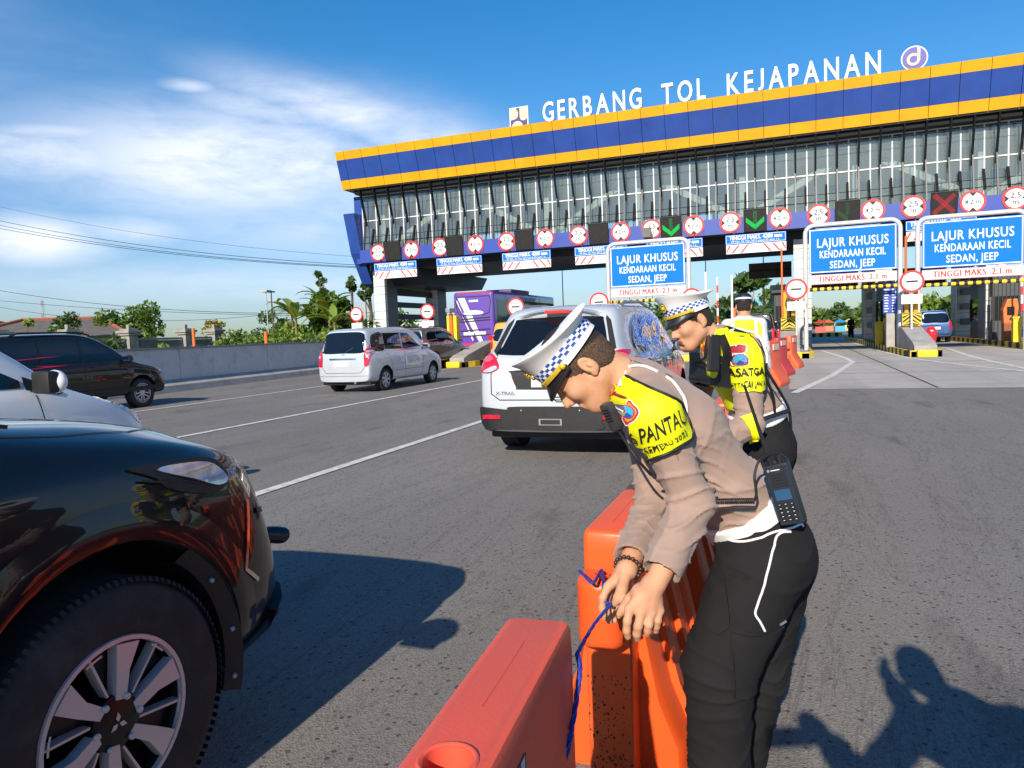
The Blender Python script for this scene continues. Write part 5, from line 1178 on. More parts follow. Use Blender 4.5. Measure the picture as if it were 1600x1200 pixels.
# ---------------------------------------------------------------- black SUV in the foreground, right front corner
def black_suv():
    L, W, H, zb = 4.40, 1.84, 1.80, .30
    t = thing('parked_car', 'glossy black SUV close by at lower left, showing its front wheel and hood', 'car', (-2.60, .03, 0)); r = .385; yf = L / 2; wy = (1.37, -1.42); x0 = W / 2
    st = [(.16, .20, .34, .60, .46, .40, .90, .99), (.07, .14, .28, .74, .58, .36, .92, 1.03), (.14, .24, .36, .90, .74, .34, .95, 1.09), (.32, .40, .50, .975, .80, .32, 1.0, 1.145), (.62, .66, .75, 1.0, .845, .30, 1.05, 1.20), (1.12, 1.14, 1.20, 1.0, .87, .30, 1.08, 1.235), (1.5, 1.5, 1.52, 1.0, .84, .30, 1.10, 1.42), (2.0, 2.0, 1.95, 1.0, .74, .30, 1.10, 1.74), (2.6, 2.6, 2.6, 1.0, .73, .30, 1.10, H), (3.5, 3.5, 3.5, 1.0, .72, .30, 1.12, H - .02), (4.1, 4.1, 4.0, .99, .70, .30, 1.12, H - .05), (4.30, 4.28, 4.10, .95, .64, .34, 1.12, H - .12), (4.40, 4.36, 4.12, .8, .5, .36, 1.10, H - .15)]
    o, sf = car_shell(t, st, L, W, H, P_BLACK, [(y, r + .015) for y in wy], .475, zb)
    f = side_frame(1, W)
    plain_parts(t, sf, L, W, H, zb, [[(-1.9, 1.18), (-1.75, 1.60), (-.95, 1.64), (-.95, 1.16)], [(-.88, 1.16), (-.88, 1.64), (.0, 1.62), (.62, 1.17)]], [[(.62, 1.10), (.60, .75), (.42, .36), (-.9, .34), (-.9, 1.64)]], P_BLACK, [(-.6, 1.0), (-1.5, 1.0)])
    # wheel arch lip and flare on both sides
    for s in (1, -1):
        fs_ = side_frame(s, W)
        for y in wy:
            b = MB(); A = []
            for a in np.linspace(.05, math.pi - .05, 40):
                row = []
                for rr_, e in ((.478, -.03), (.480, .006), (.505, .010), (.54, .006), (.58, .001)):
                    p = (y + math.cos(a) * rr_, r + .015 + math.sin(a) * rr_); h = sf.hit(Vector((s * (x0 + .5), p[0], p[1])), (-s, 0, 0)); q = h[0] if h and abs(h[0].x) > x0 - .22 else Vector((s * (x0 - .03), p[0], p[1])); row.append(q + Vector((s * e, 0, 0)))
                A.append(row)
            b.grid(A, P_BLACK); b.build('wheel_arch_flare', P_BLACK, t, smooth=60)
        b = MB()                                             # inner liner lip with its bolts, front corner
        A = []
        for a in np.linspace(-.30, .95, 16):
            A.append([(s * (x0 - .02), wy[0] + math.cos(a) * .476, r + .015 + math.sin(a) * .476), (s * (x0 - .055), wy[0] + math.cos(a) * .43, r + .015 + math.sin(a) * .43), (s * (x0 - .2), wy[0] + math.cos(a) * .425, r + .015 + math.sin(a) * .425)])
        b.grid(A, TRIM)
        for a in (-.2, .15, .6): b.ball((s * (x0 - .034), wy[0] + math.cos(a) * .452, r + .015 + math.sin(a) * .452), .010, STEEL, 8, 5)
        b.build('arch_liner', TRIM, t, smooth=50)
        for y in wy: wheel(t, s * (x0 - .02), y, r, .230, s, 0, .25)
        # head lamp: black garnish and clear lens
        b = MB(); sf.sheet(b, [smooth_loop([(1.460, 1.062), (1.560, 1.058), (1.700, 1.051), (1.810, 1.026), (1.850, 0.961), (1.770, 0.931), (1.610, 0.971), (1.545, 1.020)], 4)], eps=.009, m=TRIM, step=.03, thick=.012, **fs_); g = b.build('lamp_garnish', mat('garnish_black', (.012, .012, .013), .35), t, smooth=50)
        b = MB(); sf.sheet(b, [smooth_loop([(1.550, 1.042), (1.680, 1.038), (1.780, 1.016), (1.835, 0.961), (1.780, 0.951), (1.680, 0.991)], 4)], eps=.017, m=LAMP_C, step=.022, thick=.006, **fs_); b.build('lens', LAMP_C, g, smooth=50)
        b = MB()
        for k in range(4): sf.ribbon(b, [(1.49 + k * .08, 1.023 - k * .012), (1.63 + k * .07, .988 - k * .012)], .006, eps=.013, m=INK, **fs_)
        b.build('garnish_groove', INK, g)
        b = MB(); sf.ribbon(b, [(1.940, 0.868), (1.880, 0.648), (1.950, 0.588)], .014, eps=.006, m=CHROME, **fs_); b.build('chrome_accent', CHROME, t, smooth=50)
        b = MB(); sf.ribbon(b, [(1.640, 0.938), (1.660, 0.868), (1.650, 0.828)], .007, eps=.002, m=SEAM, **fs_); sf.ribbon(b, [(1.990, 0.818), (2.040, 0.808)], .018, eps=.008, m=TRIM, **fs_); b.build('bumper_seam', SEAM, t)
    tf = top_frame(H); b = MB()
    for s in (1, -1): sf.ribbon(b, [(s * .78, .75), (s * .785, 1.06), (s * .775, 1.36), (s * .74, 1.60), (s * .66, 1.76), (s * .45, 1.86)], .006, eps=.002, m=SEAM, **tf)
    b.build('hood_seam', SEAM, t)
    ff = front_frame(L); b = MB(); sf.sheet(b, [[(-.5, .62), (.5, .62), (.56, .92), (-.56, .92)]], eps=.008, m=TRIM, step=.07, thick=.02, **ff); b.build('grille', TRIM, t, smooth=40)
    b = MB(); sf.sheet(b, [smooth_loop([(-.78, .34), (.78, .34), (.84, .44), (.6, .50), (-.6, .50), (-.84, .44)], 3)], eps=.03, m=TRIM, step=.07, thick=.06, **ff); b.build('lower_bumper', TRIM, t, smooth=45)
    b = MB(); b.tube(spline([(-.60, yf - .20, .62), (-.60, yf + .12, .62), (-.55, yf + .20, .60), (.55, yf + .20, .60), (.60, yf + .12, .62), (.60, yf - .20, .62)], 5), .034, None, 14); b.tube(spline([(-.55, yf - .15, .46), (-.55, yf + .14, .44), (-.55, yf + .19, .46), (-.55, yf + .20, .58)], 5), .022, None, 10); b.tube(spline([(.55, yf - .15, .46), (.55, yf + .14, .44), (.55, yf + .19, .46), (.55, yf + .20, .58)], 5), .022, None, 10)
    b.build('bumper_bar', mat('bar_dark_steel', (.06, .065, .075), .25, .7), t, smooth=50)
    b = MB(); sf.sheet(b, [[(-.70, -.40 + 1.05), (.70, -.40 + 1.05), (.60, .30), (-.60, .30)]], eps=.006, m=GLASS, step=.1, thick=.01, o=(0, .62, H + .5), U=(1, 0, 0), V=(0, 1, 0), D=(0, 0, -1)); b.build('windscreen', GLASS, t, smooth=50)
    for s in (1, -1): mirror(t, s, .78, 1.18, s * .90, P_BLACK)
    return t
black_suv()
# ---------------------------------------------------------------- white van behind it
def white_van():
    L, W, H, zb = 4.6, 1.78, 1.80, .26
    t = thing('parked_car', 'white family van between the two dark SUVs at left, hood and black wing mirror visible', 'car', (-6.48, 2.98, 0)); yf = L / 2; r = .32; wy = (yf - .85, -yf + .95)
    st = hatch(L, W, H, zb, .86, 1.14, 1.06, 1.02, 2.0, 0, wr=.78, rear_in=.3, nose=.6, back_w=.9)
    o, sf = car_shell(t, st, L, W, H, P_WHITE, [(y, r + .02) for y in wy], .39, zb)
    plain_parts(t, sf, L, W, H, zb, [[(-.35, 1.12), (-.35, 1.62), (.25, 1.60), (1.02, 1.17), (1.02, 1.11)], [(-1.5, 1.13), (-1.4, 1.6), (-.42, 1.62), (-.42, 1.12)]], [[(1.12, 1.05), (1.16, .8), (1.12, .4), (-.38, .36), (-.38, 1.63)]], P_WHITE, [(-.15, .98), (-1.2, .98)])
    for s in (1, -1):
        f = side_frame(s, W); b = MB(); sf.sheet(b, [[(1.05, 1.09), (1.05, 1.20), (1.28, 1.10), (1.36, 1.045), (1.32, 1.03)]], eps=.008, m=TRIM, step=.05, **f); b.build('mirror_triangle', TRIM, t)
        b = MB(); b.box((s * .88 if s > 0 else -1.08, 1.06, 1.06), (s * 1.08 if s > 0 else -.88, 1.16, 1.24)); mo = b.build('side_mirror', TRIM, t, bevel=.03, smooth=50); b = MB(); b.ball((s * 1.0, 1.18, 1.15), (.11, .07, .095), None, 16, 10); b.build('mirror_cap', P_WHITE, mo, smooth=60)
        b = MB(); sf.sheet(b, [smooth_loop([(1.72, .965), (1.95, .935), (2.12, .85), (2.19, .72), (2.12, .70), (1.98, .82)], 4)], eps=.010, m=LAMP_C, step=.03, thick=.01, **f); b.build('headlamp', LAMP_C, t, smooth=50)
        for y in wy: wheel(t, s * .87, y, r, .21, s, 2, .2)
    tf = top_frame(H); b = MB()
    for s in (1, -1): sf.ribbon(b, [(s * .80, 1.30), (s * .76, 1.75), (s * .62, 2.05)], .010, eps=.002, m=SEAM, **tf)
    b.build('hood_seam', SEAM, t)
    b = MB(); sf.sheet(b, [[(-.70, .52), (.70, .52), (.58, -.16), (-.58, -.16)]], eps=.006, m=GLASS, step=.1, thick=.01, o=(0, .62, H + .5), U=(1, 0, 0), V=(0, 1, 0), D=(0, 0, -1)); b.build('windscreen', GLASS, t, smooth=50)
    return t
white_van()
# ---------------------------------------------------------------- dark SUV by the wall
def dark_suv(label, x, y, pm, style=1, rot=0.0, L=4.4, W=1.72, H=1.75, rear=False):
    zb = .30; t = thing('parked_car', label, 'car', (x, y, 0), rot); yf = L / 2; r = .34; wy = (yf - .80, -yf + .92)
    st = hatch(L, W, H, zb, .93, 1.08, 1.08, 1.05, 1.95, 0, wr=.79, rear_in=.2, nose=.62, back_w=.92)
    o, sf = car_shell(t, st, L, W, H, pm, [(y_, r + .02) for y_ in wy], .40, zb); yb = -yf
    plain_parts(t, sf, L, W, H, zb, [[(yb + .35, 1.16), (yb + .5, 1.55), (yb + 1.2, 1.58), (yb + 1.2, 1.14)], [(yb + 1.27, 1.14), (yb + 1.27, 1.58), (yb + 2.10, 1.58), (yb + 2.10, 1.13)], [(yb + 2.18, 1.13), (yb + 2.18, 1.58), (yb + 2.5, 1.55), (yb + 3.16, 1.15)]], [[(yb + 1.23, 1.6), (yb + 1.23, .95), (yb + 1.42, .7), (yb + 1.45, .4), (yb + 2.14, .38), (yb + 2.14, 1.6)], [(yb + 2.14, .38), (yb + 3.05, .4), (yb + 3.2, .8), (yb + 3.2, 1.1)]], pm, [(yb + 1.5, 1.02), (yb + 2.35, 1.02)])
    for s in (1, -1):
        f = side_frame(s, W); mirror(t, s, yb + 3.18, 1.15, s * .82, pm)
        for y_ in wy: wheel(t, s * .84, y_, r, .225, s, style, .2)
        b = MB(); b.tube([(s * .60, yb + .7, H - .07), (s * .62, yb + .9, H + .01), (s * .62, yb + 2.2, H + .015), (s * .60, yb + 2.5, H - .05)], .02, None, 8); b.build('roof_rail', TRIM, t, smooth=50)
        b = MB(); sf.sheet(b, [smooth_loop([(yf - .42, .93), (yf - .25, .95), (yf - .10, .88), (yf - .12, .80), (yf - .28, .84)], 3)], eps=.008, m=LAMP_C, step=.04, **f); b.build('headlamp', LAMP_C, t, smooth=50)
        fr = rear_frame(L); b = MB(); sf.sheet(b, [smooth_loop([(s * .66, .75), (s * .80, .76), (s * .80, 1.2), (s * .70, 1.25), (s * .64, 1.0)], 3)], eps=.012, m=LAMP_R, step=.05, thick=.02, **fr); b.build('tail_lamp', LAMP_R, t, smooth=50)
    fr = rear_frame(L); b = MB(); sf.sheet(b, [smooth_loop([(-.60, 1.10), (-.52, 1.55), (0, 1.58), (.52, 1.55), (.60, 1.10), (0, 1.08)], 4)], eps=.006, m=GLASS, step=.09, thick=.01, **fr); b.build('rear_window', GLASS, t, smooth=50)
    b = MB(); sf.sheet(b, [rect(-.24, .72, .24, .86)], eps=.012, m=PLATE, step=.06, thick=.01, **fr); b.build('number_plate', PLATE, t)
    b = MB(); sf.sheet(b, [rect(-.8, .32, .8, .5)], eps=.02, m=TRIM, step=.09, thick=.03, **fr); b.build('lower_bumper', TRIM, t, smooth=45)
    b = MB(); sf.ribbon(b, [(yf - .1, .45), (yb + .1, .45)], .10, eps=.012, m=TRIM, **side_frame(1, W)); b.build('sill_trim', TRIM, t)
    return t
dark_suv('dark brown SUV by the roadside wall at far left, roof rails and five loop wheel', -14.88, 11.40, P_BROWN, 1)
dark_suv('grey SUV half hidden behind the silver van, beside the orange post', -14.55, 28.6, P_GREY, 2, 0, 4.3, 1.72, 1.78)
dark_suv('black SUV with glowing red lamp waiting behind the man in the yellow vest', -1.26, 35.6, P_BLACK, 2, 0, 4.4, 1.74, 1.86)
dark_suv('grey car queueing ahead of the black SUV left of the middle gate', -1.05, 41.4, P_GREY, 2, 0, 4.4, 1.72, 1.62)
dark_suv('blue car in the right lane beyond the ticket machines', 7.45, 47, P_BLUE, 2)
dark_suv('black car at the right edge beyond the island', 12.3, 38, P_BLACK, 2)
t = dark_suv('orange van with a black rear window just left of the silver SUV', -11.30, 31.3, P_ORANGE, 2, 0, 4.0, 1.66, 1.92)
# ---------------------------------------------------------------- purple bus
def bus():
    L, W, H = 11.6, 2.5, 3.95; t = thing('coach_bus', 'purple coach bus with white sweeping stripes passing under the left of the gate', 'bus', (-16.75, 38.4 + L / 2, 0)); yb = -L / 2
    b = MB(); b.box((-W / 2, yb, .35), (W / 2, L / 2, H - .12)); o = b.build('body', P_PURPLE, t)
    bm = bmesh.new(); bm.from_mesh(o.data); bmesh.ops.bevel(bm, geom=[e for e in bm.edges if e.calc_length() > 1], offset=.22, segments=5, affect='EDGES', profile=.6); bm.to_mesh(o.data); bm.free(); o.data.polygons.foreach_set('use_smooth', [True] * len(o.data.polygons)); o.data.set_sharp_from_angle(angle=rad(45))
    sf = Surf(o); f = rear_frame(L); BW = mat('bus_white', (.72, .72, .72), .35, coat=.5); BR = mat('bus_red', (.55, .03, .06), .35, coat=.5)
    b = MB(); sf.sheet(b, [[(-.95, 3.50), (-.52, 3.50), (.55, .95), (.35, .85), (-.12, 1.75)]], eps=.006, m=BW, step=.2, **f); sf.sheet(b, [[(-1.08, 3.42), (-1.02, 3.42), (-.06, 1.10), (-.12, 1.02)]], eps=.006, m=BW, step=.2, **f); sf.sheet(b, [[(-.62 + .98 + .62 * math.cos(a) - .36, 2.62 + .15 * math.sin(a)) for a in np.linspace(0, 6.0, 20)]], eps=.009, m=BW, step=.2, **f); b.build('white_stripe', BW, t)
    b = MB(); sf.ribbon(b, [(-1.0, 3.55), (1.0, 3.55), (1.08, 3.3), (.98, 2.60), (.6, 2.50), (-.8, 2.50), (-1.0, 2.7), (-1.06, 3.3)], .05, eps=.010, m=INK, closed=True, **f)
    for z in (2.28, 2.14, 1.62, .98 + .32): sf.ribbon(b, [(-1.05, z - .03), (1.02, z + .06)], .075, eps=.012, m=INK, **f)
    sf.ribbon(b, [(-1.1, 3.3), (.2, .85)], .06, eps=.011, m=INK, **f); b.build('dark_line', INK, t)
    b = MB(); sf.ribbon(b, [(-1.15, 1.15), (-.9, .82), (1.1, .80)], .14, eps=.014, m=BR, **f); sf.ribbon(b, [(-1.0, 3.74), (1.1, 3.74)], .06, eps=.012, m=BR, **f); b.build('red_stripe', BR, t)
    b = MB(); sf.sheet(b, [rect(.05, .62, .5, .82)], eps=.022, m=YELLOW, step=.2, thick=.01, **f); b.build('number_plate', YELLOW, t)
    b = MB(); b.box((.86, yb - .02, .78), (1.14, yb + .02, 1.30)); b.box((-1.14, yb - .02, .78), (-.86, yb + .02, 1.30)); b.build('tail_lamp', LAMP_R, t, bevel=.02)
    b = MB(); b.box((-.66, yb - .015, 1.36), (-.02, yb - .004, 1.53)); b.box((.1, yb - .015, 1.38), (.72, yb - .004, 1.54)); b.box((-.25, yb - .013, 3.24), (.32, yb - .004, 3.36)); b.build('lettering_panel', BW, t)
    for s in (1, -1):
        for k in range(6):
            b = MB(); y0 = yb + .5 + k * 1.82; b.box((s * W / 2 - .02, y0, 2.0), (s * W / 2 + .012, y0 + 1.78, 3.35)); b.build('side_window', mat('bus_glass', (.02, .06, .11), .05, spec=.7), t)
        b = MB(); b.box((s * W / 2 - .015, yb + .3, 1.80), (s * W / 2 + .012, L / 2 - .3, 1.93)); b.build('side_band', BW, t)
        for y in (yb + 2.4, L / 2 - 2.6): wheel(t, s * 1.23, y, .5, .29, s, 2, .28)
    b = MB(); b.box((-.85, -1.8, H - .121), (.85, 1.6, H + .16)); b.build('roof_unit', mat('purple_dark', (.05, .03, .12), .5), t, bevel=.08, smooth=40)
    b = MB(); b.box((-1.1, yb + .05, .28), (1.1, yb + .5, .52)); b.build('rear_bumper', TRIM, t, bevel=.03); return t
bus()
# ---------------------------------------------------------------- red scooter behind the concrete nose
t = thing('red_scooter', 'red motor scooter front shield peeking out right of the concrete nose', 'scooter', (5.55, 34.3, 0)); b = MB(); b.add([tuple(p) for p in ((-.17, 0, .35), (.17, 0, .35), (.26, .1, .75), (.12, .05, 1.0), (-.12, .05, 1.0), (-.26, .1, .75), (0, -.14, .7), (0, .5, .5))], [(0, 1, 6), (1, 2, 6), (2, 3, 6), (3, 4, 6), (4, 5, 6), (5, 0, 6), (0, 7, 1), (1, 7, 2), (2, 7, 3), (3, 7, 4), (4, 7, 5), (5, 7, 0)]); b.build('fairing', mat('scooter_red', (.6, .015, .03), .25, coat=1.0), t, bevel=.02, smooth=50)
b = MB(); b.ball((0, -.11, .83), (.08, .05, .05)); b.build('headlamp', LAMP_C, t, smooth=60)
for y in (.05, 1.15):
    b = MB(); b.lathe([(.19, -.05), (.26, -.05), (.28, 0), (.26, .05), (.19, .05)], (0, y, .28), (1, 0, 0), RUBBER, 24, False); b.lathe([(.02, -.03), (.19, -.02), (.19, .02), (.02, .03)], (0, y, .28), (1, 0, 0), ALLOYD, 24, False); b.build('wheel', None, t, smooth=50)
b = MB(); b.tube([(-.32, .12, 1.02), (0, .05, 1.05), (.32, .12, 1.02)], .02); b.build('handlebar', BLACK, t); b = MB(); b.box((-.13, .4, .5), (.13, 1.3, .78)); b.build('seat', BLACK, t, bevel=.06, smooth=50)
# ================================================================ big orange barriers in the foreground and the rope
BIG_O = mat('big_barrier_orange', (0.86, 0.105, 0.018), 0.38, var=.07, vscale=2.5, bump=.10, bscale=120, dirt=((.30, .05, .03), .30, 3.5)); BIG_R = mat('big_barrier_red', (0.80, 0.105, 0.058), 0.42, var=.10, vscale=2.5, bump=.10, bscale=120, dirt=((.35, .10, .08), .35, 5))
GRIME = mat('grime', (.05, .03, .025), .9, var=.4)
def rounded(w, d, r, n=4):
    P = []
    for cx, cy, a0 in ((w - r, d - r, 0), (-w + r, d - r, 90), (-w + r, -d + r, 180), (w - r, -d + r, 270)):
        P += [(cx + r * math.cos(rad(a0 + 90 * k / n)), cy + r * math.sin(rad(a0 + 90 * k / n))) for k in range(n + 1)]
    return P
def big_barrier(label, x, y0, L, m, rz, tongue, group='orange water barriers in the foreground', hole_y=None, sticker=False, grime=False):
    t = thing('road_barrier', label, 'road barrier', (x, y0, 0), rz, group); hw = .068; Ht = .80
    b = MB(); rows = []
    for z, w, e, r in ((0, .070, 0, .012), (.74, .070, 0, .014), (.785, .069, -.001, .016), (.797, .064, -.006, .016), (.80, .055, -.015, .014)):
        rows.append([(p[0], p[1] + L / 2, z) for p in rounded(w, L / 2 + e, r)])
    b.grid(rows, None, True); b.add(rows[-1], [tuple(range(len(rows[-1])))]); b.add(rows[0], [tuple(range(len(rows[0])))[::-1]]); o = b.build('barrier_shell', m, t, smooth=50, weld=True)
    if hole_y is not None:
        c = MB().cyl((.0, hole_y, .74), (.0, hole_y, .9), .036, None, 32).build('cutter', m, t); md = o.modifiers.new('hole', 'BOOLEAN'); md.operation = 'DIFFERENCE'; md.object = c; md.solver = 'EXACT'; bake(o); bpy.data.objects.remove(c); o.data.polygons.foreach_set('use_smooth', [True] * len(o.data.polygons)); o.data.set_sharp_from_angle(angle=rad(40))
        b = MB(); b.lathe([(.037, .0), (.0405, .003), (.044, .003), (.046, .0)], (0, hole_y, .8005), (0, 0, 1), None, 32, False); b.build('filler_rim', m, t, smooth=60)
    for s in (-1, 1):                                        # flared skirts with ribs
        b = MB(); P = []
        for y in (.10, .13, L - .13, L - .10):
            e = .02 if y in (.10, L - .10) else 0
            P.append([(s * .069, y, .62), (s * (.080 - e * .3), y, .55), (s * (.150 - e), y, .24), (s * (.205 - e), y, .10), (s * (.21 - e), y, 0), (s * .069, y, 0)])
        b.grid(P, None); b.add(P[0], [tuple(range(6))]); b.add(P[-1], [tuple(range(6))]); b.build('skirt', m, t, smooth=35)
        for k in range(3):
            b = MB(); yy = .28 + k * (L - .56) / 2; q = []
            for z, xx in ((.60, .074), (.55, .086), (.24, .157), (.11, .207)): q.append([(s * (xx - .03), yy - .045, z), (s * (xx + .016), yy - .028, z), (s * (xx + .016), yy + .028, z), (s * (xx - .03), yy + .045, z)])
            b.grid(q); b.build('rib', m, t, smooth=40)
    b = MB(); b.box((-.0012, .62 if hole_y else .1, .8001), (.0012, L - .12, .8009)); b.build('mould_seam', mat('seam_dull', (.62, .10, .06), .6), t)
    if tongue:
        b = MB(); R = lambda rr, z: [(rr * math.cos(a), -.055 + rr * 1.0 * math.sin(a), z) for a in np.linspace(math.pi, 2 * math.pi, 18)] + [(rr, .004, z), (-rr, .004, z)]
        b.grid([R(.060, .485), R(.070, .495), R(.072, .51), R(.072, .66), R(.070, .675), R(.062, .682), R(.024, .682), R(.023, .645)], None, True); b.add(R(.060, .485), [tuple(range(20))[::-1]]); b.add(R(.023, .645), [tuple(range(20))]); b.build('connector', m, t, smooth=45)
        b = MB(); R2 = lambda rr, z: [(rr * math.cos(a), -.055 + rr * math.sin(a), z) for a in np.linspace(0, 2 * math.pi, 24, endpoint=False)]
        b.grid([R2(.019, .6835), R2(.0195, .690), R2(.026, .690), R2(.027, .6835)], None, True); b.build('socket_rim', m, t, smooth=50); b = MB(); b.add(R2(.019, .684), [tuple(range(24))]); b.build('socket', mat('socket_shadow', (.25, .03, .01), .6), t)
    else:
        b = MB(); b.tube([(0, L + .0, .46), (0, L + .0, .66)], .062, None, 20); b.build('connector', m, t, smooth=45)
    if sticker:
        b = MB(); b.box((.0705, .36, .30), (.0722, .60, .66), WHITE); bb = MB(); bb.box((.0705, .34, .34), (.0720, .62, .735)); st = bb.build('sticker', mat('sticker_wood', (.13, .075, .035), .5, var=.6, vscale=18), t); b = MB()
        for q in (.40, .47, .56): b.prism([(q, .34), (q + .025, .34), (q + .05, .735), (q + .03, .735)], 0, .0722, .0730)
        b.build('white_stroke', mat('sticker_pale', (.55, .5, .52), .5), st)
    if grime:
        rng = np.random.default_rng(5); b = MB()
        for k in range(300):
            z = .02 + .34 * rng.random() ** 2.0; xx = rng.uniform(-.066, .066); r = .0012 + .0030 * rng.random() ** 2; b.add([(xx + r * math.cos(a) * .9, -.0012, z + r * math.sin(a) * 1.3) for a in np.linspace(0, 6, 6)], [tuple(range(6))])
        g = b.build('dirt_specks', GRIME, t); g['kind'] = 'stuff'
    return t
big_barrier('faded red barrier nearest the camera with a round filler hole on top', -.422, .42, 1.0, BIG_R, rad(4.2), False, hole_y=.47, sticker=True)
big_barrier('bright orange barrier in front of the bending officer, rope tied at its connector', -.515, 2.09, 1.02, BIG_O, 0, True, grime=True)
big_barrier('orange barrier just beyond the bending officer, end hidden by his sleeve', -.52, 3.32, 1.02, BIG_O, rad(-.5), True)
for k in range(4): big_barrier(['orange barrier behind the legs of the standing officer', 'orange barrier one beyond the standing officer', 'orange barrier two beyond the standing officer', 'orange barrier three beyond the standing officer'][k], -.52 + k * .03, 4.55 + k * 1.25, 1.02, BIG_O, rad(-1), True)
rope = thing('rope', 'blue rope stretched from the hands of the bending officer to the faded red barrier', 'rope', (0, 0, 0)); b = MB(); Rz = Matrix.Rotation(rad(20.73), 3, 'Z'); L = lambda p: Rz @ Vector(p)
def braid(b, pts, r=.0042):
    Q = spline(pts, 10)
    for s in range(3):
        W = []
        for i, p in enumerate(Q):
            tn = (Q[min(i + 1, len(Q) - 1)] - Q[max(i - 1, 0)]).normalized(); u = tn.orthogonal().normalized(); w = tn.cross(u); a = i * .9 + s * 2.094; W.append(p + (u * math.cos(a) + w * math.sin(a)) * r * .55)
        b.tube(W, r * .62, None, 6)
braid(b, [L((0.2323, 1.8050, 0.7088)), L((0.1765, 1.7200, 0.6908)), Vector((-.425, 1.45, .715))]); b.build('taut_length', mat('rope_blue', (.015, .035, .28), .7, var=.3, vscale=80), rope, smooth=60)
b = MB(); braid(b, [Vector((-.425, 1.45, .715)), Vector((-.412, 1.42, .69)), Vector((-.415, 1.36, .60)), Vector((-.414, 1.24, .50)), Vector((-.36, 1.05, .36)), Vector((-.40, .9, .2))], .0055); b.build('trailing_length', MATS['rope_blue'], rope, smooth=60)
b = MB(); braid(b, [L((0.1719, 2.0600, 0.7093)), L((0.1844, 2.0200, 0.7073)), L((0.2021, 1.9700, 0.7037)), Vector((-.513, 2.035, .70)), L((0.2156, 1.8400, 0.7081)), L((0.2231, 1.8100, 0.7040))], .0042); b.build('looped_length', MATS['rope_blue'], rope, smooth=60)
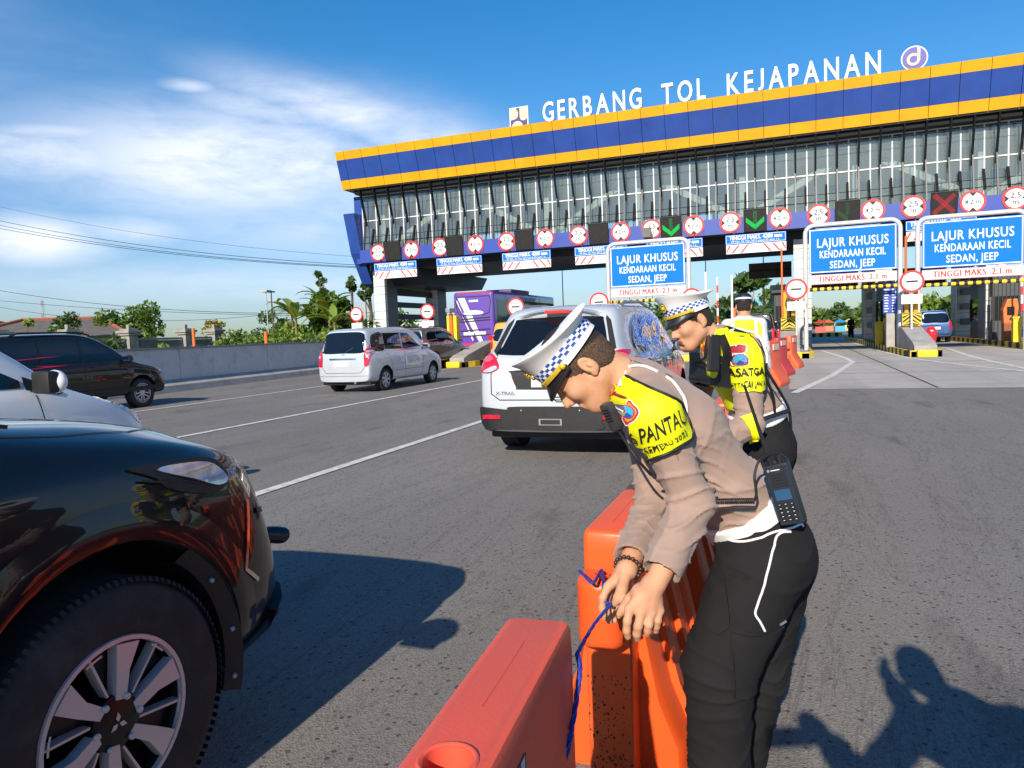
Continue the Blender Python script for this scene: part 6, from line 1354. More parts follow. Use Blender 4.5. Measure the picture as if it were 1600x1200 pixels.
# ================================================================ figures: smooth implicit surfaces turned into meshes
class Vox:
    def __init__(s, lo, hi, h):
        s.lo = np.array(lo, float); s.h = h; s.n = np.maximum(((np.array(hi) - s.lo) / h).astype(int) + 2, 4); s.a = np.full(s.n, 0.5, np.float32)
    def region(s, lo, hi, pad):
        i0 = np.clip(((np.array(lo) - pad - s.lo) / s.h).astype(int), 0, s.n - 1); i1 = np.clip(((np.array(hi) + pad - s.lo) / s.h).astype(int) + 2, 0, s.n)
        if np.any(i1 <= i0): return None, None
        sl = tuple(slice(a, b) for a, b in zip(i0, i1)); g = np.ogrid[sl]
        return sl, [(g[k] * s.h + s.lo[k]).astype(np.float32) for k in range(3)]
    def put(s, f, lo, hi, k=0.0, sub=False):
        sl, g = s.region(lo, hi, k + 3 * s.h)
        if sl is None: return s
        d = f(*g); a = s.a[sl]
        if sub: d = -d
        if k > 0:
            q = np.maximum(k - np.abs(a - d), 0) / k; w = q * q * k * .25; s.a[sl] = (np.maximum(a, d) + w) if sub else (np.minimum(a, d) - w)
        else: s.a[sl] = np.maximum(a, d) if sub else np.minimum(a, d)
        return s
    def cone(s, a, b, ra, rb, k=.02, sub=False, flat=None):
        """tapered capsule; flat = (axis, factor) widens it along an axis"""
        a = np.array(a, np.float32); b = np.array(b, np.float32); ab = b - a; L2 = max(float(ab @ ab), 1e-9); r = max(ra, rb) * (max(1, flat[1]) if flat else 1)
        def f(x, y, z):
            px, py, pz = x - a[0], y - a[1], z - a[2]; t = np.clip((px * ab[0] + py * ab[1] + pz * ab[2]) / L2, 0, 1)
            qx, qy, qz = px - ab[0] * t, py - ab[1] * t, pz - ab[2] * t; d2 = qx * qx + qy * qy + qz * qz
            if flat:
                ax = np.array(flat[0], np.float32); ax = ax / np.linalg.norm(ax); c = qx * ax[0] + qy * ax[1] + qz * ax[2]; d2 = d2 - c * c * (1 - 1 / flat[1] ** 2)
            return np.sqrt(np.maximum(d2, 0)) - (ra + (rb - ra) * t)
        return s.put(f, np.minimum(a, b) - r, np.maximum(a, b) + r, k, sub)
    def ell(s, c, R, ax=None, k=.02, sub=False):
        """ellipsoid with radii R along the rows of ax"""
        c = np.array(c, np.float32); A = np.eye(3, dtype=np.float32) if ax is None else np.array(ax, np.float32); r = max(R); m = min(R)
        def f(x, y, z):
            p = (x - c[0], y - c[1], z - c[2]); q = sum(((p[0] * A[i][0] + p[1] * A[i][1] + p[2] * A[i][2]) / R[i]) ** 2 for i in range(3)); n = np.sqrt(q)
            q2 = np.sqrt(sum(((p[0] * A[i][0] + p[1] * A[i][1] + p[2] * A[i][2]) / (R[i] * R[i])) ** 2 for i in range(3))) + 1e-6
            return n * (n - 1) / q2
        return s.put(f, c - r, c + r, k, sub)
    def half(s, p, n):
        """cut away everything on the side n points to"""
        n = np.array(n, np.float32); n = n / np.linalg.norm(n); p = np.array(p)
        g = np.ogrid[tuple(slice(0, k) for k in s.n)]; X = [(g[k] * s.h + s.lo[k]).astype(np.float32) for k in range(3)]
        s.a = np.maximum(s.a, (X[0] - p[0]) * n[0] + (X[1] - p[1]) * n[1] + (X[2] - p[2]) * n[2]).astype(np.float32); return s
    def mesh(s, smooth=1):
        a = s.a; a[0] = a[-1] = .5; a[:, 0] = a[:, -1] = .5; a[:, :, 0] = a[:, :, -1] = .5
        I = a < 0; c = [I[i:I.shape[0]-1+i or None, j:I.shape[1]-1+j or None, k:I.shape[2]-1+k or None] for i in (0, 1) for j in (0, 1) for k in (0, 1)]
        any_ = np.logical_or.reduce(c); all_ = np.logical_and.reduce(c); act = any_ & ~all_; ix = np.argwhere(act); N = len(ix); idx = np.full(act.shape, -1, np.int32); idx[tuple(ix.T)] = np.arange(N)
        val = {}
        for i in (0, 1):
            for j in (0, 1):
                for k in (0, 1): val[i, j, k] = a[ix[:, 0] + i, ix[:, 1] + j, ix[:, 2] + k]
        acc = np.zeros((N, 3)); cnt = np.zeros(N)
        for p in val:
            for d in range(3):
                if p[d] == 0:
                    q = tuple(1 if e == d else p[e] for e in range(3)); m = (val[p] < 0) != (val[q] < 0); t = np.where(m, val[p] / np.where(m, val[p] - val[q], 1), 0); pt = np.array(p, float)[None].repeat(N, 0); pt[:, d] += t; acc[m] += pt[m]; cnt[m] += 1
        v = (ix + acc / cnt[:, None]) * s.h + s.lo; faces = []
        for d in range(3):
            e, f = [k for k in range(3) if k != d]; sl0 = [slice(1, -1)] * 3; sl0[d] = slice(0, -1); sl1 = list(sl0); sl1[d] = slice(1, None)
            A = I[tuple(sl0)]; B = I[tuple(sl1)]; off = np.array([1, 1, 1]); off[d] = 0
            for flip, m in ((False, A & ~B), (True, B & ~A)):
                q = np.argwhere(m) + off
                if not len(q): continue
                q00 = q.copy(); q10 = q.copy(); q10[:, e] -= 1; q11 = q10.copy(); q11[:, f] -= 1; q01 = q.copy(); q01[:, f] -= 1
                F = np.stack([idx[tuple(w.T)] for w in (q00, q10, q11, q01)], 1); F = F[(F >= 0).all(1)]
                if flip != (d == 1): F = F[:, ::-1]
                faces.append(F)
        F = np.concatenate(faces)
        E = np.concatenate([F[:, [0, 1]], F[:, [1, 2]], F[:, [2, 3]], F[:, [3, 0]]])
        for _ in range(smooth):
            sm = np.zeros_like(v); c = np.zeros(len(v)); np.add.at(sm, E[:, 0], v[E[:, 1]]); np.add.at(sm, E[:, 1], v[E[:, 0]]); np.add.at(c, E[:, 0], 1); np.add.at(c, E[:, 1], 1); v = v * .4 + .6 * sm / np.maximum(c, 1)[:, None]
        return v, F
def vnormals(v, F):
    n = np.cross(v[F[:, 2]] - v[F[:, 0]], v[F[:, 3]] - v[F[:, 1]]); o = np.zeros_like(v)
    for k in range(4): np.add.at(o, F[:, k], n)
    return o / np.maximum(np.linalg.norm(o, axis=1), 1e-9)[:, None]
def vobj(name, v, F, m, parent, mats=None, mi=None):
    me = bpy.data.meshes.new(name); me.vertices.add(len(v)); me.vertices.foreach_set('co', np.asarray(v, np.float32).ravel()); me.loops.add(F.size); me.loops.foreach_set('vertex_index', F.astype(np.int32).ravel()); me.polygons.add(len(F)); me.polygons.foreach_set('loop_start', np.arange(0, F.size, 4, dtype=np.int32)); me.polygons.foreach_set('loop_total', np.full(len(F), 4, np.int32))
    for q in (mats or [m]): me.materials.append(q)
    if mi is not None: me.polygons.foreach_set('material_index', mi.astype(np.int32))
    me.polygons.foreach_set('use_smooth', np.ones(len(F), bool)); me.update(calc_edges=True); me.validate()
    o = bpy.data.objects.new(name, me); COL.objects.link(o); o.parent = parent; return o
def fold(v, d, freq, seed, sharp=2.5, warp=1.2):
    """soft creases running across direction d"""
    d = np.array(d, float); d /= np.linalg.norm(d); r = np.random.default_rng(seed); w = 0
    for k in range(4): w = w + np.sin(v @ (r.normal(size=3) * freq * .35) + r.random() * 6.3)
    return (1 - np.abs(np.sin(v @ d * freq + warp * w * .6))) ** sharp
def near(v, p, r): return np.exp(-((v - np.array(p)) ** 2).sum(1) / (r * r))
class Frame:
    """head frame: forward, up, left"""
    def __init__(s, o, f, u, k=1.0):
        s.o = Vector(o); s.f = Vector(f).normalized(); u = Vector(u); s.u = (u - s.f * u.dot(s.f)).normalized(); s.l = s.u.cross(s.f); s.k = k
    def __call__(s, f, u, l=0.0): return s.o + (s.f * f + s.u * u + s.l * l) * s.k
    def ax(s): return [tuple(s.f), tuple(s.u), tuple(s.l)]
SKIN = mat('skin', lin(201, 150, 117), .55, var=.12, vscale=22, bump=.22, bscale=420, sss=.12, spec=.35, dirt=(lin(180, 112, 80), .3, 20))
HAIR = mat('hair_black', (.022, .015, .011), .75, var=.5, vscale=150, bump=.9, bscale=400, dirt=((.09, .055, .035), .6, 210))
HAIRF = mat('hair_faded', (.080, .048, .030), .8, var=.5, vscale=180, bump=.7, bscale=450, dirt=(lin(176, 126, 96), .75, 230))
LIP = mat('lips', lin(160, 92, 76), .45, var=.08); BROW = mat('eyebrow', (.02, .014, .011), .9); EYE = mat('eye_dark', (.02, .015, .012), .15)
def head_sdf(x, H, k=1.0):
    K = H.k; A = H.ax()
    x.ell(H(-.012, .040), (.098 * K, .090 * K, .076 * K), A, .0); x.ell(H(.030, -.030), (.064 * K, .085 * K, .060 * K), A, .030); x.cone(H(.060, -.098, -.012), H(.060, -.098, .012), .026 * K, .026 * K, .03)
    for s in (-1, 1):
        x.cone(H(-.005, -.055, s * .050), H(.055, -.092, s * .022), .024 * K, .020 * K, .03); x.ell(H(.060, -.022, s * .042), (.026 * K, .022 * K, .022 * K), A, .025)
    x.cone(H(.079, .034, -.034), H(.079, .034, .034), .013 * K, .013 * K, .018)
    for s in (-1, 1): x.ell(H(.092, .012, s * .031), (.014 * K, .012 * K, .018 * K), A, .012, True); x.ell(H(.0755, .010, s * .031), (.0125 * K, .011 * K, .014 * K), A, .004)
    x.cone(H(.090, .016), H(.112, -.028), .0085 * K, .0115 * K, .012)
    for s in (-1, 1): x.ell(H(.098, -.034, s * .0125), (.011 * K, .009 * K, .009 * K), A, .008)
    x.cone(H(.089, -.060, -.016), H(.089, -.060, .016), .0080 * K, .0080 * K, .008); x.cone(H(.086, -.073, -.014), H(.086, -.073, .014), .0088 * K, .0088 * K, .008); x.cone(H(.101, -.0665, -.022), H(.101, -.0665, .022), .0032 * K, .0032 * K, .004, True)
    x.cone(H(.086, -.086, -.010), H(.086, -.086, .010), .006 * K, .006 * K, .01, True)
    for s in (-1, 1):
        q = H.l * s * .30 + H.f * -.10; ea = [tuple((H.f * .97 - H.u * .18).normalized()), tuple((H.u * .98 + H.f * .18).normalized()), tuple(H.l)]
        x.ell(H(-.018, -.004, s * .080), (.020 * K, .033 * K, .011 * K), ea, .006); x.ell(H(-.015, .002, s * .090), (.0125 * K, .022 * K, .008 * K), ea, .004, True); x.ell(H(-.020, -.006, s * .084), (.006 * K, .012 * K, .008 * K), ea, .004); x.ell(H(-.010, -.031, s * .079), (.009 * K, .011 * K, .007 * K), ea, .005)
def finger(x, pts, r0, r1, k=.006):
    n = len(pts) - 1
    for i in range(n):
        a = r0 + (r1 - r0) * i / n; b = r0 + (r1 - r0) * (i + 1) / n; x.cone(pts[i], pts[i + 1], a, b, k)
def auto_hand(x, W, D, N, T, curl=.5, k=1.0):
    """relaxed hand: wrist W, direction D, back-of-hand normal N, thumb side T; returns nothing, adds to x"""
    W, D, N, T = (Vector(q) for q in (W, D, N, T)); D.normalize(); N = (N - D * N.dot(D)).normalized(); T = (T - D * T.dot(D) - N * T.dot(N)).normalized()
    x.cone(W, W + D * .05 * k, .024 * k, .030 * k, .015, flat=(T, 1.35)); x.cone(W + D * .045 * k, W + D * .085 * k, .020 * k, .016 * k, .015, flat=(T, 1.9))
    for i, (o, L) in enumerate(((.030, .074), (.010, .082), (-.010, .076), (-.029, .060))):
        p = W + (D * .088 + T * o) * k; pts = [p]; d = D.copy(); 
        for j, fr in enumerate((.45, .30, .25)):
            a = curl * (.5 + .5 * j) * (1 + .12 * i); d = (d * math.cos(a) - N * math.sin(a)).normalized(); p = p + d * L * fr * k; pts.append(p); 
        finger(x, pts, .0098 * k, .0070 * k)
    t0 = W + (D * .025 + T * .030) * k; finger(x, [t0, t0 + (D * .030 + T * .020 - N * .012) * k, t0 + (D * .058 + T * .022 - N * .022) * k, t0 + (D * .078 + T * .016 - N * .028) * k], .0130 * k, .0085 * k, .010)
def hair_obj(H, parent, m=HAIR, m2=HAIRF, h=.0035):
    K = H.k; c = np.array(H.o); x = Vox(c - .2, c + .2, h); A = H.ax()
    x.ell(H(-.014, .040), (.1005 * K, .0935 * K, .0795 * K), A, 0); x.ell(H(-.045, -.01), (.062 * K, .070 * K, .072 * K), A, .02)
    x.half(H(.052, .05), H.f * 1.0 - H.u * .22); x.half(H(-.02, -.028), -H.u * 1.0 + H.f * .72)
    for s in (-1, 1): x.ell(H(-.016, -.006, s * .085), (.021 * K, .030 * K, .02 * K), A, .004, True)
    v, F = x.mesh(1); v = v + vnormals(v, F) * (np.random.default_rng(3).random(len(v)) * .0028)[:, None]
    q = (v - np.array(H.o)); uu = q @ np.array(H.u) - .35 * (q @ np.array(H.f)); mi = (uu[F].mean(1) + .004 * np.sin(v[F[:, 0]] @ np.array([370, 510, 430])) < .050 * K).astype(int)
    return vobj('hair', v, F, m, parent, [m, m2], mi)
def brows(H, parent, surf):
    b = MB()
    for s in (-1, 1):
        L = surf.lay([(s * .014, .032), (s * .028, .039), (s * .046, .034)], H(.2, 0), H.l * H.k, H.u * H.k, -H.f, .001); L2 = surf.lay([(s * .014, .025), (s * .028, .032), (s * .047, .030)], H(.2, 0), H.l * H.k, H.u * H.k, -H.f, .001); b.grid([[p for p, _ in L], [p for p, _ in L2]])
        L = surf.lay([(s * (.031 + .013 * math.cos(a)), .006 + .0028 * math.sin(a)) for a in np.linspace(0, 6, 12)], H(.2, 0), H.l * H.k, H.u * H.k, -H.f, .0008); b.add([p for p, _ in L], [tuple(range(12))])
    o = b.build('eyebrow', BROW, parent); return o
def peaked_cap(H, parent, tilt=.16):
    """white police cap with a chequered band, gold strap and black peak"""
    def ring(f0, rf, rl, u0, t, n=64):
        return [H(f0 + rf * math.cos(a), u0 + t * math.cos(a) - t * .40 * math.sin(a) ** 2, rl * math.sin(a)) for a in np.linspace(0, 2 * math.pi, n, endpoint=False)]
    CW = mat('cap_white', (.74, .75, .77), .6, var=.05, bump=.1, bscale=250)
    b = MB(); b.grid([ring(-.012, .112, .091, .046, .008), ring(-.012, .112, .091, .062, .009), ring(-.013, .111, .0905, .088, .012), ring(-.015, .113, .096, .100, .016), ring(-.019, .120, .108, .115, .025), ring(-.024, .130, .119, .126, .033), ring(-.027, .136, .126, .132, .038), ring(-.027, .1365, .1265, .1355, .039), ring(-.027, .133, .123, .138, .037), ring(-.027, .120, .112, .138, .030), ring(-.027, .08, .075, .130, .014), ring(-.027, .03, .028, .126, .004)], CW, True); b.add(ring(-.027, .03, .028, .126, .004), [tuple(range(64))], CW)
    cap = b.build('peaked_cap', CW, parent, smooth=70)
    b = MB(); n = 46; WH = mat('chequer_white', (.74, .75, .78), .6); BL = mat('chequer_blue', (.015, .07, .33), .55)
    for j in range(3):
        u0, u1 = .0635 + j * .0082, .0635 + (j + 1) * .0082
        for i in range(n):
            a0, a1 = 2 * math.pi * i / n, 2 * math.pi * (i + 1) / n; t = lambda u: .009 + (u - .062) * .12; rr = lambda: (.1135, .0925)
            b.add([H(-.0125 + .1140 * math.cos(a), u + t(u) * math.cos(a), .0930 * math.sin(a)) for u, a in ((u0, a0), (u0, a1), (u1, a1), (u1, a0))], [(0, 1, 2, 3)], BL if (i + j) % 2 else WH)
    b.build('chequered_band', WH, cap)
    b = MB(); P = []
    for a in np.linspace(-1.35, 1.35, 25):
        w = .5 + .5 * math.cos(a * math.pi / 1.35); P.append([H(-.012 + .1125 * math.cos(a), .050 + .008 * math.cos(a), .0918 * math.sin(a)), H(-.010 + (.112 + .015 * w) * math.cos(a), .043 - .006 * w, (.0918 + .008 * w) * math.sin(a)), H(-.008 + (.112 + .027 * w) * math.cos(a), .036 - .016 * w, (.0915 + .010 * w) * math.sin(a)), H(-.008 + (.112 + .025 * w) * math.cos(a), .032 - .017 * w, (.0905 + .009 * w) * math.sin(a)), H(-.012 + .110 * math.cos(a), .043 + .008 * math.cos(a), .0900 * math.sin(a))])
    b.grid(P); b.build('cap_peak', mat('peak_black', (.018, .014, .016), .35, coat=.3), cap, smooth=60)
    b = MB(); P = []
    for a in np.linspace(-1.25, 1.25, 25): P.append([H(-.012 + (.1150 + .006 * w_) * math.cos(a), .0485 + dz + .008 * math.cos(a), (.0940 + .006 * w_) * math.sin(a)) for dz, w_ in ((0, 0), (.002, 1), (.013, 1), (.015, 0))])
    b.grid(P); G = mat('cap_gold', (.80, .55, .04), .4, .3)
    for s in (-1, 1): b.ball(H(-.012 + .1160 * math.cos(1.25), .056, s * .095), .009, None, 10, 6)
    b.build('gold_strap', G, cap, smooth=60)
    b = MB(); c = H(.118, .118, 0); d = (H.u * .80 + H.f * .3).normalized(); 
    b.add([H(.1030, .114 + .027 * math.sin(a), .023 * math.cos(a)) for a in np.linspace(0, 6, 20)], [tuple(range(20))], INK)
    for q in range(14): b.ball(H(.1040, .114 + .018 * math.sin(q * .45), .014 * math.cos(q * .45)), .0035, G, 6, 4)
    b.ball(H(.1035, .114, 0), .008, G, 8, 6); b.build('cap_badge', None, cap); return cap
SHIRT = mat('uniform_shirt', lin(156, 132, 120), .85, var=.08, vscale=5, bump=.30, bscale=420, sheen=.15)
TROUS = mat('uniform_trousers', (.0145, .0145, .0158), .9, var=.2, vscale=6, bump=.25, bscale=600, sheen=.0, spec=.2)
HIVIS = mat('hi_vis_yellow', (.80, .83, .0), .6, var=.05, bump=.15, bscale=350); VESTW = mat('white_belt', (.80, .80, .80), .5, var=.04); SHOE = mat('shoe_black', (.012, .012, .013), .3)
# ================================================================ people
TURN = rad(20.73)
def rebase(t, O):
    """put the empty at the feet O (turned frame) and keep the parts where they are"""
    O = Vector(O); t.rotation_euler = (0, 0, TURN); t.location = Matrix.Rotation(TURN, 3, 'Z') @ O
    for ch in t.children: ch.location = Vector(ch.location) - O
    return t
def figure(t, H, j, lat, h=.006, hb=.0035, shirt=SHIRT, trousers=TROUS, hands=None, belt=VESTW, folds=1.0, wide=1.0, skin=SKIN, spine=None, shoes=True, fat=1.0, loose=1.0, rear=.055):
    """continuous body with clothes over it; j = joints"""
    V = {k: np.array(v, float) for k, v in j.items()}; lat = np.array(lat, float); lat /= np.linalg.norm(lat)
    allp = np.array(list(V.values()) + [H(.16, 0), H(-.14, .15)]); lo, hi = allp.min(0) - .16, allp.max(0) + .16
    # --- body: head, neck, trunk, arms, hands in one surface
    low = min(V['wrL'][2], V['wrR'][2], V['pel'][2]) - .20; blo = lo.copy(); blo[2] = low
    x = Vox(blo, hi, hb); fl = (lat, 1.42)
    x.cone(V['pel'], V['wai'], .095, .090, .03, flat=fl); x.cone(V['wai'], V['che'], .088, .098, .03, flat=fl); x.cone(V['che'], V['nek'], .090, .060, .04, flat=(lat, 1.25))
    for s in 'LR':
        x.cone(V['che'] * .35 + V['nek'] * .65, V['sh' + s], .060, .052, .03); x.cone(V['sh' + s], V['el' + s], .050, .040, .02); x.cone(V['el' + s], V['wr' + s], .040, .0265, .012)
    x.cone(H(-.040, -.035), V['nek'], .054 * H.k, .060 * H.k, .025); head_sdf(x, H)
    if hands: hands(x)
    else:
        for s, sg in (('L', 1), ('R', -1)):
            d = V['wr' + s] - V['el' + s]; d /= np.linalg.norm(d); auto_hand(x, V['wr' + s], d, lat * sg + np.array([0, 0, .2]), np.cross(lat, (0, 0, 1)) * 1.0, .5, .95)
    v, F = x.mesh(2); mi = np.zeros(len(F), int); q = (v - np.array(H.o)) / H.k; f_, u_, l_ = q @ np.array(H.f), q @ np.array(H.u), q @ np.array(H.l)
    lip = (f_ > .080) & (np.abs(u_ + .0665) < .0135 - .25 * np.abs(l_)) & (np.abs(l_) < .024); mi[lip[F].all(1)] = 1
    body = vobj('body', v, F, skin, t, [skin, LIP], mi)
    # --- shirt
    x = Vox(lo, hi, h); fl = (lat, 1.36 * wide)
    x.cone(V['pel'], V['wai'], .108 * fat, .104 * fat, .03, flat=fl); x.cone(V['wai'], V['che'], .104 * fat, .113, .04, flat=fl); x.cone(V['che'], V['nek'] * .75 + V['che'] * .25, .108, .082, .05, flat=(lat, 1.35))
    for s in 'LR':
        x.cone(V['che'] * .35 + V['nek'] * .65, V['sh' + s], .076, .068, .05); x.cone(V['sh' + s], V['el' + s], .065, .055, .03); e = V['wr' + s] * .94 + V['el' + s] * .06; x.cone(V['el' + s], e, .056, .049, .025)
        d = V['wr' + s] - V['el' + s]; x_cut = (e, d)
    nd = np.array(H(-.03, -.05)) - V['nek']; nd /= np.linalg.norm(nd); x.cone(V['nek'] - nd * .02, V['nek'] + nd * .045, .076, .064, .02)
    for s in 'LR':                                           # open cuffs
        d = V['wr' + s] - V['el' + s]; L = np.linalg.norm(d); d /= L; e = V['el' + s] + d * (L * .94); x.cone(e + d * .025, e + d * .12, .062, .062, .004, True); x.cone(e - d * .02, e + d * .05, .036, .040, .003, True)
    x.cone(V['nek'] + nd * .035, V['nek'] + nd * .12, .060, .075, .004, True)
    v, F = x.mesh(2); n = vnormals(v, F); dd = np.zeros(len(v))
    for s, sd in (('L', 1), ('R', 2)):
        ua = V['el' + s] - V['sh' + s]; fa = V['wr' + s] - V['el' + s]; on = near(v, V['el' + s], .16); dd += on * (fold(v, ua * .6 + fa * .8, 66, sd, 4.2, 1.3) - .2) * .0130 + near(v, V['wr' + s] * .6 + V['el' + s] * .4, .13) * (fold(v, fa * .8 + lat * .3, 52, sd + 5, 3.2, 1.3) - .25) * .0075 + near(v, V['sh' + s] * .55 + V['che'] * .45, .13) * (fold(v, ua + lat * .4, 50, sd + 9, 3.0, 1.2) - .25) * .0085
    tr = V['nek'] - V['pel']; dd += near(v, V['wai'], .20) * (fold(v, tr * 1.0 + np.cross(lat, tr) * .55, 48, 11, 4.0, 1.2) - .2) * .0140 + (fold(v, tr + lat * .5, 26, 13, 1.6) - .4) * .0040
    for s in 'LR':
        d = V['wr' + s] - V['el' + s]; L = np.linalg.norm(d); tt = ((v - V['el' + s]) @ d) / (L * L); dist = np.linalg.norm(v - V['el' + s] - tt[:, None] * d, axis=1); nc = (dist < .09) & (tt > .6); dd = np.where(nc, dd * np.clip((.90 - tt) / .14, 0, 1), dd)
    v = v + n * (dd * folds)[:, None]; sh = vobj('shirt', v, F, shirt, t)
    # --- trousers and shoes
    x = Vox(np.array([lo[0], lo[1], min(V['anL'][2], V['anR'][2]) - .03]), np.array([hi[0], hi[1], V['wai'][2] + .12]), max(h, .007))
    up = V['wai'] - V['pel']; up /= np.linalg.norm(up); x.cone(V['pel'] - up * .02, V['pel'] + up * .085, .120 * fat, .112 * fat, .03, flat=(lat, 1.34))
    back = np.cross(lat, up); back = -back if np.dot(back, np.array(H.f)) > 0 else back
    for s in 'LR': x.ell(V['hi' + s] + back * rear + up * .01, (.098, .098, .11), None, .05); x.cone(V['hi' + s], V['kn' + s], .118 * loose, .092 * loose, .045); x.cone(V['kn' + s], V['an' + s], .090 * loose, .078 * loose, .03)
    x.half(V['pel'] + up * .105, up); 
    for s in 'LR': d = V['an' + s] - V['kn' + s]; x.half(V['an' + s] + d / np.linalg.norm(d) * .04, d) if False else None
    v, F = x.mesh(2); n = vnormals(v, F); dd = 0
    for s, sd in (('L', 21), ('R', 22)):
        th = V['kn' + s] - V['hi' + s]; ca = V['an' + s] - V['kn' + s]; dd = dd + near(v, V['kn' + s], .20) * (fold(v, th + ca + lat * .1, 40, sd) - .35) * .008 + near(v, V['an' + s] + (V['kn' + s] - V['an' + s]) * .25, .17) * (fold(v, ca + lat * .3, 40, sd + 3) - .35) * .007 + near(v, V['hi' + s], .2) * (fold(v, th * .7 + lat * .3 + np.cross(th, lat) * .8, 36, sd + 6) - .35) * .007
    v = v + n * (dd * folds)[:, None]; trs = vobj('trousers', v, F, trousers, t)
    if belt:
        x = Vox(V['pel'] - .28, V['pel'] + .32, .005); x.cone(V['pel'] - up * .02, V['pel'] + up * .16, .127 * fat, .123 * fat, .03, flat=(lat, 1.345)); x.half(V['pel'] + up * .125, up); x.half(V['pel'] + up * .068, -up); v, F = x.mesh(1); vobj('belt', v, F, belt, t)
    if shoes:
        for s in 'LR':
            a = V['an' + s]; d = np.array(H.f) * 1.0; d[2] = 0; d /= max(np.linalg.norm(d), 1e-6); x = Vox(a - .33, a + .33, .007); g = np.array([a[0], a[1], .045]); x.cone(g - d * .06, g + d * .16, .042, .036, .03, flat=(np.cross(d, (0, 0, 1)), 1.15)); x.cone(g - d * .03, a + np.array([0, 0, .04]), .045, .050, .03); x.half((0, 0, .004), (0, 0, -1)); v, F = x.mesh(2); vobj('shoe', v, F, SHOE, t)
    return body, sh, trs
LF = dict(U=(1, 0, 0), V=(0, 0, 1), D=(0, 1, 0))            # laid on from the side that faces the traffic
def crest(sf, b, P, o, arcpts, shield, disc):
    RED = mat('crest_maroon', (.36, .02, .03), .6); ORG = mat('crest_orange', (.75, .22, .03), .6); CB = mat('crest_blue', (.05, .38, .75), .5)
    sf.sheet(b, [arcpts], eps=.0125, m=WHITE, step=.012, o=o, **LF)
def shrink(poly, k):
    c = Vector((sum(p[0] for p in poly) / len(poly), sum(p[1] for p in poly) / len(poly))); return [tuple(c + (Vector(p) - c) * k) for p in poly]
RED = mat('crest_maroon', (.36, .02, .03), .6); ORG = mat('crest_orange', (.78, .22, .03), .6); CB = mat('crest_blue', (.04, .34, .72), .5); CBD = mat('crest_navy', (.02, .07, .25), .5)
def badge(sf, parent, o, arc, arc2, shield, disc, eps):
    b = MB(); k = dict(o=o, step=.010, **LF)
    sf.sheet(b, [arc], eps=eps, m=WHITE, **k); sf.sheet(b, [shrink(arc, .90)], eps=eps + .0010, m=RED, **k)
    sf.sheet(b, [shield], eps=eps + .0004, m=WHITE, **k); sf.sheet(b, [shrink(shield, .90)], eps=eps + .0014, m=RED, **k); sf.sheet(b, [shrink(shield, .74)], eps=eps + .0020, m=ORG, **k)
    c, r = disc; pts = lambda q, a0=0, a1=6.28: [(c[0] + q * r * math.cos(a), c[1] + q * r * math.sin(a)) for a in np.linspace(a0, a1, 17)[:-1 if a1 > 6 else None]]
    sf.sheet(b, [pts(1.18)], eps=eps + .0026, m=RED, **k); sf.sheet(b, [pts(1.0)], eps=eps + .0032, m=CB, **k); sf.sheet(b, [[c] + pts(.95, -2.2, -.6)], eps=eps + .0038, m=CBD, **k); sf.sheet(b, [[c] + pts(.9, -2.9, -2.3)], eps=eps + .0038, m=mat('crest_green', (.10, .30, .10), .5), **k)
    return b.build('crest_patch', None, parent)
# ---------------------------------------------------------------- officer bending over the barriers
off1 = thing('person', 'traffic police officer bending down to tie a blue rope between the orange barriers', 'person')
H1 = Frame((0.1919, 2.0200, 1.2961), (-.58, .02, -.81), (-.81, 0, .58), .95)
J1 = dict(pel=(0.6948, 2.0700, 0.7878), wai=(0.6036, 2.0600, 0.9209), che=(0.4641, 2.0400, 1.1170), nek=(0.3326, 2.0300, 1.2510),
          shL=(0.3540, 1.8550, 1.1782), elL=(0.4560, 1.8700, 0.9433), wrL=(0.3322, 1.7450, 0.7758), shR=(0.4004, 2.2000, 1.1338), elR=(0.4018, 2.1000, 0.8857), wrR=(0.2787, 1.8500, 0.7800),
          hiL=(0.6689, 1.9800, 0.7385), knL=(0.5384, 1.9500, 0.4653), anL=(0.5370, 1.9700, 0.0747), hiR=(0.7566, 2.1600, 0.6675), knR=(0.7186, 2.2000, 0.3309), anR=(0.6432, 2.2400, -0.1189))
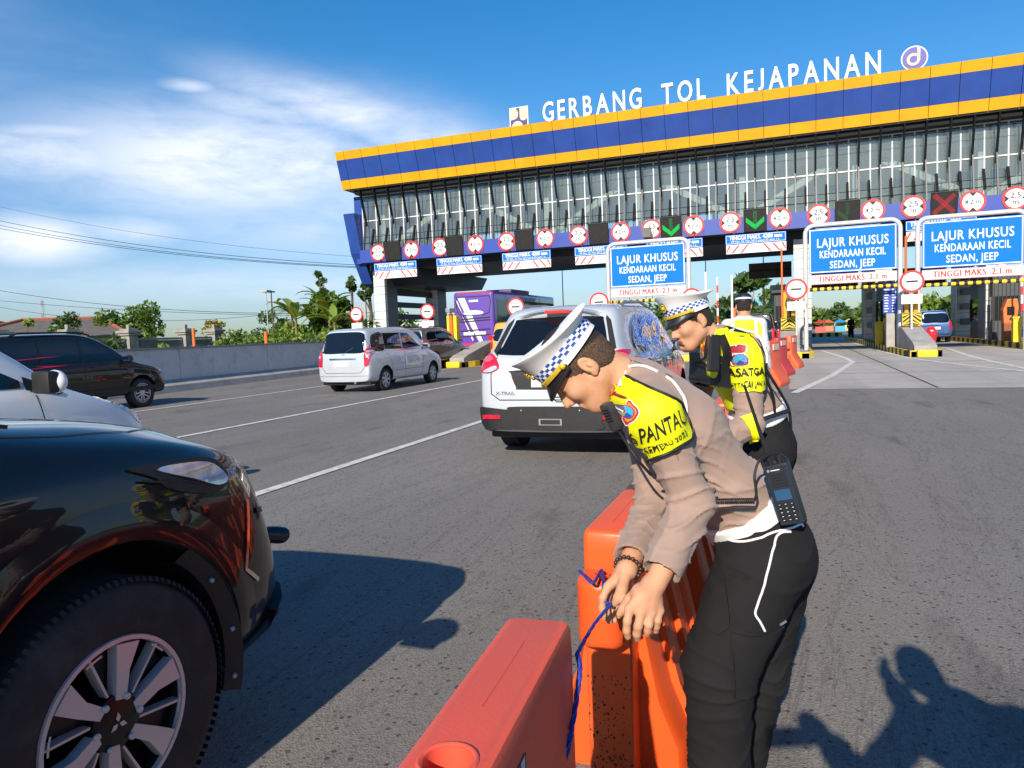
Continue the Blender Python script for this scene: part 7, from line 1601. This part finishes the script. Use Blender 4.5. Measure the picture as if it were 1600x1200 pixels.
def hands1(x):
    W = np.array((0.3217, 1.7480, 0.7703)); K = [(0.2654, 1.7380, 0.7185), (0.2922, 1.7320, 0.7102), (0.3161, 1.7350, 0.7065), (0.3385, 1.7450, 0.7082)]
    for p, r in zip(K, (.0125, .0130, .0125, .0115)): x.cone(W, p, .020, r, .014)
    x.cone((0.2935, 1.7600, 0.7510), (0.3310, 1.7600, 0.7334), .018, .018, .015)
    for p in K: x.ell(p, (.0125, .0115, .0115), None, .006)
    finger(x, [K[0], (0.2568, 1.7280, 0.6908), (0.2552, 1.7320, 0.6668), (0.2591, 1.7400, 0.6472)], .0110, .0088, .005); finger(x, [K[1], (0.2816, 1.7200, 0.6804), (0.2790, 1.7260, 0.6588), (0.2818, 1.7360, 0.6432)], .0115, .0090, .005)
    finger(x, [K[2], (0.3084, 1.7220, 0.6833), (0.3063, 1.7300, 0.6657), (0.3059, 1.7380, 0.6527)], .0110, .0086, .005); finger(x, [K[3], (0.3322, 1.7320, 0.6879), (0.3299, 1.7380, 0.6711), (0.3294, 1.7450, 0.6585)], .0098, .0078, .005)
    finger(x, [(0.2945, 1.7650, 0.7540), (0.2700, 1.7750, 0.7253), (0.2550, 1.7750, 0.7030), (0.2451, 1.7750, 0.6903)], .0150, .0090, .010)
    for a, c in ((K[1], (0.3094, 1.7350, 0.7515)), (K[2], (0.3222, 1.7370, 0.7503))): x.cone(np.array(a) + (0, -.004, 0), np.array(c) + (0, -.008, 0), .0035, .0030, .008)
    W = np.array((0.2752, 1.8500, 0.7734)); K = [(0.2258, 1.8350, 0.7399), (0.2371, 1.8580, 0.7347), (0.2499, 1.8800, 0.7230), (0.2606, 1.8980, 0.7110)]
    for p in K: x.cone(W, p, .019, .0130, .014)
    finger(x, [K[0], (0.2103, 1.8220, 0.7167), (0.2078, 1.8220, 0.6883), (0.2127, 1.8280, 0.6605)], .0108, .0080, .005); finger(x, [K[1], (0.2215, 1.8500, 0.6957), (0.2218, 1.8460, 0.6665), (0.2276, 1.8440, 0.6450)], .0112, .0082, .005)
    finger(x, [K[2], (0.2361, 1.8750, 0.6788), (0.2378, 1.8680, 0.6538), (0.2433, 1.8620, 0.6388)], .0106, .0080, .005); finger(x, [K[3], (0.2519, 1.8920, 0.6752), (0.2536, 1.8840, 0.6556), (0.2575, 1.8780, 0.6439)], .0094, .0075, .005)
    finger(x, [(0.2677, 1.8250, 0.7636), (0.2575, 1.8050, 0.7427), (0.2465, 1.8000, 0.7234), (0.2383, 1.8020, 0.7081)], .0150, .0095, .010)
b1, s1, t1 = figure(off1, H1, J1, (0, 1, 0), .0055, .0032, hands=hands1, folds=1.15, loose=1.05)
hair_obj(H1, off1); brows(H1, off1, Surf(b1)); peaked_cap(H1, off1)
sf1 = Surf(s1); O1 = (0, 1.0, 0)
YP = [(0.2698, 1.2767), (0.2952, 1.2821), (0.3138, 1.2655), (0.3386, 1.2439), (0.3841, 1.2215), (0.4138, 1.2029), (0.4306, 1.1719), (0.4442, 1.1393), (0.4407, 1.1202), (0.4053, 1.1055), (0.3666, 1.0877), (0.3342, 1.0664), (0.3211, 1.0524), (0.3138, 1.0768), (0.2925, 1.1194), (0.2681, 1.1557), (0.2517, 1.1978), (0.2461, 1.2220), (0.2514, 1.2441), (0.2598, 1.2612)]
b = MB(); sf1.sheet(b, [smooth_loop(YP, 2)], eps=.0085, m=HIVIS, step=.012, thick=.008, o=O1, **LF); vest1 = b.build('vest_sleeve', HIVIS, off1, smooth=70)
b = MB(); sf1.cord(b, [(0.2983, 1.2772), (0.3154, 1.2655), (0.3402, 1.2455), (0.3857, 1.2230), (0.4170, 1.2043), (0.4338, 1.1733), (0.4474, 1.1392), (0.4438, 1.1169), (0.4084, 1.1022), (0.3698, 1.0844), (0.3373, 1.0630), (0.3226, 1.0491)], .0042, O1, (1, 0, 0), (0, 0, 1), (0, 1, 0), INK, 2.2, 4, 6); b.build('vest_piping', INK, off1, smooth=60)
badge(sf1, off1, O1, [(0.2584, 1.2104), (0.2686, 1.2323), (0.2817, 1.2493), (0.2978, 1.2582), (0.2990, 1.2439), (0.2892, 1.2347), (0.2986, 1.2280), (0.2967, 1.2185), (0.2822, 1.2095), (0.2708, 1.1971)], None, smooth_loop([(0.2772, 1.2001), (0.2901, 1.2092), (0.2967, 1.2185), (0.3030, 1.2150), (0.3060, 1.2085), (0.3138, 1.2019), (0.3167, 1.1906), (0.3116, 1.1796), (0.3066, 1.1718), (0.2953, 1.1626), (0.2873, 1.1613), (0.2812, 1.1728), (0.2752, 1.1842), (0.2723, 1.1939)], 2), ([(0.2928, 1.1899)][0], .0125), .0105)
def laid(parent, sf, name, items, o, eps, m):
    b = MB()
    for body_, at, size, rot, width, bold, shear in items: sf.text(b, body_, at, size, eps=eps, m=m, bold=bold, rot=rot, width=width, shear=shear, o=o, **LF)
    return b.build(name, m, parent)
laid(off1, sf1, 'vest_lettering', [('PANTAU', [(0.3742, 1.1388)][0], .055, rad(23), .112, .014, .12), ('POS', [(0.3066, 1.1077)][0], .046, rad(40), .030, .008, .1), ('SEMERU 2023', [(0.3815, 1.1096)][0], .0215, rad(25), .098, .006, .0), ('OPS KETUPAT', [(0.3170, 1.0799)][0], .018, rad(35), .020, .004, .0)], O1, .0115, INK)
laid(off1, sf1, 'crest_lettering', [('POLRES', [(0.2796, 1.2319)][0], .013, rad(52), .036, .01, 0)], O1, .0128, ORG)
b = MB(); k_ = dict(o=O1, U=(1, 0, 0), V=(0, 0, 1), D=(0, 1, 0), m=WHITE)
sf1.cord(b, [(0.2889, 1.2800), (0.3086, 1.2922), (0.3346, 1.2977), (0.3620, 1.2934), (0.3892, 1.2794)], .0042, **k_); sf1.cord(b, [(0.4083, 1.2673), (0.4274, 1.2504), (0.4414, 1.2255), (0.4489, 1.1975), (0.4468, 1.1731), (0.4432, 1.1585)], .0042, **k_); sf1.cord(b, [(0.2648, 1.1702), (0.2740, 1.1502), (0.2849, 1.1334), (0.2960, 1.1215)], .0042, **k_); b.build('white_lanyard', WHITE, off1, smooth=60)
b = MB(); 
for pts in ([(0.3326, 1.3115), (0.3656, 1.2969), (0.4119, 1.2751), (0.4317, 1.2643)], [(0.3835, 1.1960), (0.3896, 1.1158), (0.4076, 1.0668)]): sf1.ribbon(b, pts, .0025, eps=.0012, m=mat('shirt_seam', lin(120, 102, 93), .9), o=O1, **LF)
sf1.ribbon(b, [(0.3017, 0.8232), (0.3417, 0.7815), (0.3916, 0.7553)], .0022, eps=.0012, m=mat('shirt_seam', (.2, .15, .13), .9), o=O1, **LF); b.build('shirt_seam', None, off1)
b = MB(); sf1.sheet(b, [[(0.3109, 1.0700), (0.3209, 1.0762), (0.3382, 1.0492), (0.3329, 1.0346)]], eps=.006, m=ORG, step=.01, o=O1, **LF); sf1.sheet(b, [[(0.3173, 1.0648), (0.3239, 1.0679), (0.3317, 1.0527), (0.3267, 1.0480)]], eps=.0075, m=YELLOW, step=.01, o=O1, **LF); b.build('chest_patch', None, off1)
sft = Surf(t1); b = MB(); kt = dict(o=O1, U=(1, 0, 0), V=(0, 0, 1), D=(0, 1, 0), m=WHITE, lift=.6)
sft.cord(b, [(0.5526, 0.8172), (0.5781, 0.8179), (0.6053, 0.8238), (0.6429, 0.8379), (0.6803, 0.8503), (0.7279, 0.8554), (0.7584, 0.8577), (0.7651, 0.8505)], .0034, **kt); sft.cord(b, [(0.7193, 0.8471), (0.6973, 0.8479), (0.6802, 0.8399), (0.6681, 0.8197), (0.6575, 0.7924), (0.6415, 0.7427), (0.6308, 0.7065), (0.6183, 0.6704), (0.6111, 0.6444), (0.6227, 0.6229), (0.6360, 0.5961)], .0034, **kt); b.build('white_piping', WHITE, off1, smooth=60)
for nm, poly in (('cargo_pocket', [(0.5539, 0.5940), (0.5965, 0.5853), (0.6478, 0.5833), (0.7010, 0.5918), (0.6935, 0.5358), (0.6783, 0.4230), (0.6196, 0.4110), (0.5543, 0.4171), (0.5506, 0.5060)]), ('cargo_pocket', [(0.4847, 0.7330), (0.5221, 0.7264), (0.5510, 0.7253), (0.5490, 0.6082), (0.5228, 0.5829), (0.4837, 0.5949), (0.4817, 0.6669)])):
    b = MB(); sft.sheet(b, [poly], eps=.0065, m=TROUS, step=.016, thick=.009, o=O1, **LF); b.build(nm, TROUS, off1, smooth=50)
b = MB(); SD = mat('trouser_seam', (.004, .004, .0045), .95); kk = dict(eps=.0015, m=SD, o=O1, **LF)
for pts in ([(0.5524, 0.6098), (0.5967, 0.5976), (0.6360, 0.5908), (0.6737, 0.5964), (0.7046, 0.6040)], [(0.5506, 0.6029), (0.5478, 0.5414), (0.5446, 0.4530), (0.5508, 0.4137)], [(0.6307, 0.5840), (0.6261, 0.5031), (0.6197, 0.4182)], [(0.5507, 0.4101), (0.6196, 0.4075), (0.6749, 0.4196)], [(0.6941, 0.5886), (0.6795, 0.5187), (0.6749, 0.4196)], [(0.4819, 0.5932), (0.5227, 0.5776), (0.5471, 0.6013)], [(0.5540, 0.8033), (0.5736, 0.7505), (0.6006, 0.7373), (0.6500, 0.7389)], [(0.4801, 0.7576), (0.5394, 0.7449), (0.5988, 0.7321)]): sft.ribbon(b, pts, .0032, **kk)
b.build('pocket_seam', SD, off1)
b = MB(); p0 = Vector((0.6943, 1.9000, 0.6044)); sft.cord(b, [(0.6840, 0.6030), (0.7029, 0.6058)], .0035, O1, (1, 0, 0), (0, 0, 1), (0, 1, 0), STEEL, .8); b.build('zip_pull', STEEL, off1)
NAIL = mat('fingernail', lin(222, 175, 150), .3)
for p, q in (((0.2591, 1.7400, 0.6472), (0.2552, 1.7320, 0.6668)), ((0.2818, 1.7360, 0.6432), (0.2790, 1.7260, 0.6588)), ((0.3059, 1.7380, 0.6527), (0.3063, 1.7300, 0.6657)), ((0.3294, 1.7450, 0.6585), (0.3299, 1.7380, 0.6711)), ((0.2383, 1.8020, 0.7081), (0.2465, 1.8000, 0.7234))):
    d = (Vector(p) - Vector(q)).normalized(); n = Vector((0, -1, .15)); n = (n - d * n.dot(d)).normalized(); c = Vector(p) + n * .0072 - d * .001; w = d.cross(n); b = MB()
    b.grid([[c + d * u * .0062 + w * x * .0052 - n * (.0016 * x * x + .0012 * u * u) for x in (-1, -.5, 0, .5, 1)] for u in (-1, -.5, 0, .5, 1)]); b.build('fingernail', NAIL, off1, smooth=60)
# bracelet of beads on the right wrist
b = MB(); c = Vector((0.2804, 1.8500, 0.7833)); d = (Vector(J1['wrR']) - Vector(J1['elR'])).normalized(); u = d.orthogonal().normalized(); w = d.cross(u)
for k in range(18): a = k * math.pi / 9; b.ball(c + (u * math.cos(a) + w * math.sin(a)) * .0335, .0058, None, 8, 6)
b.build('bracelet', mat('bead_brown', (.06, .025, .012), .35, var=.5, vscale=60), off1, smooth=70)
rebase(off1, (0.6083, 2.1200, -0.0619))
# ---- hand radio on his belt, shoulder microphone and its coiled lead
rad_t = thing('hand_radio', 'black two way radio with long aerial and keypad clipped on the white belt', 'radio')
Mr = Matrix((Vector((.80, .60, .22)).normalized(), Vector((0, 0, 0)), Vector((-.30, .02, .95)).normalized())); X_ = Vector((.78, -.50, .24)).normalized(); Z_ = (Vector((-.30, .05, .95)) - X_ * X_.dot(Vector((-.30, .05, .95)))).normalized(); Y_ = Z_.cross(X_); c = Vector((0.6923, 1.8650, 0.9641))
MR = Matrix((X_, Y_, Z_)).transposed().to_4x4(); MR.translation = c
RB = mat('radio_body', (.012, .014, .018), .45, var=.25, vscale=30); RF = mat('radio_face', (.018, .026, .040), .4, var=.2, vscale=30)
def rbox(b, lo, hi, m=None): b.box(lo, hi, m, MR)
b = MB(); rbox(b, (-.030, -.016, -.085), (.032, .022, .078)); b.build('radio_body', RB, rad_t, bevel=.004, smooth=40)
b = MB(); rbox(b, (-.028, -.0215, -.083), (.031, -.0165, .076)); face = b.build('front_face', RF, rad_t, bevel=.002)
b = MB()
for k in range(5): rbox(b, (-.018, -.0235, .020 + k * .008), (.022, -.0218, .0235 + k * .008), INK)
b.text('O  RADIO' if False else 'O', tuple(MR @ Vector((-.017, -.0222, .062))), .008, WHITE, tuple(X_), tuple(Z_), .0006); b.box((-.011, -.0228, .0635), (.012, -.0218, .0655), WHITE, MR); b.build('speaker_grille', None, face)
b = MB(); rbox(b, (-.018, -.0235, -.016), (.022, -.0218, .012)); b.build('screen', mat('radio_screen', (.03, .09, .19), .15), face)
for r in range(5):
    for q in range(3):
        b = MB(); rbox(b, (-.020 + q * .0155, -.0238, -.030 - r * .0105), (-.009 + q * .0155, -.0216, -.0235 - r * .0105), RB); rbox(b, (-.0165 + q * .0155, -.0244, -.0275 - r * .0105), (-.0125 + q * .0155, -.0239, -.0262 - r * .0105), WHITE if not (r == 0 and q != 1) else mat('key_lime', (.45, .55, .12), .5)); b.build('key', None, face)
b = MB(); q0 = MR @ Vector((-.012, .002, .078)); q1 = Vector((0.5939, 1.8650, 1.2439)); b.tube([q0, q0.lerp(q1, .12), q0.lerp(q1, .5), q1], [.0075, .006, .0048, .0035], None, 8); b.build('aerial', RB, rad_t, smooth=60)
b = MB(); b.cyl(MR @ Vector((.012, .002, .078)), MR @ Vector((.012, .002, .096)), .008, None, 14); b.cyl(MR @ Vector((-.026, .010, .078)), MR @ Vector((-.026, .010, .092)), .006, None, 12); b.build('knob', RB, rad_t, smooth=40)
b = MB(); P = [MR @ Vector((-.0325, .003 + .009 * math.cos(a), .012 + .024 * math.sin(a))) for a in np.linspace(0, 6.28, 20)]; b.tube(P[:-1], .0012, None, 5, closed=True); b.build('side_button', mat('radio_green', (.03, .22, .14), .4), rad_t); b = MB(); rbox(b, (-.034, -.004, .050), (-.0295, .010, .062)); b.build('blue_button', mat('radio_blue', (.04, .08, .35), .4), rad_t)
b = MB(); rbox(b, (-.024, .023, -.10), (.026, .040, .02)); b.build('belt_holder', TRIM, rad_t, bevel=.006); rebase(rad_t, tuple(c - Vector((0, 0, .09))))
mic = thing('shoulder_microphone', 'black speaker microphone clipped on the chest of the bending officer', 'microphone'); mc = Vector((0.2543, 1.8800, 1.1758)); Zm = Vector((-.42, -.10, .90)).normalized(); Xm = Vector((.55, -.80, .20)); Xm = (Xm - Zm * Xm.dot(Zm)).normalized(); Ym = Zm.cross(Xm); MM = Matrix((Xm, Ym, Zm)).transposed().to_4x4(); MM.translation = mc
b = MB(); b.box((-.018, -.012, -.038), (.018, .012, .038), None, MM); b.build('housing', mat('mic_grey', (.045, .045, .047), .45, var=.3, vscale=40), mic, bevel=.007, smooth=45); b = MB()
for k in range(5): b.box((-.011, -.0138, -.010 + k * .008), (.011, -.0122, -.007 + k * .008), INK, MM)
b.build('grille', INK, mic); b = MB(); b.tube(spline([MM @ Vector((0, 0, -.045)), (0.2795, 1.8600, 1.1209), (0.2920, 1.8300, 1.0954), (0.3122, 1.8200, 1.0637), (0.3460, 1.8500, 1.0238)], 8), .004, None, 7); b.build('lead', INK, mic, smooth=60); rebase(mic, tuple(mc - Vector((0, 0, .05))))
lead = thing('coiled_lead', 'black coiled lead running from under the arm across the white belt to the radio', 'cable'); pA, pB = Vector((0.4975, 1.8450, 0.9493)), Vector((0.6091, 1.8450, 0.9467)); ax = (pB - pA).normalized(); u = ax.orthogonal().normalized(); w = ax.cross(u); b = MB()
b.tube([pA + ax * (pB - pA).length * (i / 340) + (u * math.cos(i * .37) + w * math.sin(i * .37)) * .0062 for i in range(341)], .0022, None, 6); b.build('coil', INK, lead, smooth=60)
b = MB(); b.tube(spline([pB, (0.6127, 1.8400, 0.9693), (0.6084, 1.8400, 1.0108), (0.6221, 1.8500, 1.0465), (0.6421, 1.8600, 1.0573), (0.6825, 1.8800, 1.0624), (0.7089, 1.8800, 1.0446)], 6), .0034, None, 7); b.build('straight_lead', INK, lead, smooth=60); rebase(lead, tuple(pA))
# ---------------------------------------------------------------- officer standing behind him
off2 = thing('person', 'traffic police officer in a yellow vest with black straps looking down behind the bending one', 'person')
H2 = Frame((0.7709, 3.1400, 1.4158), (-.87, -.33, -.36), (-.36, -.02, .93), .90)
J2 = dict(pel=(1.0936, 3.1800, 0.9164), wai=(1.0529, 3.1700, 1.0489), che=(0.9741, 3.1500, 1.2262), nek=(0.8875, 3.1600, 1.3289), shL=(0.9531, 2.9700, 1.2818), elL=(0.9512, 2.9300, 0.9905), wrL=(0.7165, 2.8500, 0.8901), shR=(0.9017, 3.3400, 1.2618), elR=(0.8433, 3.4000, 0.9649), wrR=(0.6948, 3.1500, 0.8599),
          hiL=(1.0616, 3.0900, 0.8529), knL=(1.0045, 3.0500, 0.4794), anL=(1.0378, 3.1000, 0.0941), hiR=(1.1414, 3.2800, 0.8187), knR=(1.1163, 3.3000, 0.4028), anR=(1.1475, 3.3200, 0.0154))
b2, s2, t2 = figure(off2, H2, J2, (.30, .95, 0), .0075, .0050, folds=1.0, rear=.028)
hair_obj(H2, off2, HAIR, HAIR, .005); brows(H2, off2, Surf(b2)); peaked_cap(H2, off2); sf2 = Surf(s2); O2 = (0, 1.9, 0)
def patch(name, poly, m, eps, parent=off2, sf=sf2, o=O2, step=.016, th=.008):
    b = MB(); sf.sheet(b, [poly], eps=eps, m=m, step=step, thick=th, o=o, **LF); return b.build(name, m, parent, smooth=70)
patch('vest_sleeve', smooth_loop([(0.8813, 1.3521), (0.9439, 1.3601), (0.9846, 1.2988), (1.0043, 1.2198), (1.0083, 1.1333), (0.9481, 1.1329), (0.8827, 1.1276), (0.8758, 1.1855), (0.8696, 1.2771)], 2), HIVIS, .009)
x = Vox(np.array(J2['che']) - .45, np.array(J2['che']) + .40, .008); lt = np.array((.30, .95, 0)) / np.linalg.norm((.30, .95, 0)); q = {k: np.array(v) for k, v in J2.items()}
x.cone(q['pel'] * .35 + q['wai'] * .65, q['wai'], .116, .114, .03, flat=(lt, 1.36)); x.cone(q['wai'], q['che'], .114, .123, .04, flat=(lt, 1.36)); x.cone(q['che'], q['nek'] * .75 + q['che'] * .25, .118, .090, .05, flat=(lt, 1.35)); bk2 = np.cross(lt, (0, 0, 1)); bk2 = -bk2 if np.dot(bk2, np.array(H2.f)) > 0 else bk2
x.half(q['che'] + bk2 * .015, bk2); x.half(q['wai'] - np.array([0, 0, .02]), (0, 0, -1)); x.half(q['nek'] - np.array([0, 0, .005]), (0, 0, 1)); v, F = x.mesh(2); v = v + vnormals(v, F) * ((fold(v, (0.3, .2, 1), 34, 31) - .3) * .006)[:, None]
vf = vobj('vest_front', v, F, HIVIS, off2); sf2 = Surf([s2, vf])
patch('vest_shoulder', [(0.8520, 1.3689), (0.9109, 1.3773), (0.9748, 1.3695), (0.9638, 1.3486), (0.8997, 1.3510), (0.8515, 1.3449)], HIVIS, .013)
patch('vest_hem', [(0.9072, 1.0267), (0.9547, 1.0512), (0.9895, 0.9178), (0.9941, 0.8752), (0.9579, 0.9190)], HIVIS, .010)
badge(sf2, off2, O2, [(0.8778, 1.3003), (0.8963, 1.3126), (0.9172, 1.3170), (0.9379, 1.3110), (0.9350, 1.2903), (0.9244, 1.2829), (0.8932, 1.2840), (0.8855, 1.2896)], None, smooth_loop([(0.8957, 1.2813), (0.9270, 1.2828), (0.9372, 1.2693), (0.9421, 1.2457), (0.9315, 1.2356), (0.9158, 1.2336), (0.8976, 1.2343), (0.8900, 1.2477), (0.8929, 1.2684)], 2), ([(0.9162, 1.2597)][0], .0195), .012)
laid(off2, sf2, 'vest_lettering', [('KASATGAS', [(0.9386, 1.1936)][0], .046, rad(2), .140, .022, 0), ('KASETTACAR LANTAS', [(0.9379, 1.1491)][0], .030, rad(2), .138, .012, 0), ('KASATLANTAS', [(0.8421, 1.1638)][0], .017, rad(14), .085, .003, 0), ('S', [(0.8459, 1.0788)][0], .090, rad(0), .058, .02, 0)], O2, .0145, INK)
b = MB(); ks = dict(o=O2, U=(1, 0, 0), V=(0, 0, 1), D=(0, 1, 0), m=INK)
sf2.ribbon(b, [(0.8274, 1.3645), (0.8423, 1.3167), (0.8432, 1.2245)], .026, eps=.018, m=INK, o=O2, **LF); sf2.ribbon(b, [(0.8659, 1.3631), (0.9181, 1.3715), (0.9646, 1.3542), (1.0002, 1.2982), (1.0198, 1.2062), (1.0139, 1.1593)], .020, eps=.016, m=INK, o=O2, **LF); sf2.ribbon(b, [(0.8823, 1.3467), (0.8887, 1.2623), (0.8768, 1.1836)], .018, eps=.017, m=INK, o=O2, **LF); sf2.ribbon(b, [(0.7242, 1.3063), (0.7503, 1.2648), (0.7873, 1.2228), (0.8075, 1.1488)], .030, eps=.016, m=INK, o=O2, **LF)
for pts in (((1188,562,2.96), (1205,590,2.98), (1222,622,3.02), (1233,645,3.06), (1234,690,3.10)), ((1184,585,2.95), (1196,600,2.97), (1212,628,3.02), (1218,655,3.05)), ((1234,640,3.06), (1215,650,3.02), (1190,660,3.0), (1176,668,3.0))): pass
P1 = [Vector(p) for p in ((0.9913, 2.9300, 1.2609), (1.0559, 2.9700, 1.1786), (1.1205, 3.0200, 1.0931), (1.1642, 3.0600, 1.0202), (1.1835, 3.1000, 0.8909), (1.1794, 3.1200, 0.8268))]; b.tube(spline(P1, 5), .006, INK, 6); b.tube(spline([Vector(p) for p in ((1.0043, 2.9400, 1.2083), (1.0416, 2.9600, 1.1537), (1.0760, 3.0000, 1.0833), (1.0910, 3.0300, 0.9994))], 5), .006, INK, 6); b.tube(spline([Vector(p) for p in ((1.1552, 3.0500, 1.0297), (1.0884, 3.0000, 1.0217), (1.0170, 2.9700, 1.0066), (0.9798, 2.9700, 0.9764))], 5), .010, INK, 6); b.build('black_strap', INK, off2, smooth=60)
b = MB(); c = Vector((0.8201, 2.9600, 1.2871)); b.box((-.022, -.02, -.075), (.022, .02, .075), None, Matrix.Translation(c) @ Matrix.Rotation(.05, 4, 'Y')); b.build('chest_phone_pouch', mat('pouch_black', (.012, .012, .014), .3), off2, bevel=.006)
b = MB(); sf2.sheet(b, [[(0.8003, 1.3228), (0.8271, 1.3271), (0.8262, 1.2764), (0.7994, 1.2747)]], eps=.012, m=SIGNRED, step=.01, o=O2, **LF); 
for z in (541, 546, 551): pass
sf2.sheet(b, [[(0.8056, 1.3172), (0.8216, 1.3193), (0.8214, 1.3086), (0.8054, 1.3066)]], eps=.014, m=YELLOW, step=.01, o=O2, **LF); sf2.sheet(b, [[(0.8053, 1.3012), (0.8213, 1.3033), (0.8211, 1.2926), (0.8050, 1.2905)]], eps=.014, m=YELLOW, step=.01, o=O2, **LF); b.build('collar_tab', None, off2)
b = MB(); sf2.cord(b, [(0.9126, 1.3561), (0.9491, 1.3625), (0.9800, 1.3432), (0.9976, 1.2983), (1.0047, 1.2459)], .006, O2, (1, 0, 0), (0, 0, 1), (0, 1, 0), WHITE, 3.0); b.build('white_lanyard', WHITE, off2, smooth=60)
x = Vox(np.array((1.1538, 3.2500, 1.2436)) - .3, np.array((1.1507, 3.2500, 1.0143)) + .3, .012); rebase(off2, (1.0824, 3.2000, 0.0219))
# ---------------------------------------------------------------- simple standing figures
def stander(name_label, x, y, rz, hgt, shirt, trousers, hat=None, vest=None, h=.014, arms=None, head=None, lean=0.0, parts=True, skin=SKIN):
    """person standing at x, y, facing rz (0 = along the road)"""
    t = thing('person', name_label, 'person'); k = hgt / 1.70
    Hh = Frame(head or (0, .02 + lean * .3, 1.57 * k), (0, 1, -.1), (0, .1, 1), .95 * k)
    j = dict(pel=(0, 0, .93 * k), wai=(0, .01 + lean * .1, 1.04 * k), che=(0, .01 + lean * .2, 1.27 * k), nek=(0, -.01 + lean * .27, 1.44 * k), shL=(-.165 * k, lean * .22, 1.375 * k), shR=(.165 * k, lean * .22, 1.375 * k), elL=(-.205 * k, -.02, 1.11 * k), elR=(.205 * k, -.02, 1.11 * k), wrL=(-.24 * k, .08, .88 * k), wrR=(.24 * k, .08, .88 * k), hiL=(-.09 * k, 0, .90 * k), hiR=(.09 * k, 0, .90 * k), knL=(-.10 * k, .03, .49 * k), knR=(.10 * k, .0, .49 * k), anL=(-.11 * k, 0, .10), anR=(.11 * k, -.03, .10))
    if arms: j.update(arms)
    bd, sh, tr = figure(t, Hh, j, (1, 0, 0), h, h * .6, shirt, trousers, belt=None, folds=.6, skin=skin, wide=.9, fat=.95)
    if parts: hair_obj(Hh, t, HAIR, HAIR, .008)
    if hat:
        b = MB(); R = lambda rr, u0: [Hh(-.012 + rr * 1.15 * math.cos(a), u0, rr * math.sin(a)) for a in np.linspace(0, 2 * math.pi, 28, endpoint=False)]
        b.grid([R(.090, .045), R(.094, .075), R(.088, .115), R(.06, .142), R(.02, .150)], None, True); b.add(R(.02, .150), [tuple(range(28))]); b.grid([[Hh(.09 + .0 * a, .050, .07 * a) for a in np.linspace(-1, 1, 9)], [Hh(.165 - .03 * a * a, .035, .07 * a) for a in np.linspace(-1, 1, 9)]]); o = b.build('cap', hat[0], t, smooth=60)
        if len(hat) > 1: b = MB(); b.grid([R(.0955, .074), R(.0925, .092)], None, True); b.build('cap_band', hat[1], o, smooth=60)
    t.location = (x, y, 0); t.rotation_euler = (0, 0, rz); return t, sh, bd
DARKC = mat('dark_cloth', (.012, .013, .018), .9); WSH = mat('white_shirt', (.55, .57, .61), .8, var=.06, vscale=4)
p3, sh3, _ = stander('man seen from behind in a white shirt, yellow reflective vest and black cap', -0.438, 8.281, rad(6), 1.72, WSH, DARKC, (BLACK, WHITE), h=.010)
sf3 = Surf(sh3); bk = dict(o=(0, -.6, 0), U=(1, 0, 0), V=(0, 0, 1), D=(0, 1, 0)); b = MB(); VY = mat('vest_amber', (.85, .55, .01), .6); sf3.sheet(b, [smooth_loop([(-.15, 1.42), (.15, 1.42), (.175, 1.2), (.17, .95), (-.17, .95), (-.175, 1.2)], 3)], eps=.012, m=VY, step=.03, thick=.008, **bk); b.build('reflective_vest', VY, p3, smooth=70)
b = MB()
for s in (-1, 1): sf3.ribbon(b, [(s * .115, 1.425), (s * .12, 1.2), (s * .12, .96)], .038, eps=.016, m=WHITE, **bk)
b.build('reflective_tape', WHITE, p3)
for i, (x, y, rz, hg, lb) in enumerate(((4.15, 56, .3, 1.66, 'dark clothed person standing in the shade of the middle lane, leftmost'), (4.95, 53, 3.0, 1.72, 'dark clothed person standing right of the first in the shaded lane'), (5.35, 58, 2.4, 1.78, 'tallest dark clothed person by the booth in the shaded lane'))):
    stander(lb, x, y, rz, hg, DARKC, DARKC, None, h=.022, parts=False)
# ---------------------------------------------------------------- the person casting the shadow at lower right, beside the camera
# holds a phone out to the left and shades the eyes with the other hand
ph, shp, _ = stander('person standing beside the camera holding a phone out, casting the shadow at lower right', .60, .20, 0, 1.72, mat('grey_shirt', (.2, .2, .22), .85), DARKC, None, h=.012,
                     head=(-.10, .04, 1.58), arms=dict(pel=(0, -.02, .93), wai=(0, .02, 1.03), che=(.01, .08, 1.22), nek=(-.01, .10, 1.42), shL=(-.18, .03, 1.35), shR=(.16, .15, 1.34), elL=(-.38, -.05, 1.17), wrL=(-.47, -.16, 1.36), elR=(-.15, .28, 1.16), wrR=(-.215, .15, 1.46), hiL=(-.09, -.02, .9), hiR=(.09, -.02, .9), knL=(-.1, 0, .49), knR=(.1, 0, .49), anL=(-.11, -.03, .1), anR=(.11, -.06, .1)))
t = thing('mobile_phone', 'black mobile phone held out by the person beside the camera', 'phone', (.02, -.13, 1.44), TURN); b = MB(); b.box((-.075, -.004, -.036), (.075, .004, .036)); b.build('phone_body', mat('phone_black', (.01, .01, .012), .2), t, bevel=.003); b = MB(); b.box((-.070, -.0056, -.033), (.070, -.0042, .033)); b.build('screen', GLASS, t)
